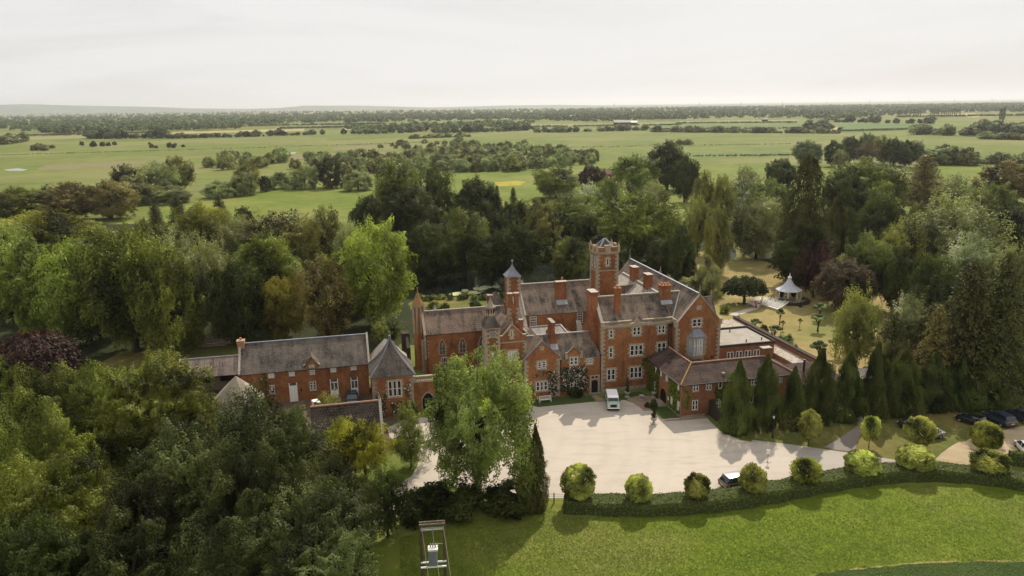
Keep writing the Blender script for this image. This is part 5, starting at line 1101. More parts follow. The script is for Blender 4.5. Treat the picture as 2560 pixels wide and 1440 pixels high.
T = [
 # lower left foreground, nearest first
 ('near0',650,985,16,350,'leaf_yew','yew_tree','huge dark blue-green tree filling the lower left, topmost beside the dark barn roof',FG),
 ('near1',385,905,14,300,'leaf_oak','oak_tree','round green oak with sunlit crown just below the timber shed',FG),
 ('near2',265,915,14,230,'leaf_oak','oak_tree','green oak between the copper beech and the round oak below the shed',FG),
 ('near0',90,925,14,260,'leaf_oak','oak_tree','sunlit green oak at left edge below the copper beech',FG),
 ('near0',70,1010,15,270,'leaf_oak','oak_tree','large green oak at left edge halfway down the lower left wood',FG),
 ('near1',120,1150,14,330,'leaf_oak','oak_tree','green oak at left edge low in the frame',FG),
 ('near2',60,1300,12,330,'leaf_dark','oak_tree','dark oak in the bottom left corner of the frame',FG),
 ('near2',450,1075,15,360,'leaf_yew','yew_tree','wide dark green tree left of the huge blue-green tree',FG),
 ('near0',590,1120,15,300,'leaf_yew','yew_tree','dark textured tree in the middle of the lower left mass',FG),
 ('near1',820,1150,12,230,'leaf_yew','yew_tree','dark green tree in front of the dark barn roof',FG),
 ('near0',330,1205,13,330,'leaf_yew','yew_tree','shaded dark tree left of the gap with pink gravel showing',FG),
 ('near2',780,1215,12,330,'leaf_yew','yew_tree','dark tree low in the foreground above the lane',FG),
 ('near0',560,1290,11,340,'leaf_yew','yew_tree','shaded tree at the bottom edge left of centre',FG),
 ('near1',800,1330,10,330,'leaf_yew','yew_tree','shaded tree at the bottom edge beside the transformer poles',FG),
 ('near0',300,1340,11,330,'leaf_dark','oak_tree','very dark tree at the bottom edge near the left corner',FG),
 ('loose0',960,1165,8,140,'leaf_dark','small_tree','small dark tree on a thin trunk beside the lane',FG),
 ('loose1',1022,1045,6.5,105,'leaf_mid','small_tree','young green tree on a thin trunk left of the big ash',FG),
 ('loose2',1020,1000,5,70,'leaf_mid','small_tree','slim young tree on the lawn beside the pavilion door',FG),
 ('loose2',905,1050,7.5,150,'leaf_yellowgreen','shrub_tree','yellow-green leafy shrub climbing against the dark barn roof',FG),
 ('loose1',850,1045,6.5,90,'leaf_yellowgreen','shrub_tree','yellowish shrub at the left part of the dark barn roof',FG),
 ('loose0',815,985,7,110,'leaf_olive','shrub_tree','olive-yellow bush left of the dark barn ridge',FG),
 ('ash',1186,893,16.8,300,'leaf_ash','ash_tree','tall airy ash tree standing in front of the clock tower on the gravel edge',None),
 ('column0',1340,1074,9.5,52,'leaf_conifer','cypress_tree','dark narrow cypress beside the ash at the gravel edge',None),
 ('loose1',1322,1105,8.0,95,'leaf_mid','small_tree','leafy ivy-grown tree in front of the dark narrow cypress',None),
 ('bush1',1265,1206,3.2,150,'leaf_dark','bush','dark bush mass at the foot of the ash, right of its trunk',None),
 ('bush0',1120,1214,3.2,170,'leaf_dark','bush','dark bush mass at the foot of the ash, left of its trunk',None),
 ('bush2',1040,1225,3.5,120,'leaf_dark','bush','low dark bush between the lane and the ash',None),
 # copper beech and the wood behind the stable block
 ('weeping',70,838,10,205,'leaf_purple','copper_beech','purple weeping beech at left edge above the green oaks',None),
 ('oak3',300,568,23,270,'leaf_oak','oak_tree','huge dark green oak towering left of the timber shed',LW),
 ('oak0',395,620,20,170,'leaf_oak','oak_tree','dark oak with lit right edge, right half of the huge oak group',LW),
 ('oak1',185,600,20,230,'leaf_oak','oak_tree','tall dark oak left of the huge oak by the timber shed',LW),
 ('oak2',60,600,19,220,'leaf_oak','oak_tree','dark oak at left edge above the purple beech',LW),
 ('oak1',95,530,17,250,'leaf_lime','lime_tree','pale yellow-green lime at left edge of the wood',LW),
 ('tall1',-10,560,18,160,'leaf_mid','broadleaf_tree','mid green tree cut by the left edge of the wood',LW),
 ('loose0',520,598,20,150,'leaf_grey','broadleaf_tree','grey-green dark-bellied tree between huge oak and golden conifer',LW),
 ('loose1',440,575,18,170,'leaf_pale','broadleaf_tree','silvery pale tree behind the huge oak',LW),
 ('oak2',655,590,18,200,'leaf_oak','oak_tree','green oak right behind the golden conifer',LW),
 ('oak3',580,655,16,150,'leaf_dark','oak_tree','shaded dark tree left of the golden conifer',LW),
 ('oak0',492,512,17,160,'leaf_lime','lime_tree','bright lime tree at the far edge of the wood below the bright field',LW),
 ('loose2',690,528,17,230,'leaf_olive','broadleaf_tree','broad olive-green tree at the field edge behind the oaks',LW),
 ('loose0',600,540,16,150,'leaf_grey','broadleaf_tree','soft grey-green tree left of the broad olive tree',LW),
 ('tall0',810,520,18,120,'leaf_olive','broadleaf_tree','thin-leaved olive tree standing against the bright field',LW),
 ('tall1',870,555,15,90,'leaf_grey','broadleaf_tree','slim grey-green tree just left of the dark tall pair',LW),
 ('tall1',695,698,850,128,'leaf_gold','golden_conifer','golden conifer standing behind the stable block roof',None),
 ('tall0',805,645,848,170,'leaf_brown','conifer_tree','dark brownish conifer behind the golden conifer',LW),
 ('tall0',890,600,15,150,'leaf_dark','broadleaf_tree','shaded tree between brown conifer and bright lime maple',LW),
 ('oak3',935,556,21,212,'leaf_lime','maple_tree','bright yellow-green maple beside the pond',None),
 ('loose2',962,792,6,90,'leaf_mid','small_tree','small pale green tree behind the swept pavilion roof',None),
 ('bush2',470,815,4,90,'leaf_mid','bush','bush in the shade of the wood left of the timber pile',LW),
 ('bush0',575,800,3.5,80,'leaf_dark','bush','dark bush in the shade behind the timber shed',LW),
 ('oak1',265,455,15,150,'leaf_brown','broadleaf_tree','brownish olive tree at the far left field edge, right one',LW),
 ('oak2',170,458,15,170,'leaf_brown','broadleaf_tree','brownish olive tree at the far left field edge, middle one',LW),
 ('oak3',30,470,14,170,'leaf_oak','broadleaf_tree','dark green tree at the far left field edge',LW),
 ('bush1',100,500,9,150,'leaf_olive','bush','olive scrub below the brownish field-edge trees',LW),
 ('conifer0',440,492,12,70,'leaf_conifer','conifer_tree','small dark conifer poking above the wood left of the bright field',LW),
 ('conifer1',545,490,13,75,'leaf_conifer','conifer_tree','dark conifer standing against the bright field',LW),
 ('conifer0',385,510,12,70,'leaf_conifer','conifer_tree','dark conifer left of the other small conifers',LW),
 ('bush2',610,518,8,50,'leaf_dark','bush','dark bush at the edge of the bright field',LW),
 # willows and bushes at the marsh edge
 ('round2',325,412,505,130,'leaf_grey','willow_tree','round dark willow at the marsh edge, left end of its row','trees at the marsh edge'),
 ('round1',385,405,500,110,'leaf_willow','willow_tree','pale grey willow beside the round dark willow','trees at the marsh edge'),
 ('tall0',437,393,482,100,'leaf_olive','willow_tree','tall bare-stemmed brownish willow above the marsh-edge row','trees at the marsh edge'),
 ('round0',330,455,512,120,'leaf_grey','bush','grey-green thicket below the round dark willow','trees at the marsh edge'),
 ('round1',420,465,508,120,'leaf_scrub','bush','pale scrub below the tall brownish willow','trees at the marsh edge'),
 ('round0',545,452,494,90,'leaf_scrub','willow_tree','round clipped-looking willow, left of the pair by the bright field','trees at the marsh edge'),
 ('round0',605,430,488,80,'leaf_scrub','willow_tree','round willow, right of the pair by the bright field','trees at the marsh edge'),
 ('round1',612,402,472,70,'leaf_olive','willow_tree','darker olive willow behind the round pair','trees at the marsh edge'),
 ('round2',661,440,479,38,'leaf_dark','bush','small dark round bush at the corner of the bright field','trees at the marsh edge'),
 ('round2',700,430,472,70,'leaf_scrub','willow_tree','grey willow right of the small dark bush','trees at the marsh edge'),
 ('round0',758,415,472,80,'leaf_scrub','willow_tree','loose grey willow left of the single dark oak','trees at the marsh edge'),
 ('round0',822,392,470,80,'leaf_dark','oak_tree','single dark round oak standing in the marsh scrub','trees at the marsh edge'),
 ('round1',565,376,424,50,'leaf_pale','willow_tree','pale silvery willow rising behind the marsh scrub','trees at the marsh edge'),
 ('round2',893,428,476,90,'leaf_scrub','bush','grey scrub between dark oak and tall pair','trees at the marsh edge'),
 # beyond the pond
 ('tall0',985,405,24,150,'leaf_oak','tall_tree','tallest pale-topped tree of the dark pair left of the green meadow',CW),
 ('tall1',1090,418,23,110,'leaf_dark','tall_tree','dark right tree of the tall pair left of the green meadow',CW),
 ('oak1',1030,470,20,170,'leaf_dark','tall_tree','dark lower crown between the two tall trees',CW),
 ('oak2',925,490,15,90,'leaf_dark','broadleaf_tree','dark tree at the left foot of the tall pair',CW),
 ('oak0',1190,446,19,130,'leaf_dark','broadleaf_tree','dark pointed tree right of the tall pair',CW),
 ('tall0',1160,530,17,140,'leaf_mid','broadleaf_tree','shaded green tree in front of the dark pointed tree',CW),
 ('tall1',1065,560,15,140,'leaf_dark','broadleaf_tree','shadowed tree on the far bank behind the chapel turret',CW),
 ('oak3',1290,560,15,140,'leaf_dark','broadleaf_tree','black-green tree on the far pond bank',CW),
 ('oak2',1230,590,12,120,'leaf_dark','broadleaf_tree','low shadowed tree on the far bank left of the black-green tree',CW),
 ('conifer1',1242,466,15,42,'leaf_conifer','conifer_tree','small dark conifer on the meadow edge, left of two',CW),
 ('conifer0',1283,470,14,40,'leaf_conifer','conifer_tree','small dark conifer on the meadow edge, right of two',CW),
 ('oak0',1390,415,15,130,'leaf_oak','oak_tree','round dark oak in front of the copper tree by the pink roof',CW),
 ('oak1',1478,414,14,80,'leaf_purple','copper_tree','rusty copper tree left of the pink roof',CW),
 ('loose0',1478,456,15,90,'leaf_white','blossom_tree','cream-flowering tree below the copper tree',CW),
 ('loose1',1430,480,16,160,'leaf_mid','broadleaf_tree','broad mid green tree below the round dark oak',CW),
 ('oak2',1350,510,15,110,'leaf_olive','broadleaf_tree','olive tree left of the broad mid green tree',CW),
 ('oak2',1598,488,19,220,'leaf_oak','oak_tree','massive dark oak directly behind the square tower',CW),
 ('oak3',1520,445,16,80,'leaf_mid','broadleaf_tree','green tree right in front of the pink roofed house',CW),
 ('oak0',1592,388,19,130,'leaf_oak','oak_tree','dark domed oak right of the pink roof',CW),
 ('oak1',1672,355,24,100,'leaf_dark','oak_tree','highest dark crown right of the domed oak',CW),
 ('oak3',1715,392,20,80,'leaf_dark','oak_tree','dark oak on the right shoulder of the highest crown',CW),
 ('loose2',1560,452,15,80,'leaf_pale','broadleaf_tree','pale whitish tree behind the massive dark oak',CW),
 ('loose0',1640,450,16,90,'leaf_grey','broadleaf_tree','pale loose tree right behind the massive dark oak',CW),
 ('oak1',1425,595,12,98,'leaf_mid','small_tree','lit green tree on the pond bank left of the square tower',None),
 ('tall0',1700,560,15,90,'leaf_dark','broadleaf_tree','shadowed tree right of the massive dark oak',CW),
 ('tall1',1655,600,10,100,'leaf_dark','broadleaf_tree','low dark tree behind the ridge of the house',CW),
 # right-hand park
 ('tall0',1765,430,20,70,'leaf_olive','alder_tree','slender alder by the river, leftmost of its clump',RW),
 ('tall1',1808,440,19,70,'leaf_olive','alder_tree','slender alder by the river, second from left',RW),
 ('loose0',1750,490,17,90,'leaf_olive','alder_tree','thin alder in front of the slender pair',RW),
 ('tall0',1800,520,17,80,'leaf_olive','alder_tree','thin alder with bare lower trunk over the river',RW),
 ('loose1',1868,418,16,80,'leaf_grey','broadleaf_tree','thin-topped tree against the far meadow',RW),
 ('loose2',1862,445,17,110,'leaf_white','blossom_tree','creamy blossoming tree right of the alders',RW),
 ('oak1',1955,398,16,85,'leaf_dark','oak_tree','dark round oak on the meadow edge left of the giant conifer',RW),
 ('oak3',1925,450,17,110,'leaf_mid','broadleaf_tree','mid green tree left of the giant conifer',RW),
 ('oak0',1900,488,18,146,'leaf_pale','sycamore_tree','pale blue-green domed sycamore by the river',RW),
 ('giant',2025,396,30,112,'leaf_conifer','giant_conifer','giant dark brown-green conifer towering over the right park',None),
 ('giant',2026,492,20,58,'leaf_conifer','conifer_tree','small dark conifer in front of the giant conifer',RW),
 ('column0',2098,497,18,70,'leaf_conifer','conifer_tree','dark pointed conifer right below the giant conifer',RW),
 ('giant',2125,520,15,60,'leaf_cypress','conifer_tree','blunt dark conifer right of the pointed one',RW),
 ('oak2',2010,560,15,160,'leaf_dark','yew_tree','wide black-green yew above the wedding lawn',RW),
 ('oak0',2175,400,22,210,'leaf_oak','oak_tree','massive dark oak in the centre of the right park',RW),
 ('oak1',2120,430,20,120,'leaf_dark','oak_tree','dark left shoulder of the massive park oak',RW),
 ('tall1',2210,480,18,120,'leaf_dark','oak_tree','shaded tree below the massive park oak',RW),
 ('conifer1',2318,390,20,150,'leaf_brown','cedar_tree','flat-tiered brownish cedar at the meadow edge',RW),
 ('loose0',2390,484,21,245,'leaf_grey','plane_tree','broad pale grey-green tree dominating the right park',RW),
 ('loose2',2260,545,16,120,'leaf_olive','broadleaf_tree','olive tree on the left flank of the broad pale tree',RW),
 ('loose1',2440,585,15,160,'leaf_white','blossom_tree','white-flowering tree right below the broad pale tree',RW),
 ('loose1',2390,440,16,110,'leaf_grey','broadleaf_tree','greyish tree behind the broad pale tree',RW),
 ('oak3',2490,460,17,130,'leaf_mid','broadleaf_tree','mid green tree right of the broad pale tree',RW),
 ('oak2',2530,400,18,150,'leaf_brown','oak_tree','brown-green oak at right edge against the meadow',RW),
 ('oak1',2540,520,16,150,'leaf_dark','oak_tree','dark oak at right edge below the brown-green one',RW),
 ('conifer0',2440,455,13,80,'leaf_dark','broadleaf_tree','small dark tree between broad pale tree and right edge',RW),
 ('loose0',2545,610,14,130,'leaf_grey','broadleaf_tree','grey-green tree cut by right edge',RW),
 ('loose2',2045,602,13,105,'leaf_purple','copper_beech','purple-leaved tree behind the white gazebo',None),
 ('oak3',2115,648,11,150,'leaf_bronze','bronze_tree','bronze rounded tree right of the white gazebo',None),
 ('oak0',2165,590,15,140,'leaf_mid','broadleaf_tree','blue-green layered tree behind the bronze tree',RW),
 ('tall0',2255,620,14,110,'leaf_dark','broadleaf_tree','shadowed tree below the broad pale tree, left',RW),
 ('tall1',2340,640,14,140,'leaf_dark','broadleaf_tree','shadowed tree below the broad pale tree, middle',RW),
 ('weeping',1864,692,760,106,'leaf_dark','weeping_tree','dark weeping tree on the lawn beside the white chairs',None),
 ('column2',1722,636,8,48,'leaf_dark','yew_tree','dark clipped upright yew behind the main roof',None),
 ('column0',1770,645,9,66,'leaf_grey','cypress_tree','grey-green columnar shrub right of the clipped yew',None),
 ('bush1',1728,692,4.5,90,'leaf_olive','bush','round olive bush just behind the main roof',None),
 # right front: conifer belt
 ('loose0',2150,722,14,130,'leaf_olive','maple_tree','loose yellowish-green tree in front of the lawn, left of the blossom tree',RW),
 ('loose1',2280,738,12,110,'leaf_white','blossom_tree','white-topped flowering tree beside the loose yellowish tree',RW),
 ('loose2',2230,850,9,110,'leaf_olive','broadleaf_tree','olive tree low between the cypress row and the blossom tree',RW),
 ('conifer0',2440,660,1005,210,'leaf_conifer','conifer_tree','big dark conifer at right, left one of the pair above the car park',RW),
 ('conifer1',2525,640,1000,190,'leaf_conifer','conifer_tree','big dark conifer cut by the right edge above the car park',RW),
 ('conifer1',2350,770,1000,140,'leaf_brown','conifer_tree','brownish conifer left of the big dark pair',RW),
 ('loose2',2320,860,985,90,'leaf_bronze','broadleaf_tree','reddish brown small tree in front of the brownish conifer',RW),
 ('conifer0',2490,800,1012,180,'leaf_conifer','conifer_tree','dark conifer in front of the big pair, right above the parked cars',RW),
]
for r in T:
    q = tree(*r[:8], group=r[8])
    if r[6] == 'weeping_tree': q.rotation_euler.z = 0; q.scale.y *= .75
# the trees that fill the woods between the ones described above
def fill(P, n, hs, mats, keys, name, label, group, seed):
    rr = random.Random(seed); xs = [p[0] for p in P]; ys = [p[1] for p in P]; put = []
    for _ in range(n*15):
        if len(put) >= n: break
        x, y = rr.uniform(min(xs), max(xs)), rr.uniform(min(ys), max(ys))
        if not in_poly(x, y, P): continue
        g = G(x, y)
        if any((g-q).length < 6.5 for q in put): continue
        h = rr.uniform(*hs); put.append(g); plant(rr.choice(keys), (g.x, g.y, 0), h, h*rr.uniform(.6, .85), rr.choice(mats), name, label, 'tree', group)
def in_poly(x, y, P):
    c = False
    for i in range(len(P)):
        (x0, y0), (x1, y1) = P[i], P[i-1]
        if (y0 > y) != (y1 > y) and x < (x1-x0)*(y-y0)/(y1-y0)+x0: c = not c
    return c
OK = ['round0','round1','round2','oak1','oak2']
fill([(-60,640),(-60,830),(240,850),(460,830),(560,800),(620,820),(900,790),(1000,730),(880,640),(400,610)], 70, (8, 12), ['leaf_dark','leaf_oak','leaf_mid'], OK, 'woodland_tree', 'shaded tree filling the wood behind the stable block', 'trees filling the left wood', 41)
fill([(880,590),(1000,575),(1500,575),(1720,590),(1700,650),(1580,640),(1400,635),(1200,650),(1060,660),(960,680)], 52, (9, 13), ['leaf_dark','leaf_dark','leaf_oak'], OK, 'woodland_tree', 'dark tree filling the far bank of the pond', 'trees filling the far bank', 42)
fill([(1850,580),(2000,560),(2560,560),(2700,640),(2700,800),(2420,800),(2300,740),(2060,660),(1960,640)], 52, (7, 11), ['leaf_dark','leaf_mid','leaf_oak'], OK, 'woodland_tree', 'shaded tree filling the right-hand park behind the lawn', 'trees filling the right park', 43)
fill([(2180,930),(2260,860),(2420,800),(2700,800),(2700,960),(2400,985),(2240,985)], 26, (9, 13), ['leaf_conifer','leaf_dark'], ['conifer0','conifer1','oak1'], 'woodland_tree', 'dark tree in the belt behind the cypress row', 'trees filling the dark belt', 44)
fill([(-500,1100),(-100,1000),(200,1040),(650,1200),(860,1330),(820,1460),(300,1500),(-500,1500)], 26, (6, 9), ['leaf_yew','leaf_oak','leaf_dark'], OK, 'woodland_tree', 'shaded tree low in the foreground wood', 'trees filling the foreground wood', 45)
def bank(P0, P1, n, hs, label, seed, gr):
    rr = random.Random(seed)
    for i in range(n):
        t = (i+rr.random())/n; g = G(P0[0]+(P1[0]-P0[0])*t, P0[1]+(P1[1]-P0[1])*t); h = rr.uniform(*hs); plant(rr.choice(['bush0','bush1','bush2']), (g.x, g.y, 0), h, h*rr.uniform(1.2, 1.7), rr.choice(['leaf_dark','leaf_oak']), 'bush', label, 'bush', gr)
bank((1020,680),(1560,632), 16, (4, 7), 'dark overhanging bush on the far bank of the pond', 46, 'bushes on the far bank')
# the clipped row of cypresses behind the drive
ROW = 'row of tall cypresses behind the drive'
CY = [(1852,909,1080,74,'first and lowest cypress of the row, next to the tiled wing'),(1920,893,1074,72,'second cypress of the row from the tiled wing'),(1990,922,1068,66,'third, slightly shorter cypress of the row'),
      (2058,882,1058,76,'fourth cypress of the row, behind the pale mop-head tree'),(2128,888,1050,78,'fifth cypress of the row, left of the footpath'),(2200,865,1042,82,'sixth cypress of the row, right of the footpath'),
      (2268,880,1036,80,'seventh cypress of the row, above the dark parked car'),(2340,890,1028,84,'eighth cypress of the row, above the silver car'),(2405,900,1022,80,'ninth cypress of the row, deep in shade'),(2475,905,1018,84,'last cypress of the row, above the dark parked cars')]
for i, (x, y, h, w_, lb) in enumerate(CY): tree('column%d' % (i % 3), x, y, h, w_, 'leaf_cypress', 'cypress_tree', lb, ROW)
# mop-head trees: along the hedge and on the verge
MOP = [(1447,1165,1268,90,'largest mop-head tree, left end of the hedge'),(1597,1190,1274,70,'mop-head tree on the hedge, second from the left'),(1744,1186,1268,68,'mop-head tree on the hedge left of the graphite car'),
       (1886,1165,1250,70,'mop-head tree half covering the graphite car'),(2018,1150,1226,82,'yellowish mop-head tree on the hedge right of the graphite car'),(2157,1130,1202,88,'mop-head tree on the hedge in front of the footpath mouth'),
       (2290,1118,1190,96,'wide flattened mop-head tree on the hedge'),(2478,1128,1202,94,'grey-green mop-head tree at the right end of the hedge'),
       (2028,1027,1116,58,'pale mop-head tree on tall trunk in front of the cypress row'),(2180,1043,1120,50,'small mop-head tree with pointed top right of the footpath'),
       (2305,1044,1130,76,'mop-head tree on bare trunk in front of the silver car'),(2472,1060,1140,80,'bright yellow-green mop-head tree beside the car park')]
for i, (x, y, h, w_, lb) in enumerate(MOP):
    m = 'leaf_ball' if i not in (4, 11) else 'leaf_lime'
    tree('mophead%d' % (i % 5), x, y, h, w_, m, 'mophead_tree', lb, 'clipped mop-head trees along the drive')
# cloud-pruned trees and shrubs on the dry lawn
CLD = [(1952,773,3.2,26,'bare forked garden tree in front of the white chairs','cloud1'),(2052,758,3.6,44,'flat-topped garden pine, farthest right of the gazebo','cloud0'),(2048,787,3.3,44,'umbrella-shaped garden pine below the flat-topped one','cloud1'),
       (2095,780,3.2,34,'small garden pine right of the umbrella pair','cloud0'),(1890,797,2.6,32,'bluish flat garden pine beside the parapet, upper one','cloud0'),(1938,815,2.7,42,'bluish flat garden pine beside the parapet, lower one','cloud1'),
       (2050,852,4.2,42,'thin-stemmed garden pine right of the parapet end','cloud0'),(2092,845,3.4,44,'garden pine against the loose yellowish tree','cloud1')]
for x, y, h, w_, lb, k in CLD: tree(k, x, y, h, w_, 'leaf_pine', 'garden_pine', lb, 'cloud-pruned pines on the dry lawn')
for x, y, h, w_, lb in ((1958,802,1.9,16,'young staked tree on the dry lawn below the forked one'),(2001,797,1.9,14,'thin leafless sapling alone on the dry lawn')): tree('cloud1', x, y, h, w_, 'leaf_olive', 'sapling', lb, 'saplings on the dry lawn')
for x, y, h, w_, m, k, lb in ((1911,812,1.7,26,'leaf_dark','bush0','clipped dark green dome shrub beside the parapet'),(1965,835,1.7,44,'leaf_mid','bush1','leafy low shrub beside the lower parapet'),(1812,765,1.6,30,'leaf_lime','bush2','yellow-green shrub at the upper end of the parapet'),
      (1842,790,1.0,18,'leaf_dark','bush0','small dark dome shrub by the garden path'),(1085,752,2.0,44,'leaf_lime','bush1','bright bush by the pond behind the chapel roof'),(1112,756,1.8,26,'leaf_mid','bush2','green bush by the pond right of the bright one'),
      (1187,752,1.6,34,'leaf_dark','bush0','reedy dark clump on the pond bank behind the chapel ridge'),(1440,968,1.5,40,'leaf_dark','bush2','dark rounded shrub under the ground floor window beside the porch'),(2040,1070,1.0,22,'leaf_olive','bush1','tiny shrub under the pale mop-head tree')):
    tree(k, x, y, h, w_, m, 'shrub', lb, cat='shrub')

# ------------------------------------------------------------------ marsh scrub and hedgerows: single bushes and trees
def in_poly(x, y, P):
    c = False
    for i in range(len(P)):
        (x0, y0), (x1, y1) = P[i], P[i-1]
        if (y0 > y) != (y1 > y) and x < (x1-x0)*(y-y0)/(y1-y0)+x0: c = not c
    return c
def scatter(P, n, hs, asp, mats, name, label, group, keys, cat='bush', seed=1, mind=.6):
    rr = random.Random(seed); xs = [p[0] for p in P]; ys = [p[1] for p in P]; put = []
    for _ in range(n*12):
        if len(put) >= n: break
        x, y = rr.uniform(min(xs), max(xs)), rr.uniform(min(ys), max(ys))
        if not in_poly(x, y, P): continue
        g = G(x, y); h = rr.uniform(*hs); w_ = h*rr.uniform(*asp)
        if any((g-q).length < (w_+v)*.5*mind for q, v in put): continue
        put.append((g, w_)); plant(rr.choice(keys), (g.x, g.y, -.02*h), h, w_, rr.choice(mats), name, label, cat, group, parts=False)
SCR = ['leaf_scrub', 'leaf_scrub', 'leaf_willow', 'leaf_grey', 'leaf_olive']
B3 = ['bush0', 'bush1', 'bush2']; F3 = ['far0', 'far1', 'far2']
scatter([(900,440),(960,405),(1100,375),(1250,368),(1420,385),(1500,405),(1440,420),(1300,428),(1130,432),(1000,452)], 150, (6, 11), (1.1, 1.6), SCR, 'willow_bush', 'rounded grey-green willow bush in the thicket across the middle of the marsh', 'willow thicket in the marsh', B3, seed=3)
scatter([(480,420),(560,396),(900,392),(960,404),(900,436),(700,424),(600,420)], 50, (5, 10), (1.1, 1.6), SCR, 'willow_bush', 'grey-green willow bush in the scrub left of the thicket below the marsh pool', 'scrub below the marsh pool', B3, seed=4)
scatter([(930,372),(1000,362),(1160,352),(1170,372),(1010,378)], 22, (3, 7), (1.2, 1.9), SCR, 'willow_bush', 'isolated low bush scattered above the marsh thicket', 'scattered bushes above the thicket', B3, seed=5, mind=1.1)
scatter([(20,372),(150,366),(150,376),(20,380)], 9, (4, 7), (1.3, 2), ['leaf_grey','leaf_brown'], 'bush', 'dark low bush in the short row at the far left marsh', 'bushes at the far left marsh', B3, seed=6)
scatter([(200,362),(305,362),(305,369),(200,369)], 7, (4, 7), (1.1, 1.5), ['leaf_dark'], 'bush', 'small dark bush in the spaced line left of the pool', 'spaced line of dark bushes', B3, seed=7, mind=1.2)
scatter([(360,362),(495,362),(495,371),(360,371)], 8, (3, 7), (1.1, 1.5), ['leaf_brown','leaf_dark'], 'bush', 'small brown-green bush in the gappy line across the left marsh', 'gappy line of bushes', B3, seed=8, mind=1.2)
def hedgerow(pts, n, hs, mats, name, label, group, keys=F3, asp=(.8, 1.5), seed=1, cat='tree'):
    n = int(n*1.5) if n > 6 else n; rr = random.Random(seed); segs = [G(x, y) for x, y in pts]; Ls = [(segs[i+1]-segs[i]).length for i in range(len(segs)-1)]; tot = sum(Ls)
    for j in range(n):
        d = tot*(j+rr.random())/n; i = 0
        while d > Ls[i] and i < len(Ls)-1: d -= Ls[i]; i += 1
        p = segs[i].lerp(segs[i+1], d/Ls[i]); h = hs[0]*.55+(hs[1]-hs[0]*.55)*rr.random()**1.3; w_ = h*rr.uniform(*asp)*(1.5 if h < hs[0] else 1.15)
        plant(rr.choice(keys), (p.x+rr.uniform(-4, 4), p.y+rr.uniform(-4, 4), -.03*h), h, w_, rr.choice(mats), name, label, cat, group, parts=False)
FM = ['leaf_far', 'leaf_far', 'leaf_dark', 'leaf_grey']
hedgerow([(0,362),(75,352)], 7, (12, 17), ['leaf_grey','leaf_scrub'], 'tree', 'tall grey-green tree in the clump at the far left edge', 'clump at the far left edge', seed=11)
hedgerow([(220,346),(300,347),(420,346)], 12, (11, 17), FM, 'tree', 'dark hedgerow tree in the first line beyond the left marsh', 'first hedgerow beyond the left marsh', seed=12)
hedgerow([(420,347),(660,341)], 22, (6, 11), ['leaf_dark','leaf_far'], 'tree', 'low dark hedge tree right in the first line beyond the left marsh', 'low end of the first hedgerow', seed=13)
hedgerow([(680,340),(810,336)], 11, (7, 14), FM, 'tree', 'hedgerow tree between the left marsh and the straw field', 'hedgerow before the straw field', seed=14)
hedgerow([(100,330),(210,336)], 9, (12, 18), FM, 'tree', 'dark tree in the far left copse behind the first hedgerow', 'far left copse', seed=15)
hedgerow([(860,336),(1000,333),(1060,328)], 12, (9, 17), FM, 'tree', 'round-headed tree in the line left of the straw field gap', 'tree line left of the straw field', seed=16)
hedgerow([(1090,334),(1330,326)], 22, (8, 15), FM+['leaf_scrub'], 'tree', 'bushy tree in the line along the middle of the plain', 'tree line along the middle plain', seed=17)
hedgerow([(1020,347),(1170,342)], 11, (4, 8), SCR, 'bush', 'low rounded bush at the far side of the middle marsh', 'bushes at the far side of the marsh', B3, (1.2, 2.2), 18, 'bush')
hedgerow([(1340,332),(1620,326)], 22, (6, 13), FM+['leaf_scrub'], 'tree', 'grey-green tree in the line left of the farm buildings', 'tree line left of the farm', seed=19)
hedgerow([(1630,330),(2100,334)], 34, (5, 11), SCR+['leaf_dark'], 'bush', 'grey bush along the far hedge right of the farm', 'hedge right of the farm', B3, (1.1, 2), 20, 'bush')
hedgerow([(2020,328),(2080,324)], 4, (16, 22), ['leaf_far'], 'tree', 'big grey-green tree rising from the far hedge above the right meadow', 'big trees in the far hedge', seed=21)
hedgerow([(2080,306),(2340,310)], 14, (12, 17), ['leaf_far','leaf_dark'], 'tree', 'single round field tree standing in the line before the poplars', 'field trees before the poplars', asp=(.7, 1.0), seed=22)
hedgerow([(2290,336),(2440,340)], 12, (8, 16), ['leaf_grey','leaf_scrub','leaf_far'], 'willow_tree', 'pale willow in the group at the right side of the plain', 'willow group on the right plain', seed=23)
hedgerow([(2440,332),(2560,338)], 10, (10, 18), FM, 'tree', 'dark tree in the group at the far right edge', 'tree group at the far right edge', seed=24)
hedgerow([(2450,347),(2560,350)], 9, (6, 9), SCR, 'willow_bush', 'low rounded willow at the right edge of the meadow', 'low willows at the right meadow', B3, (1.4, 2.2), 25, 'bush')
hedgerow([(1690,361),(1735,362)], 5, (5, 8), SCR, 'bush', 'grey bush alone in the meadow above the domed oak', 'bushes alone in the meadow', B3, (1.1, 1.6), 26, 'bush')
hedgerow([(2330,410),(2440,414)], 9, (10, 15), ['leaf_grey','leaf_scrub'], 'willow_tree', 'grey willow in the clump right of the dark copse', 'willow clump right of the copse', seed=27)
hedgerow([(2440,410),(2560,408)], 9, (5, 9), SCR+['leaf_olive'], 'bush', 'low scrub bush right of the willow clump', 'scrub right of the willow clump', B3, (1.2, 2), 28, 'bush')
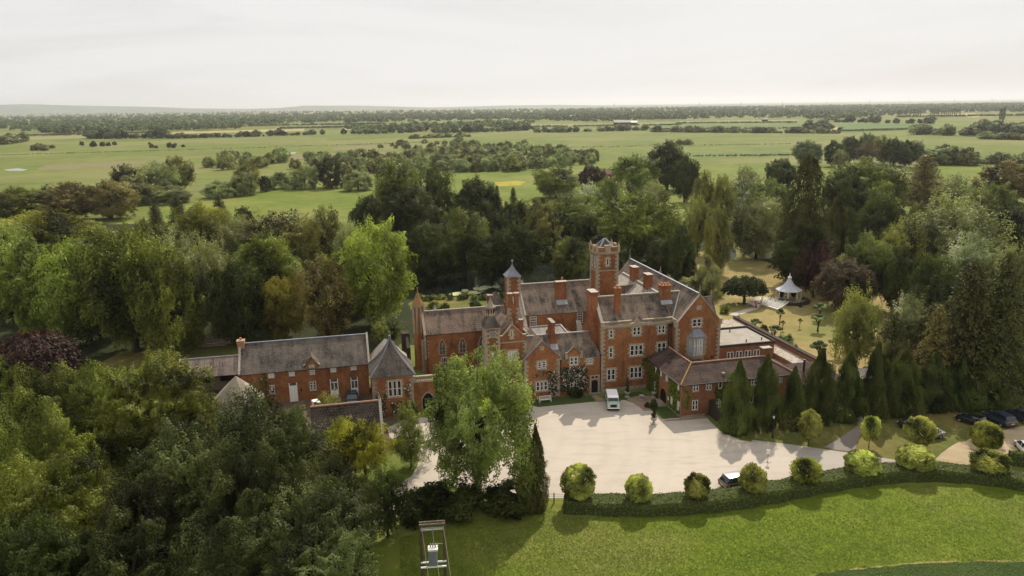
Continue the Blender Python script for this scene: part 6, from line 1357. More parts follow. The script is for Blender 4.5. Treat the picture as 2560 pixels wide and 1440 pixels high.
# the copse in the middle of the right meadow: big single trees
CP = [(2022,352,17,78,'oak0','leaf_far','dark round oak, leftmost of the copse in the right meadow'),(2085,352,17,44,'oak1','leaf_dark','narrow dark tree second from left in the meadow copse'),(2102,372,13,42,'loose0','leaf_grey','greyish tree low in the meadow copse'),
      (2130,342,18,58,'oak2','leaf_dark','dark tree left of centre in the meadow copse'),(2168,354,16,60,'loose1','leaf_bronze','pinkish-grey flowering tree in the middle of the meadow copse'),(2172,334,20,56,'oak3','leaf_far','highest tree of the meadow copse'),
      (2208,340,19,50,'tall0','leaf_olive','thin olive tree right of the highest in the copse'),(2240,346,18,60,'oak0','leaf_dark','dark tree right of centre in the meadow copse'),(2270,352,17,60,'oak2','leaf_dark','dark tree near the right end of the meadow copse'),(2300,352,16,36,'loose2','leaf_far','slim tree at the right end of the meadow copse')]
for x, y, h, w_, k, m, lb in CP: tree(k, x, y, h, w_, m, 'copse_tree', lb, 'copse in the right meadow')
for i in range(26):     # the poplar row
    x = 2244+i*5.6+(14 if i > 10 else 0)+rnd.uniform(-1.5, 1.5); g = G(x, 294-i*.13); h = rnd.uniform(17, 23)
    if i in (11,): continue
    plant('poplar', (g.x, g.y, 0), h, h*.16, 'leaf_far', 'poplar_tree', 'tall slim poplar in the row on the right horizon', 'tree', 'poplar row on the right horizon', parts=False)
for i, (x, y, h, w_, lb) in enumerate(((2500,302,24,5,'lone dark poplar near the right edge of the plain, left of two'),(2507,303,27,7,'lone dark poplar near the right edge of the plain, right of two'))):
    g = G(x, y); plant('poplar', (g.x, g.y, 0), h, h*.24, 'leaf_dark', 'poplar_tree', lb, 'tree', None, parts=False)
hedgerow([(1520,297),(1521,297)], 1, (25, 26), ['leaf_far'], 'tree', 'big round solitary tree on the middle horizon', None, asp=(1.0, 1.01), seed=31)
# far woods that read as one mass
def wood(name, label, pts, n, hs, mat, seed, leaf=.5, spread=30):
    rs = np.random.RandomState(seed); P = []; N = []; S = []; Z = []
    poly = [(x, y) for x, y in pts]; xs = [p[0] for p in poly]; ys = [p[1] for p in poly]; c = 0
    while c < n:
        y = 1/(rs.uniform(1/(max(ys)-255), 1/(min(ys)-255)))+255 if min(ys) > 256 else rs.uniform(min(ys), max(ys)); x = rs.uniform(min(xs), max(xs))
        if not in_poly(x, y, poly): continue
        g = G(x, y); h = rs.uniform(*hs); w_ = h*rs.uniform(.7, 1.5); m = 46; D = sph(rs, m); D[:, 2] = np.abs(D[:, 2])*1.1-.2; c += 1
        sc = np.array([w_*.5, w_*.5, h*.5]); P.append(np.array([g.x, g.y, h*.48])+D*sc*(.8+.25*rs.random((m, 1)))); N.append(D+rs.normal(size=(m, 3))*.5); S.append(.35*rs.random()+.5*rs.random(m)); Z.append(np.full(m, h*.17))
    P = np.concatenate(P); me = leaf_mesh(name, P, np.concatenate(N), np.concatenate(Z), np.concatenate(S), rs, .75); me.materials.append(MT[mat])
    o = bpy.data.objects.new(name, me); COL.objects.link(o); return tag(o, label, 'woodland', None, 'stuff')

wood('woodland', 'hazy woodland belt across the left plain', [(-80,330),(-80,296),(400,291),(900,290),(880,308),(640,316),(430,326),(250,328)], 1500, (9, 18), 'leaf_far', 1)
wood('woodland', 'hazy woodland belt across the middle plain', [(860,312),(900,288),(1400,286),(1720,282),(1700,302),(1480,308),(1250,302),(1000,308)], 1500, (8, 17), 'leaf_far', 2)
wood('woodland', 'hazy woodland belt across the right plain', [(1690,302),(1720,280),(2200,274),(2660,268),(2660,284),(2440,283),(2240,290),(2080,306),(2000,299)], 1300, (9, 18), 'leaf_far', 3)
wood('woodland', 'farthest pale blue woods under the horizon', [(-150,295),(-150,286),(900,279),(1700,271),(2700,260),(2700,270),(1700,283),(900,291)], 3600, (12, 20), 'leaf_far', 4)
wood('woodland', 'dark tree belt in front of the left hedgerows', [(40,333),(250,322),(560,318),(600,327),(240,336)], 260, (10, 17), 'leaf_far', 5)
wood('woodland', 'wooded strip between the straw fields of the middle plain', [(860,326),(1000,322),(1100,318),(1330,313),(1330,320),(1100,327),(900,334)], 200, (8, 15), 'leaf_far', 6)
for i, (p, hh) in enumerate((([(60,341),(420,332),(420,333.2),(60,342.4)],4),([(430,319),(960,312),(960,312.8),(430,320)],6),([(1300,319),(1700,313.4),(1700,314.4),(1300,320)],4),([(1640,324.4),(2010,321.4),(2010,322.4),(1640,325.6)],3),([(1690,309.4),(1990,307.4),(1990,308.2),(1690,310.2)],4),([(2090,329.4),(2330,322.6),(2330,323.8),(2090,330.6)],3),([(2240,294.4),(2560,290.2),(2560,291),(2240,295.2)],6),([(1010,317.4),(1215,312.6),(1215,313.6),(1010,318.4)],4),([(700,323),(960,318.4),(960,319.2),(700,323.8)],5),([(1710,391.4),(2250,385.4),(2250,387.2),(1710,393.2)],1.6),([(1180,372),(1980,360),(1980,361),(1180,373.2)],1.0),([(0,388),(560,372),(560,373),(0,389.2)],.9),([(560,372),(1180,352),(1180,353),(560,373)],.9))):
    wood('field_hedge', ['thin dark field hedge, far left plain','long thin hedge behind the left straw field','thin hedge on the middle plain right of centre','thin hedge below the green crop field','thin hedge above the green crop field','thin hedge under the field right of centre','thin hedge on the far right plain','thin hedge below the middle straw field','thin hedge below the pale field left of centre','low hedge along the near edge of the right marsh','reedy ditch line across the right marsh','reedy ditch line across the left marsh','reedy ditch line across the middle marsh'][i], p, 260, (hh*.7, hh*1.2), 'leaf_far' if hh > 1.7 else 'leaf_grey', 70+i)
# ------------------------------------------------------------------ hedge, meadow grass, climbers
def smooth_line(pts, step=.5):
    out = []
    for i in range(len(pts)-1):
        p0, p1, p2, p3 = pts[max(0, i-1)], pts[i], pts[i+1], pts[min(len(pts)-1, i+2)]
        k = max(2, int((p2-p1).length/step))
        for j in range(k):
            t = j/k; out.append(.5*((2*p1)+(-p0+p2)*t+(2*p0-5*p1+4*p2-p3)*t*t+(-p0+3*p1-3*p2+p3)*t**3))
    return out+[pts[-1]]
def leafy_from(mesh_pts, name, mat, label, cat, size=.13, jit=.6, seed=1, kind=None, parent=None):
    rs = np.random.RandomState(seed); P, N = mesh_pts; me = leaf_mesh(name, P, N+rs.normal(size=P.shape)*jit, size, .2+.7*rs.random(len(P))*1.0, rs, .65); me.materials.append(MT[mat])
    o = bpy.data.objects.new(name, me); COL.objects.link(o)
    if parent is not None: setpar(o, parent)
    return tag(o, label, cat, None, kind)
def hedge(px, wd, h, name, label, seed, n_per_m=420):
    """a clipped hedge: an inner body and a skin of leaves"""
    pts = smooth_line([G(x, y) for x, y in px]); rs = np.random.RandomState(seed); P = []; N = []; mb = MB(); ring = []
    c = sum(pts, Vector((0,0,0)))/len(pts)
    for i, p in enumerate(pts):
        d = (pts[min(i+1, len(pts)-1)]-pts[max(0, i-1)]).normalized(); s = Vector((-d.y, d.x, 0)); w2 = wd/2*(1+.06*math.sin(i*.9)); hh = h*(1+.05*math.sin(i*.61+1))
        prof = [(-w2*1.05, 0), (-w2, hh*.75), (-w2*.8, hh*.97), (0, hh), (w2*.8, hh*.97), (w2, hh*.75), (w2*1.05, 0)]
        q = [p-c+s*a+Vector((0, 0, z)) for a, z in prof]; ring.append(q)
        if i < len(pts)-1:
            L0 = (pts[i+1]-p).length; m = int(n_per_m*L0); k = rs.randint(0, 6, m); t = rs.random(m); f = rs.random(m)
            for kk, tt, ff in zip(k, t, f):
                a = q[kk].lerp(q[kk+1], tt)+(pts[i+1]-p)*ff; nn = (q[kk+1]-q[kk]).cross(d)*-1; nn = Vector((0, 0, 1))*.4+(-s if kk < 2 else s if kk > 3 else Vector((0, 0, 1)))
                b = .05*rs.normal(); P.append((a.x+nn.x*b, a.y+nn.y*b, a.z+nn.z*b)); N.append(tuple(nn))
    vs = [tuple(v) for q in ring for v in q]; fs = [(i*7+k, i*7+k+1, i*7+k+8, i*7+k+7) for i in range(len(ring)-1) for k in range(6)]+[tuple(range(7)), tuple(range((len(ring)-1)*7, len(ring)*7))]
    root = empty(name, c, 0, label, 'hedge'); mb.add(vs, fs); mb.build('hedge_body', MT['leaf_hedge_core'], root)
    leafy_from((np.array(P), np.array(N)), 'foliage', 'leaf_hedge', None, None, .10, .7, seed, None, root)
    return root
plain('leaf_hedge_core', (.05,.065,.02), .9, .1, var=.5, sc=5)
hedge([(1410,1268),(1500,1273),(1600,1276),(1700,1272),(1800,1263),(1900,1247),(2000,1228),(2100,1209),(2200,1196),(2300,1191),(2400,1195),(2500,1206),(2640,1232)], 2.7, 1.35, 'boundary_hedge', 'long curving clipped hedge between gravel court and meadow', 5)
hedge([(2520,1158),(2580,1166),(2650,1172)], 1.0, 1.5, 'short_hedge', 'short clipped hedge at the right edge beside the white car', 6)
def grass_field():
    rs = np.random.RandomState(9); poly = [(1000,1480),(1000,1345),(1180,1300),(1345,1258),(1420,1292),(1700,1290),(1900,1266),(2200,1214),(2400,1212),(2640,1245),(2640,1480)]
    P = []
    while len(P) < 110000:
        x, y = rs.uniform(1000, 2640), rs.uniform(1205, 1480)
        if not in_poly(x, y, poly): continue
        if y > 1402+max(0, (2300-x))*.13: 
            if rs.random() > .25: continue
        P.append(G(x, y))
    P = np.array([(p.x, p.y, 0) for p in P]); n = len(P); cl = .5+.5*np.sin(P[:, 0]*.9+np.sin(P[:, 1]*.7)*2)*np.cos(P[:, 1]*.8+P[:, 0]*.3)
    h = .09+.09*rs.random(n)*(.7+.4*cl); P[:, 2] = h*.5; a = rs.random(n)*6.283
    N = np.stack([np.cos(a), np.sin(a), .9*1.5+.8*rs.random(n)], 1); lf = .5+.25*np.sin(P[:, 0]*.21+1.3*np.sin(P[:, 1]*.16))+.25*np.sin(P[:, 1]*.33+P[:, 0]*.07+np.sin(P[:, 0]*.12)*2); q = P[:, 1]-.006*(P[:, 0]-20)**2; sh = np.clip(.16+.14*rs.random(n)+.05*cl+.40*lf+.13*np.sin(q*1.15)+.07*np.sin(q*2.9+P[:, 0]*.1), 0, .92); sh[rs.random(n) > .9965] = .99
    me = leaf_mesh('meadow_blades', P, N, h*.52, sh, rs, .42, np.repeat(np.array([[0, 0, 1.]]), n, 0)); me.materials.append(MT['grass_blade'])
    o = bpy.data.objects.new('long_grass', me); COL.objects.link(o); tag(o, 'long meadow grass with scattered pale flower heads below the hedge', 'grass', None, 'stuff')
grass_field()
def climber(name, label, mat, patches, size, seed, cat='climber', dens=95):
    """leaves growing on walls: patches = (wall plane, a0, a1, z0, z1, depth)"""
    rs = np.random.RandomState(seed); P = []; N = []
    for W, a0, a1, z0, z1, dp, holes in patches:
        n = int(dens*(a1-a0)*(z1-z0)); f = rs.uniform(1.2, 2.0, 4); ph = rs.uniform(0, 6, 4)
        for _ in range(n):
            a, z = rs.uniform(a0, a1), rs.uniform(z0, z1); t = (a-a0)/(a1-a0); q = (z-z0)/(z1-z0)
            e = min(t, 1-t, (1-q)*.8 if z0 < .4 else min(q, 1-q))*min(a1-a0, z1-z0); v = math.sin(a*f[0]*2+ph[0])*math.sin(z*f[1]*2+ph[1])+.6*math.sin(a*f[2]*5+z*3+ph[2])
            if e < .35+.30*v*.8: continue
            if v < -.95: continue
            if any(h0 < a < h1 and g0 < z < g1 for h0, h1, g0, g1 in holes): continue
            d = .05+dp*abs(rs.normal())*.6*(1+.4*v); u, vv, zz = W.p(a, z, d); w_ = L(u, vv, zz); P.append(tuple(w_)); n0 = W.p(0, 0, 1); n1 = W.p(0, 0, 0); nn = U_*(n0[0]-n1[0])+V_*(n0[1]-n1[1]); N.append((nn.x, nn.y, .5))
    return leafy_from((np.array(P), np.array(N)), name, mat, label, cat, size, .65, seed)
climber('climbing_rose', 'large climbing rose with pale flowers spread over the wall beside the porch', 'leaf_rose', [(SP,-8.75,-6.7,.3,4.9,.28,[(-8.7,-8.5,1.4,2.9)]),(SP,-10.4,-8.2,3.6,4.9,.2,[]),(S0,-6.8,-1.9,.4,4.9,.35,[(-5.0,-3.9,1.2,2.4),(-1.9,-.1,0,3)]),(SP,-11.4,-9.0,3.5,4.3,.1,[])], .12, 3, dens=190)
climber('creeper', 'brownish green creeper on the corner of the gabled porch wing by the bench', 'leaf_olive', [(SP,-12.0,-10.4,.2,3.6,.06,[]),(SP,-10.5,-8.9,.1,1.2,.06,[])], .12, 4)
climber('ivy', 'green ivy covering the end wall of the tiled wing beside the big brick front', 'leaf_ivy', [(WL,-4.9,-.2,0,5.0,.10,[(-3.6,-3.1,3.7,4.7),(-3.5,-3.0,.9,2.2)]),(S0,6.2,7.5,2.2,6.6,.12,[])], .14, 5)
climber('ivy', 'green ivy on the near corner of the tiled wing', 'leaf_ivy', [(WL,-12.0,-7.7,.3,5.0,.10,[(-11.35,-10.7,3.8,4.9),(-9.5,-8.6,.9,2.2),(-11.7,-10.8,.9,2.3),(-8.2,-7.6,1.0,1.7)]),(SL,7.5,9.0,.6,5.0,.05,[])], .14, 6)
climber('ivy', 'ivy on the long wall of the tiled wing behind the first cypress', 'leaf_ivy', [(SL,12.3,15.6,.2,4.9,.08,[(13.05,13.7,3.8,5),(12.9,13.65,.9,2.35)]),(SL,19.2,22.2,.2,4.9,.08,[])], .14, 7)
climber('creeper', 'dark leafy creeper climbing round the tall window of the swept-roof pavilion', 'leaf_rose', [(SPV,-34.1,-32.3,.2,4.6,.16,[]),(SPV,-32.4,-30.2,.3,2.9,.16,[]),(SPV,-30.2,-28.8,2.6,5.2,.14,[(-30.3,-28.8,0,2.5)])], .13, 8)

# ------------------------------------------------------------------ vehicles
def wheels(root, xs, ys, r, wdt, rim='rim'):
    for x in xs:
        for y in ys:
            s = 1 if y > 0 else -1
            mb = MB(); n = 18
            prof = [(r*.62, 0), (r*.95, .0), (r, .03), (r, wdt-.03), (r*.95, wdt), (r*.62, wdt)]
            vs = []; 
            for rr, w_ in prof:
                for k in range(n): vs.append((x+rr*math.cos(2*math.pi*k/n), y+s*(w_-wdt), r+rr*math.sin(2*math.pi*k/n)))
            fs = [(j*n+k, j*n+(k+1) % n, (j+1)*n+(k+1) % n, (j+1)*n+k) for j in range(len(prof)-1) for k in range(n)]
            mb.add(vs, fs); w0 = mb.build('wheel', MT['tyre'], root, smooth=True)
            rb = MB(); vs = []; 
            for rr, w_ in ((r*.63, wdt-.02), (r*.55, wdt-.05), (r*.12, wdt-.03)):
                for k in range(n): vs.append((x+rr*math.cos(2*math.pi*k/n), y+s*(w_-wdt), r+rr*math.sin(2*math.pi*k/n)))
            rb.add(vs, [(j*n+k, j*n+(k+1) % n, (j+1)*n+(k+1) % n, (j+1)*n+k) for j in range(2) for k in range(n)]+[tuple(range(2*n, 3*n))]); rb.build('rim', MT[rim], w0)
def loft(sections, name, mat, root, smooth=True, bevel=0.0, closed=True):
    """sections: list of (x, [(y,z)...]) half outlines from bottom to top, mirrored"""
    mb = MB(); m = len(sections[0][1]); vs = []; fs = []
    for x, pr in sections:
        vs += [(x, y, z) for y, z in pr]+[(x, -y, z) for y, z in reversed(pr)]
    k = 2*m
    for i in range(len(sections)-1):
        for j in range(k): fs.append((i*k+j, i*k+(j+1) % k, (i+1)*k+(j+1) % k, (i+1)*k+j))
    fs += [tuple(range(k-1, -1, -1)), tuple(range((len(sections)-1)*k, len(sections)*k))]
    mb.add(vs, fs); o = mb.build(name, MT[mat], root, smooth=smooth, bevel=bevel)
    if smooth:
        e = o.modifiers.new('edge', 'EDGE_SPLIT'); e.split_angle = R_(38)
    return o
def car(name, loc, heading, mat, label, suv=False, plate=True, roofmat=None, group=None, est=False):
    """+x is the front"""
    root = empty(name, (loc.x, loc.y, 0), heading, label, 'car', group)
    Lh, W2, H0 = (2.25, .93, 1.62) if suv else (2.2, .88, 1.42)
    bz = .98 if suv else .86
    def sec(x, w_, zb, zt, sh=.06): return (x, [(w_*.86, zb), (w_*.97, zb+.12), (w_, (zb+zt)/2), (w_*.985, zt-sh), (w_*.90, zt)])
    loft([sec(-Lh, W2*.86, .42, bz-.06), sec(-Lh+.12, W2*.95, .28, bz), sec(-Lh+.55, W2, .22, bz+.03), sec(-.6, W2, .2, bz+.01), sec(.75, W2, .2, bz-.02), sec(1.2, W2*.99, .21, bz-.05), sec(Lh-.35, W2*.95, .24, bz-.14), sec(Lh-.05, W2*.84, .32, bz-.26), sec(Lh, W2*.74, .42, bz-.34)], 'body', mat, root)
    rr = -Lh+.22 if (suv or est) else -Lh+.75
    def gs(x, w_, z): return (x, [(w_, bz-.05), (w_, bz), (w_-.17*(z-bz)/.6, z-.03), (w_-.24*(z-bz)/.6, z)])
    T_ = H0; 
    gl = loft([(rr-.10, [(W2*.86, bz-.05), (W2*.86, bz-.04), (W2*.84, bz-.01), (W2*.80, bz)]), (rr+.35, [(W2*.93, bz-.05), (W2*.93, bz), (W2*.74, T_-.10), (W2*.66, T_-.06)]), (-.3, [(W2*.95, bz-.05), (W2*.95, bz), (W2*.76, T_-.06), (W2*.68, T_-.02)]), (.35, [(W2*.94, bz-.05), (W2*.94, bz), (W2*.74, T_-.12), (W2*.66, T_-.08)]), (1.25, [(W2*.90, bz-.08), (W2*.90, bz-.06), (W2*.88, bz-.03), (W2*.84, bz-.02)])], 'windows', 'car_glass', root)
    loft([(rr+.30, [(W2*.70, T_-.09), (W2*.71, T_-.05), (W2*.62, T_-.03)]), (-.3, [(W2*.74, T_-.06), (W2*.745, T_-.01), (W2*.62, T_+.02)]), (.40, [(W2*.72, T_-.13), (W2*.725, T_-.08), (W2*.62, T_-.05)])], 'roof', roofmat or mat, root)
    mb = MB()
    for s in (-1, 1):
        for x0, x1 in ((-.28, -.18), (rr+.28, rr+.42)):
            mb.add([(x0, s*W2*.955, bz), (x1, s*W2*.955, bz), (x1, s*W2*.765, T_-.06), (x0, s*W2*.765, T_-.06), (x0, s*W2*.93, bz), (x1, s*W2*.93, bz), (x1, s*W2*.74, T_-.06), (x0, s*W2*.74, T_-.06)], [(0,1,2,3),(7,6,5,4),(0,4,5,1),(1,5,6,2),(2,6,7,3),(3,7,4,0)])
        mb.tube((.42, s*W2*.72, T_-.09), (1.22, s*W2*.92, bz), .035, n=5)
    mb.build('pillars', MT[mat], root)
    for s in (-1, 1):
        h = MB(); h.box(Lh-.42, Lh-.08, s*W2*.52, s*W2*.86, bz-.36, bz-.22); h.build('headlight', MT['lamp_clear'], root, bevel=.03)
        h = MB(); h.box(-Lh-.01, -Lh+.32, s*W2*.62, s*W2*.955, bz-.30, bz-.10); h.build('tail_light', MT['tail_red'], root, bevel=.03)
        h = MB(); h.box(.82, 1.0, s*W2*.98, s*(W2+.17), bz+.0, bz+.13); h.build('mirror', MT[mat], root, bevel=.03)
    g_ = MB(); g_.box(Lh-.03, Lh+.015, -.42, .42, .42, .58); g_.build('grille', MT['bumper_black'], root)
    if plate:
        p_ = MB(); p_.box(-Lh-.03, -Lh+.03, -.27, .27, bz-.34, bz-.20); p_.build('number_plate', MT['plate_yellow'], root)
    b_ = MB(); b_.box(-Lh-.02, -Lh+.2, -W2*.82, W2*.82, .34, .46); b_.build('bumper', MT['bumper_black'], root, bevel=.03)
    wheels(root, (-1.32, 1.36), (-W2+.0, W2-.0), .34 if suv else .32, .22)
    return root
def head(p0, p1):
    d = p1-p0; return math.atan2(d.y, d.x)
a0, a1 = G(1810, 1226), G(1890, 1206)
car('parked_car', L(0,0)*0+G(1846, 1215), head(a0, a1)-.06, 'paint_graphite', 'graphite estate car parked on the gravel behind a mop-head tree of the hedge', suv=True, roofmat='paint_silver')  # silver roof paint stands in for white sky reflected by a dark roof
car('parked_car', G(2318, 1094), R_(195), 'paint_silver', 'silver car parked behind the mop-head tree on the verge', suv=False)
car('parked_car', G(2285, 1066), R_(190), 'paint_black', 'black car in the shade behind the silver car')
car('parked_car', G(2432, 1060), R_(120), 'paint_black', 'dark car in the shade, left of the two blue-black ones')
car('parked_car', G(2497, 1056), R_(100), 'paint_navy', 'navy estate car with orange plate in the shaded car park', suv=True)
car('parked_car', G(2556, 1050), R_(100), 'paint_navy', 'dark blue car at the right edge of the shaded car park', suv=True)
car('parked_car', G(2566, 1130), R_(75), 'paint_white', 'white car cut off by the right edge beside the short hedge')
car('parked_car', L(-37.2, 6.3), TH-R_(90), 'paint_blue', 'dark blue car facing out of the stable yard by the white doors', plate=False)
# the boxy pale green off-roader with a white roof, facing the camera
def offroader():
    f0 = G(1536, 1029); root = empty('off_roader', (f0.x-.05, f0.y+1.9, 0), R_(-92), 'boxy pale green off-roader with white roof parked by the front door', 'car')
    mb = MB(); mb.box(-2.0, 1.12, -.86, .86, .55, 1.15); mb.box(.95, 1.9, -.60, .60, .60, 1.18); mb.build('body', MT['paint_green'], root, bevel=.04)
    for s in (-1, 1):
        w_ = MB(); w_.prism([(.98,.62),(1.92,.55),(1.92,1.05),(1.85,1.12),(.98,1.16)], 'y', s*.58, s*.89); w_.build('wing', MT['paint_green'], root, bevel=.035)
        h = MB(); h.ring([(.105,0),(.105,.05),(.02,.08)], 12); o = h.build('headlight', MT['lamp_clear'], root); o.rotation_euler = (0, R_(90), 0); o.location = (1.9, s*.72, .86)
        d = MB(); d.box(.0, .95, s*.865, s*.885, .62, 1.16); d.build('door', MT['paint_green'], root)
        g_ = MB(); g_.box(-1.9, -.12, s*.80, s*.815, 1.24, 1.66); g_.box(.0, .72, s*.80, s*.815, 1.24, 1.66); g_.build('side_window', MT['car_glass'], root)
        m_ = MB(); m_.box(.95, 1.03, s*.92, s*1.08, 1.25, 1.45); m_.box(.96,1.0,s*.86,s*.93,1.28,1.32); m_.build('mirror', MT['bumper_black'], root)
    b_ = MB(); b_.prism([(.93,1.17),(1.86,1.13),(1.86,1.18),(.93,1.24)], 'y', -.56, .56); b_.build('bonnet', MT['paint_green'], root, bevel=.03)
    c_ = MB(); c_.prism([(-2.0,1.15),(.98,1.15),(.80,1.70),(-1.95,1.70)], 'y', -.80, .80); c_.build('cab', MT['paint_green'], root)
    w_ = MB(); w_.prism([(1.0,1.20),(1.02,1.22),(.85,1.68),(.83,1.66)], 'y', -.72, .72); w_.build('windscreen', MT['car_glass'], root)
    r_ = MB(); r_.prism([(-2.02,1.68),(.92,1.68),(.88,1.82),(.6,1.96),(-1.9,1.98),(-2.0,1.9)], 'y', -.80, .80); r_.build('roof', MT['roof_white'], root, bevel=.07)
    g_ = MB(); g_.box(1.9, 1.93, -.45, .45, .62, 1.06); [g_.box(1.93, 1.945, -.42, .42, .66+k*.09, .70+k*.09) for k in range(5)]; g_.build('grille', MT['bumper_black'], root)
    p_ = MB(); p_.box(1.95, 2.1, -.86, .86, .50, .64); p_.build('bumper', MT['roof_white'], root, bevel=.02)
    u_ = MB(); u_.box(-1.95, 1.85, -.62, .62, .32, .58); u_.build('chassis', MT['bumper_black'], root)
    wheels(root, (-1.25, 1.35), (-.86, .86), .40, .24, 'roof_white')
offroader()
# ------------------------------------------------------------------ wedding lawn
gz0 = G(1970, 752)
gaz = empty('gazebo', gz0, 0, 'white octagonal gazebo with swept tent roof and finial on the dry lawn', 'gazebo'); gaz.scale = (.78, .78, .78)
def gz(fn, name, mat, **k):
    mb = MB(); fn(mb); return mb.build(name, MT[mat], gaz, **k)
gz(lambda m: m.ring([(4.3,0),(4.3,.18),(3.6,.2),(3.6,.42)], 8, rot=math.pi/8), 'base', 'sandstone')
gr_ = gz(lambda m: m.ring([(3.55,3.35),(2.7,3.75),(1.9,4.3),(1.25,5.0),(.75,5.8),(.36,6.7)], 8, rot=math.pi/8), 'roof', 'canvas_white')
gz(lambda m: m.ring([(3.6,3.2),(3.62,3.36),(3.5,3.36),(3.5,3.2)], 8, rot=math.pi/8, cap=False), 'fascia', 'white_paint')
gz(lambda m: [m.tube((3.58*math.cos(a),3.58*math.sin(a),3.38), (1.95*math.cos(a),1.95*math.sin(a),4.32), .045, n=4) for a in [math.pi/8+k*math.pi/4 for k in range(8)]], 'roof_rib', 'white_paint')
gz(lambda m: m.ring([(.42,6.6),(.62,6.75),(.62,6.95),(.3,7.1),(.14,7.3),(.2,7.5),(.1,7.6),(.05,8.2)], 8), 'finial', 'white_paint')
for k in range(8):
    a = math.pi/8+k*math.pi/4; gz(lambda m: (m.tube((3.35*math.cos(a),3.35*math.sin(a),.42),(3.35*math.cos(a),3.35*math.sin(a),3.25),.10), m.ring([(.17,.42),(.17,.6)], 8, (3.35*math.cos(a),3.35*math.sin(a)))), 'post', 'white_paint')
# planting and flowers round the base
rs = np.random.RandomState(5); n = 2600; a = rs.uniform(math.pi*.95, math.pi*2.1, n); rr_ = rs.uniform(3.3, 4.6, n); P = np.stack([gz0.x+rr_*np.cos(a), gz0.y+rr_*np.sin(a), .1+.45*rs.random(n)*(1.2-abs(rr_-3.95)/.9)], 1)
me = leaf_mesh('flower_bed', P, rs.normal(size=(n, 3))+[0, 0, 1], .16, rs.random(n), rs, .7); me.materials.append(MT['leaf_bronze']); o = bpy.data.objects.new('flower_bed', me); COL.objects.link(o); tag(o, 'dark flower bed with pinkish plants curving round the gazebo base', 'flower bed')
plant('mophead0', (gz0.x-1.75, gz0.y-.4, .42), 2.3, 1.15, 'leaf_dark', 'potted_tree', 'potted ball-topped tree left of centre in the gazebo', 'potted tree', 'pair of potted trees in the gazebo')
plant('mophead1', (gz0.x+1.0, gz0.y-.3, .42), 2.3, 1.15, 'leaf_dark', 'potted_tree', 'potted ball-topped tree right of centre in the gazebo', 'potted tree', 'pair of potted trees in the gazebo')
for i, (dx, dy) in enumerate(((-2.71,-2.13),(-2.21,-2.38),(2.38,-2.38),(2.95,-1.89),(-1.15,-2.87),(1.31,-2.95))):
    mb = MB(); mb.ring([(.12,.3),(.2,.7),(.2,.72)], 8); o = mb.build('flower_stand', MT['white_paint']); o.location = (gz0.x+dx, gz0.y+dy, 0); tag(o, 'white flower stand on the gazebo edge', 'flower stand', 'flower stands round the gazebo'); 
    lf = lobed(np.random.RandomState(i+60), [(0, 0, .9)], [.28], 160, .07, 1, .2, .7, name='flowers'); lf.materials.append(MT['leaf_white' if i % 2 else 'leaf_dark']); c = bpy.data.objects.new('flowers', lf); COL.objects.link(c); setpar(c, o)
mb = MB(); mb.box(-.5,.5,-.28,.28,.72,.78); [mb.box(x-.03,x+.03,y-.03,y+.03,0,.72) for x in (-.45,.45) for y in (-.23,.23)]; o = mb.build('table', MT['white_paint']); o.location = (gz0.x-.3, gz0.y+.3, .42); tag(o, 'small white ceremony table in the middle of the gazebo', 'table')
mb = MB(); mb.prism([(-.3,0),(.3,0),(.26,1.05),(-.26,1.05)], 'y', -.25, .25); mb.ring([(.2,.3),(.2,.32)], 10, (0,-.26)); o = mb.build('loudspeaker', MT['black_iron']); p = G(2001, 768); o.location = p; tag(o, 'black loudspeaker standing on the lawn right of the gazebo', 'loudspeaker')
mb = MB(); mb.prism([(-.35,0),(.35,0),(.3,.8),(0,1.15),(-.3,.8)], 'y', -.04, .04); mb.box(-.03,.03,.04,.4,0,.06); o = mb.build('easel_board', MT['bleached_timber']); o.location = G(1991, 763); o.rotation_euler = (R_(-10), 0, 0); tag(o, 'pale easel board on the lawn beside the loudspeaker', 'easel')
# rows of white folding chairs
def chair_mesh():
    m = MB()
    m.box(-.22,.22,-.20,.22,.43,.47)
    for s in (-1, 1):
        m.tube((s*.21,-.22,.88),(s*.21,.22,.0),.018,n=4); m.tube((s*.19,.20,.45),(s*.19,-.22,0),.018,n=4)
    m.box(-.22,.22,-.235,-.205,.60,.68); m.box(-.22,.22,-.245,-.215,.76,.88)
    return m
ch = chair_mesh().build('folding_chair', MT['white_paint']); first = True
def bil(A, B, C_, D, s, t): return (A*(1-s)+B*s)*(1-t)+(D*(1-s)+C_*s)*t
BL = [('left block of white chairs', 'white folding chair in the block left of the aisle, nearer the weeping tree', [G(1863,758),G(1903,746),G(1900,764),G(1886,771)], 6, 7), ('right block of white chairs', 'white folding chair in the block right of the aisle, in front of the gazebo', [G(1909,747),G(1975,762),G(1943,779),G(1904,766)], 9, 8)]
for gname, lb, (A, B, C_, D), nx, ny in BL:
    for i in range(nx):
        for j in range(ny):
            p = bil(A, B, C_, D, (i+.5)/nx, (j+.5)/ny); o = ch if first else ch.copy()
            if not first: COL.objects.link(o)
            first = False; f = gz0-p; o.location = (p.x, p.y, 0); o.rotation_euler = (0, 0, math.atan2(f.y, f.x)-math.pi/2+rnd.uniform(-.06, .06)); tag(o, lb, 'chair', gname)
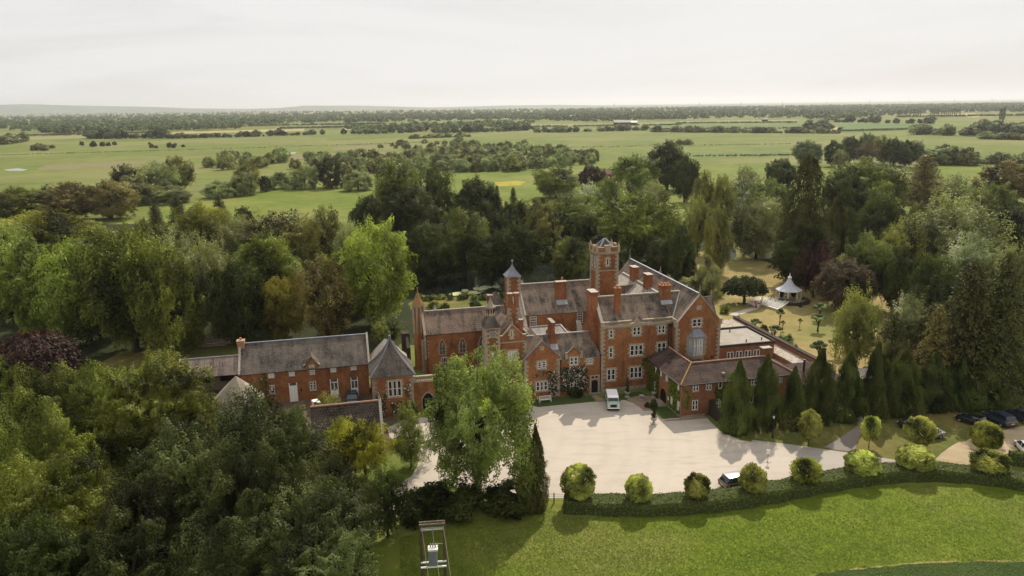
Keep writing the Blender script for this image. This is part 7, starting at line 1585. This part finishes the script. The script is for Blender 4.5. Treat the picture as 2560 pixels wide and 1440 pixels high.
# people
def person(loc, face, top, legs, label, arm=.1, hair='hair_dark', stride=.12, h=1.7):
    root = empty('person', loc, face, label, 'person'); k = h/1.75
    V = {'pel':(0,0,.95),'wai':(0,0,1.1),'che':(0,.01,1.32),'nec':(0,0,1.48),'hea':(0,.02,1.60),'top':(0,.02,1.72)}
    E = [('pel','wai'),('wai','che'),('che','nec'),('nec','hea'),('hea','top')]; Rd = {'pel':(.15,.11),'wai':(.13,.095),'che':(.16,.105),'nec':(.055,.055),'hea':(.085,.10),'top':(.06,.07)}
    for s, q in ((-1,'l'),(1,'r')):
        V.update({q+'hip':(s*.09,0,.9),q+'kne':(s*.10,s*stride*.6+.03,.5),q+'ank':(s*.10,s*stride,.09),q+'toe':(s*.11,s*stride+.15,.04),q+'sho':(s*.19,0,1.42),q+'elb':(s*(.24+arm),-.02,1.14),q+'wri':(s*(.24+arm),.12,.92),q+'han':(s*(.24+arm),.17,.83)})
        E += [('pel',q+'hip'),(q+'hip',q+'kne'),(q+'kne',q+'ank'),(q+'ank',q+'toe'),('che',q+'sho'),(q+'sho',q+'elb'),(q+'elb',q+'wri'),(q+'wri',q+'han')]
        Rd.update({q+'hip':(.10,.10),q+'kne':(.062,.062),q+'ank':(.042,.045),q+'toe':(.045,.03),q+'sho':(.06,.06),q+'elb':(.042,.042),q+'wri':(.03,.03),q+'han':(.035,.02)})
    def grow(name, keys, mat, inf, lvl=1):
        ks = [x for x in V if x in keys]; me = bpy.data.meshes.new(name); me.from_pydata([tuple(c*k for c in V[x]) for x in ks], [(ks.index(a), ks.index(b)) for a, b in E if a in ks and b in ks], []); me.materials.append(MT[mat])
        o = bpy.data.objects.new(name, me); COL.objects.link(o); setpar(o, root); sm = o.modifiers.new('skin', 'SKIN'); sm.use_smooth_shade = True
        for i, x in enumerate(ks): me.skin_vertices[0].data[i].radius = ((Rd[x][0]+inf)*k, (Rd[x][1]+inf)*k)
        me.skin_vertices[0].data[0].use_root = True
        o.modifiers.new('sub', 'SUBSURF').levels = lvl; o.modifiers['sub'].render_levels = lvl; return o
    grow('body', list(V), 'skin', 0); grow('shirt', ['pel','wai','che','lsho','lelb','rsho','relb'], top, .016); grow('trousers', ['pel','lhip','lkne','lank','rhip','rkne','rank'], legs, .018)
    hb = MB(); hb.ring([(.10,1.60),(.115,1.66),(.10,1.74),(.05,1.785)], 10, (0, -.01)); o = hb.build('hair', MT[hair], root, smooth=True); o.scale = (k, k, k)
    fb = MB()
    for s in (-1, 1): fb.box(s*.035-.012, s*.035+.012, .108, .122, 1.635, 1.65)
    fb.box(-.012,.012,.11,.14,1.60,1.63); fb.box(-.03,.03,.105,.118,1.565,1.575); o = fb.build('face', MT['skin'], root); o.scale = (k, k, k)
person(G(1889, 771), R_(-150), 'cloth_red', 'cloth_red', 'person in a red outfit standing on the path by the white chairs', stride=.16)
person(G(1895.5, 772), R_(160), 'cloth_black', 'cloth_white', 'person in black top and pale trousers beside the person in red')
person(G(1901, 770), R_(120), 'cloth_pink', 'cloth_pink', 'person in dusty pink beside the white chairs', h=1.78)
# pond lilies
rs = np.random.RandomState(8)
def lilies(label, cs):
    m = MB(); c0 = G(*cs[0][:2]); n_ = 0
    for x, y, rx, ry, k in cs:
        for _ in range(k):
            a = rs.random()*6.283; q = math.sqrt(rs.random()); p = G(x+rx*q*math.cos(a), y+ry*q*math.sin(a))-c0; r = rs.uniform(.25, .6); n_ += 1
            b = rs.random()*6; z = .03+.0006*n_; m.add([(p.x+r*math.cos(b+t*.628), p.y+r*math.sin(b+t*.628), z) for t in range(10)], [tuple(range(10))])
    o = m.build('water_lilies', MT['pond_lily']); o.location = (c0.x, c0.y, 0); tag(o, label, 'water lilies', None, 'stuff')
lilies('yellow-green water lily patch on the dark pond, left of the turret', [(1148,735,18,4,60),(1165,727,8,3,22),(1182,732,10,4,30),(1135,737,6,3,14)])
lilies('long pale water lily patch on the dark pond nearest the turret', [(1200,722,18,3,40),(1215,718,14,3,40),(1240,717,8,4,22),(1186,733,12,2,20)])
# ------------------------------------------------------------------ small things round the court
mb = MB(); c = G(1363, 1001)
ben = empty('bench', L(-9.3, -1.35), TH, 'pale wooden garden bench against the wall left of the climbing rose', 'bench')
for nm, fn in (('seat', lambda m: [m.box(-.9,.9,-.45+i*.1,-.37+i*.1,.43,.46) for i in range(5)]), ('backrest', lambda m: ([m.box(-.85+i*.15,-.79+i*.15,.03,.06,.46,.85) for i in range(12)], m.box(-.9,.9,.02,.08,.85,.93)))):
    mb = MB(); fn(mb); mb.build(nm, MT['bench_wood'], ben)
for x in (-.86, .86):
    for y in (-.42, .05): mb = MB(); mb.box(x-.04,x+.04,y-.04,y+.04,0,.9 if y > 0 else .65); mb.build('leg', MT['bench_wood'], ben)
for x in (-.86, .86): mb = MB(); mb.box(x-.045,x+.045,-.46,.02,.65,.70); mb.build('armrest', MT['bench_wood'], ben)
def urn(loc, label, plantkey=None, s=1.0, group=None):
    r = empty('stone_urn', loc, 0, label, 'urn', group); m = MB(); m.ring([(.30*s,0),(.30*s,.12*s),(.16*s,.18*s),(.12*s,.35*s),(.22*s,.45*s),(.36*s,.62*s),(.42*s,.80*s),(.46*s,.84*s),(.36*s,.84*s)], 14); m.build('bowl', MT['stone_urn'], r, smooth=False); m = MB(); m.box(-.36*s,.36*s,-.36*s,.36*s,0,.1*s); m.build('plinth', MT['stone_urn'], r); return r
def spiral(loc, z0, h, r0, label):
    rs = np.random.RandomState(int(h*100)); n = 3600; t = rs.random(n); a = t*2*math.pi*3.2; ax = .16*r0*(1-t*.6); cx, cy = np.cos(a)*ax*2.2, np.sin(a)*ax*2.2; D = sph(rs, n); rad = r0*(1-.75*t)*(.7+.3*np.abs(np.sin(a*.5+.5)))
    P = np.stack([cx, cy, z0+.1+t*h], 1)+D*rad[:, None]*np.array([1, 1, .55]); me = leaf_mesh('spiral_topiary', P, D+rs.normal(size=(n, 3))*.4, .05, rs.random(n), rs); me.materials.append(MT['leaf_dark'])
    o = bpy.data.objects.new('spiral_topiary', me); COL.objects.link(o); o.location = loc; tag(o, label, 'topiary')
p = G(1634, 1060); urn(p, 'stone urn holding the spiral topiary at the lawn corner on the gravel', s=1.15); spiral((p.x, p.y, 0), .9, 2.6, .34, 'dark spiral topiary growing in the urn at the gravel edge')
p = G(1568, 993); urn(p, 'stone urn holding the slim topiary against the big brick front', s=1.0); spiral((p.x, p.y, 0), .8, 2.2, .26, 'slim dark topiary in the urn against the big brick front')
urn(G(1604, 1000), 'empty stone urn beside the paved path', s=.9); urn(G(1634, 993), 'stone urn nearest the archway of the tiled wing', s=.9)
p = G(1633, 1022); plant('bush0', (p.x, p.y, 0), 1.5, 1.2, 'leaf_dark', 'shrub', 'dark potted shrub at the corner of the archway lawn', 'shrub')
p = G(1618, 1018); plant('bush1', (p.x, p.y, 0), .8, 1.0, 'leaf_dark', 'shrub', 'low dark shrub left of the potted shrub by the archway', 'shrub')
lp = empty('street_lamp', G(1931, 1094), 0, 'black lamp post with lantern standing before the second cypress', 'lamp')
mb = MB(); mb.ring([(.14,0),(.14,.3),(.06,.4),(.05,2.6),(.09,2.65),(.04,2.7)], 8); mb.build('post', MT['black_iron'], lp)
mb = MB(); mb.ring([(.10,2.72),(.19,3.12)], 6); mb.build('lantern', MT['lamp_clear'], lp); mb = MB(); mb.ring([(.23,3.12),(.20,3.16),(.05,3.32),(.03,3.4)], 6); mb.build('lantern_cap', MT['black_iron'], lp)
sg = empty('sign_post', G(1919, 1157), R_(-25), 'small white sign board on a thin stand at the gravel edge', 'sign')
mb = MB(); mb.tube((0,0,0),(0,0,1.3),.03); [mb.tube((0,0,.03),(.45*math.cos(a),.45*math.sin(a),.02),.03) for a in (.4,2.0,3.6,5.2)]; mb.build('stand', MT['black_iron'], sg); mb = MB(); mb.box(-.22,.22,-.03,.03,1.15,1.75); mb.build('board', MT['white_paint'], sg)
fp = empty('field_gate', G(1385, 1258), head(G(1348, 1262), G(1422, 1262)), 'thin wire field gate with posts between the bushes and the hedge', 'gate')
wl = (G(1348,1262)-G(1422,1262)).length
for x in (-wl/2, 0, wl/2): mb = MB(); mb.box(x-.06,x+.06,-.06,.06,0,1.25); mb.build('post', MT['rust' if x < 0 else 'pole_wood'], fp)
mb = MB(); [mb.tube((-wl/2,0,z),(wl/2,0,z),.014,n=4) for z in (.35,.6,.85,1.1)]; mb.build('wires', MT['black_iron'], fp)
mb = MB(); mb.box(-.5,.5,-.3,.3,.1,.75); mb.box(-.55,.55,-.35,.35,.75,.8); mb.build('water_trough', MT['lead']).location = G(1337,1256); tag(bpy.data.objects['water_trough'], 'small grey water trough beside the field gate', 'trough')
# transformer on two poles
P0_, P1_ = G(1051, 1310, 8.6), G(1109, 1306, 8.6); mid = (P0_+P1_)/2; hd = head(P0_, P1_); ln = (P1_-P0_).length/2
tf = empty('transformer_poles', (mid.x, mid.y, 0), hd, 'pair of wooden poles carrying a grey transformer at the bottom of the frame', 'transformer')
for x in (-ln, ln): mb = MB(); mb.tube((x,0,0),(x,0,8.75),.16,.12,8); mb.build('pole', MT['pole_wood'], tf)
mb = MB(); [mb.tube((-ln-.12,y,z),(ln+.12,y,z),.085,n=7) for y, z in ((.16,8.65),(-.2,8.62))]; mb.build('cross_arm', MT['old_timber'], tf)
mb = MB(); [mb.box(-ln,ln,y-.04,y+.04,z-.04,z+.04) for y, z in ((-.34,8.35),(-.2,8.1))]; mb.build('steel_channel', MT['steel'], tf)
mb = MB(); mb.box(-.36,.36,-.95,-.35,5.1,6.55); [mb.box(-.40+i*.1,-.36+i*.1,-1.0,-.95,5.2,6.4) for i in range(8)]; tk = mb.build('tank', MT['transformer_grey'], tf, bevel=.04)
mb = MB(); mb.box(-.42,.42,-1.02,-.30,6.55,6.7); mb.build('lid', MT['transformer_lid'], tf); mb = MB(); [mb.ring([(.07,6.7),(.045,6.8),(.07,6.9),(.04,7.05)], 8, (x,-.6)) for x in (-.2,.0,.2)]; mb.build('insulator', MT['lead'], tf)
mb = MB(); [mb.box(-ln-.1,ln+.1,y-.05,y+.05,4.95,5.07) for y in (-.9,-.2)]; mb.build('platform', MT['white_metal'], tf)
mb = MB(); [mb.tube((x,-.3,8.5),(x+1.2,-6.5,-.1),.022,n=4) for x in (-ln+.1,ln-.05)]; mb.tube((.02,-.3,8.4),(.1,-.6,7.05),.03,n=5); mb.tube((.15,-.62,6.9),(1.2,-6.4,0),.022,n=4); mb.tube((.2,-.6,7.0),(ln,0,6.6),.03,n=5); mb.build('wires', MT['wire'], tf)
# timber pile, yard load
tp_ = empty('timber_pile', G(548, 862), R_(12), 'heap of weathered planks on the grass behind the timber shed', 'timber')
rr = random.Random(4); mb = MB()
for i in range(16): x, y = rr.uniform(-1.5, 1.5), rr.uniform(-1.2, 1.2); z = .15+i*.07; d = rr.uniform(-.4, .4); mb.tube((x-2.2,y-d,z),(x+2.2,y+d,z+rr.uniform(-.1, .7)), .11, n=4)
mb.build('planks', MT['bleached_timber'], tp_)
yl = empty('loader', L(-42.5, 3.8), TH-R_(70), 'white and red farm loader standing in the stable yard behind the yellowish bush', 'loader'); yl.scale = (.75, .75, .75)
mb = MB(); mb.box(-1.2,1.0,-.55,.55,.75,1.25); mb.box(-1.4,-.4,-.5,.5,1.25,1.7); mb.build('body', MT['cloth_red'], yl, bevel=.05); mb = MB(); mb.box(-.4,.8,-.55,-.45,1.25,2.2); mb.box(-.4,.8,.45,.55,1.25,2.2); mb.box(-.45,.85,-.6,.6,2.2,2.32); [mb.box(x-.05,x+.05,y-.05,y+.05,1.25,2.2) for x in (-.38,.78) for y in (-.5,.5)]; mb.build('cab', MT['white_paint'], yl, bevel=.02)
mb = MB(); mb.tube((-.6,.0,1.9),(1.6,.0,2.7),.13,n=6); mb.box(1.3,2.3,-.35,.35,2.5,2.62); mb.build('boom', MT['white_paint'], yl)
mb = MB(); mb.box(.82,.86,-.42,.42,1.3,2.15); mb.build('windscreen', MT['car_glass'], yl); wheels(yl, (-.8,.75), (-.62,.62), .48, .3, 'cloth_red')
for x, y, lb in ((2014,957,'white square parasol between third and fourth cypress'),):
    p = G(x, y, 2.4); r = empty('parasol', (p.x, p.y, 0), .4, lb, 'parasol'); mb = MB(); mb.ring([(1.5,2.2),(.05,2.75)], 4); mb.build('canopy', MT['canvas_white'], r); mb = MB(); mb.tube((0,0,0),(0,0,2.7),.04); mb.build('pole', MT['pole_wood'], r)
# house with the pink roof, far farms, pylons
ph = empty('farm_house', G(1528, 462), R_(14), 'brick house with pink tiled roof among the trees beyond the pond', 'house'); ph.scale = (.62, .62, .75)
for nm, mt, fn in (('wall','brick',lambda m: (m.box(-6,6,-3,3,0,8.2), m.prism([(-3,8.2),(3,8.2),(0,11.3)],'x',-6,-5.7))), ('roof','roof_pink',lambda m: (slab(m,[(-6.2,-3.3,8),(6.2,-3.3,8),(6.2,0,11.5),(-6.2,0,11.5)]), slab(m,[(-6.2,0,11.5),(6.2,0,11.5),(6.2,3.3,8),(-6.2,3.3,8)]))), ('chimney','brick_chimney',lambda m: m.box(3.6,5.0,-.5,.5,10.6,13.2)), ('window','white_paint',lambda m: [m.box(x-.5,x+.5,-3.06,-3,z,z+1.3) for x in (-3.5,0,3.5) for z in (1.2,5)])):
    mb = MB(); fn(mb); mb.build(nm, MT[mt], ph)
pw = empty('garden_shed', G(1760, 470), R_(20), 'low pinkish roofed outbuilding glimpsed between the alders', 'shed'); pw.scale = (.5, .5, .6)
for nm, mt, fn in (('wall','brick',lambda m: m.box(-7,7,-3,3,0,2.6)), ('roof','roof_pink',lambda m: slab(m,[(-7.3,-3.4,2.5),(7.3,-3.4,2.5),(7.3,3,4.8),(-7.3,3,4.8)]))):
    mb = MB(); fn(mb); mb.build(nm, MT[mt], pw)
def barn(x, y, w_, d, h, mt, label, name='barn', gr=None):
    r = empty(name, G(x, y), R_(rnd.uniform(-10, 15)), label, 'barn', gr)
    mb = MB(); mb.box(-w_/2,w_/2,-d/2,d/2,0,h); mb.prism([(-d/2,h),(d/2,h),(0,h+d*.25)],'x',-w_/2,w_/2); mb.build('wall', MT['dark_timber'], r)
    mb = MB(); slab(mb,[(-w_/2-.5,-d/2-.5,h-.1),(w_/2+.5,-d/2-.5,h-.1),(w_/2+.5,0,h+d*.25+.3),(-w_/2-.5,0,h+d*.25+.3)],.3); slab(mb,[(-w_/2-.5,0,h+d*.25+.3),(w_/2+.5,0,h+d*.25+.3),(w_/2+.5,d/2+.5,h-.1),(-w_/2-.5,d/2+.5,h-.1)],.3); mb.build('roof', MT[mt], r)
barn(1555,313,34,16,6,'farm_roof','grey roofed farm barn on the middle plain, left and larger one'); barn(1580,312,20,12,5,'lead','grey roofed farm shed right beside the larger barn on the plain')
barn(1912,303,12,9,4,'felt_roof','pale roofed shed in the trees of the right plain'); barn(690,281,26,12,5,'farm_roof','tiny pale shed on the hazy left horizon'); barn(1985,291,16,9,4,'felt_roof','tiny pale shed below the right horizon'); barn(1440,296,40,16,6,'farm_roof','tiny pale building in the hazy middle woods')
def pylon(x, y, h):
    r = bpy.data.objects.get('pylon'); m = MB()
    for s in (-1, 1):
        for q in (-1, 1): m.tube((s*4,q*4,0),(s*.6,q*.6,h),.28,n=3)
    for z in (.62,.75,.88): m.tube((-7*(1.2-z)*1.6-3,0,h*z),(7*(1.2-z)*1.6+3,0,h*z),.3,n=3)
    for k in range(7): a, b = k/7, (k+1)/7; m.tube((-4+3.4*a,-4+3.4*a,h*a),(4-3.4*b,-4+3.4*b,h*b),.18,n=3)
    return m
py = pylon(0,0,46).build('pylon', MT['lead']); PY = [(652,284),(1535,281),(1748,276),(1852,273),(1955,271),(2065,269),(2172,268),(2273,266),(2385,264),(2480,262)]
for i, (x, y) in enumerate(PY):
    o = py if i == 0 else py.copy()
    if i: COL.objects.link(o)
    p = G(x, y); o.location = p; o.rotation_euler = (0,0,.4); tag(o, 'faint electricity pylon on the hazy horizon', 'pylon', 'pylons on the horizon')
# hills on the left horizon
def hills():
    m = MB(); rs = random.Random(3); xs = [(-400,285),(0,262),(60,260),(200,264),(380,267),(480,271),(620,272),(700,270),(760,264),(900,264),(1080,269),(1250,264),(1400,262),(1500,264),(1700,268),(1900,270)]
    D0 = 13000; vs = []; fs = []
    for i, (x, y) in enumerate(xs):
        d = _f+_R*((x-1280)/F_PX)-_U*((y-720)/F_PX); k = D0/d.y; top = Vector((d.x*k, D0, CAM_H+d.z*k)); zt = max(5, top.z)
        vs += [(top.x*.86, D0*.86, -1), (top.x*.94, D0*.94, zt*.7), (top.x, D0, zt), (top.x*1.15, D0*1.15, zt*.9), (top.x*1.4, D0*1.4, -1)]
    for i in range(len(xs)-1):
        for k in range(4): fs.append((i*5+k, i*5+k+1, i*5+5+k+1, i*5+5+k))
    m.add(vs, fs); o = m.build('hills', MT['leaf_hill'], smooth=True); tag(o, kind='structure')
plain('leaf_hill', (.10,.13,.08), .95, .1, var=.4, sc=.002)
hills()
# the air
hm = MB(); hm.box(-24000,24000,-500,40000,-3,240); t = NT('haze_air'); pv = t.n('ShaderNodeVolumePrincipled'); pv.inputs['Color'].default_value = (.90,.915,.93,1); pv.inputs['Density'].default_value = 6e-5; pv.inputs['Anisotropy'].default_value = .45
t.l(pv.outputs[0], t.out.inputs['Volume']); MT['haze_air'] = t.mat
hz = hm.build('haze', MT['haze_air']); tag(hz, 'pale summer haze in the air over the plain', 'haze', None, 'stuff')

for i in range(14):
    x = 1050+i*19+rnd.uniform(-6, 6); g_ = G(x, 752-i*.6+rnd.uniform(-3, 3)); plant('bush%d' % (i % 3), (g_.x, g_.y, 0), rnd.uniform(.9, 1.7), rnd.uniform(1.5, 2.8), rnd.choice(['leaf_olive','leaf_mid','leaf_grey']), 'reed_clump', 'clump of reeds along the near edge of the pond', 'reeds', 'reeds along the pond', parts=False)
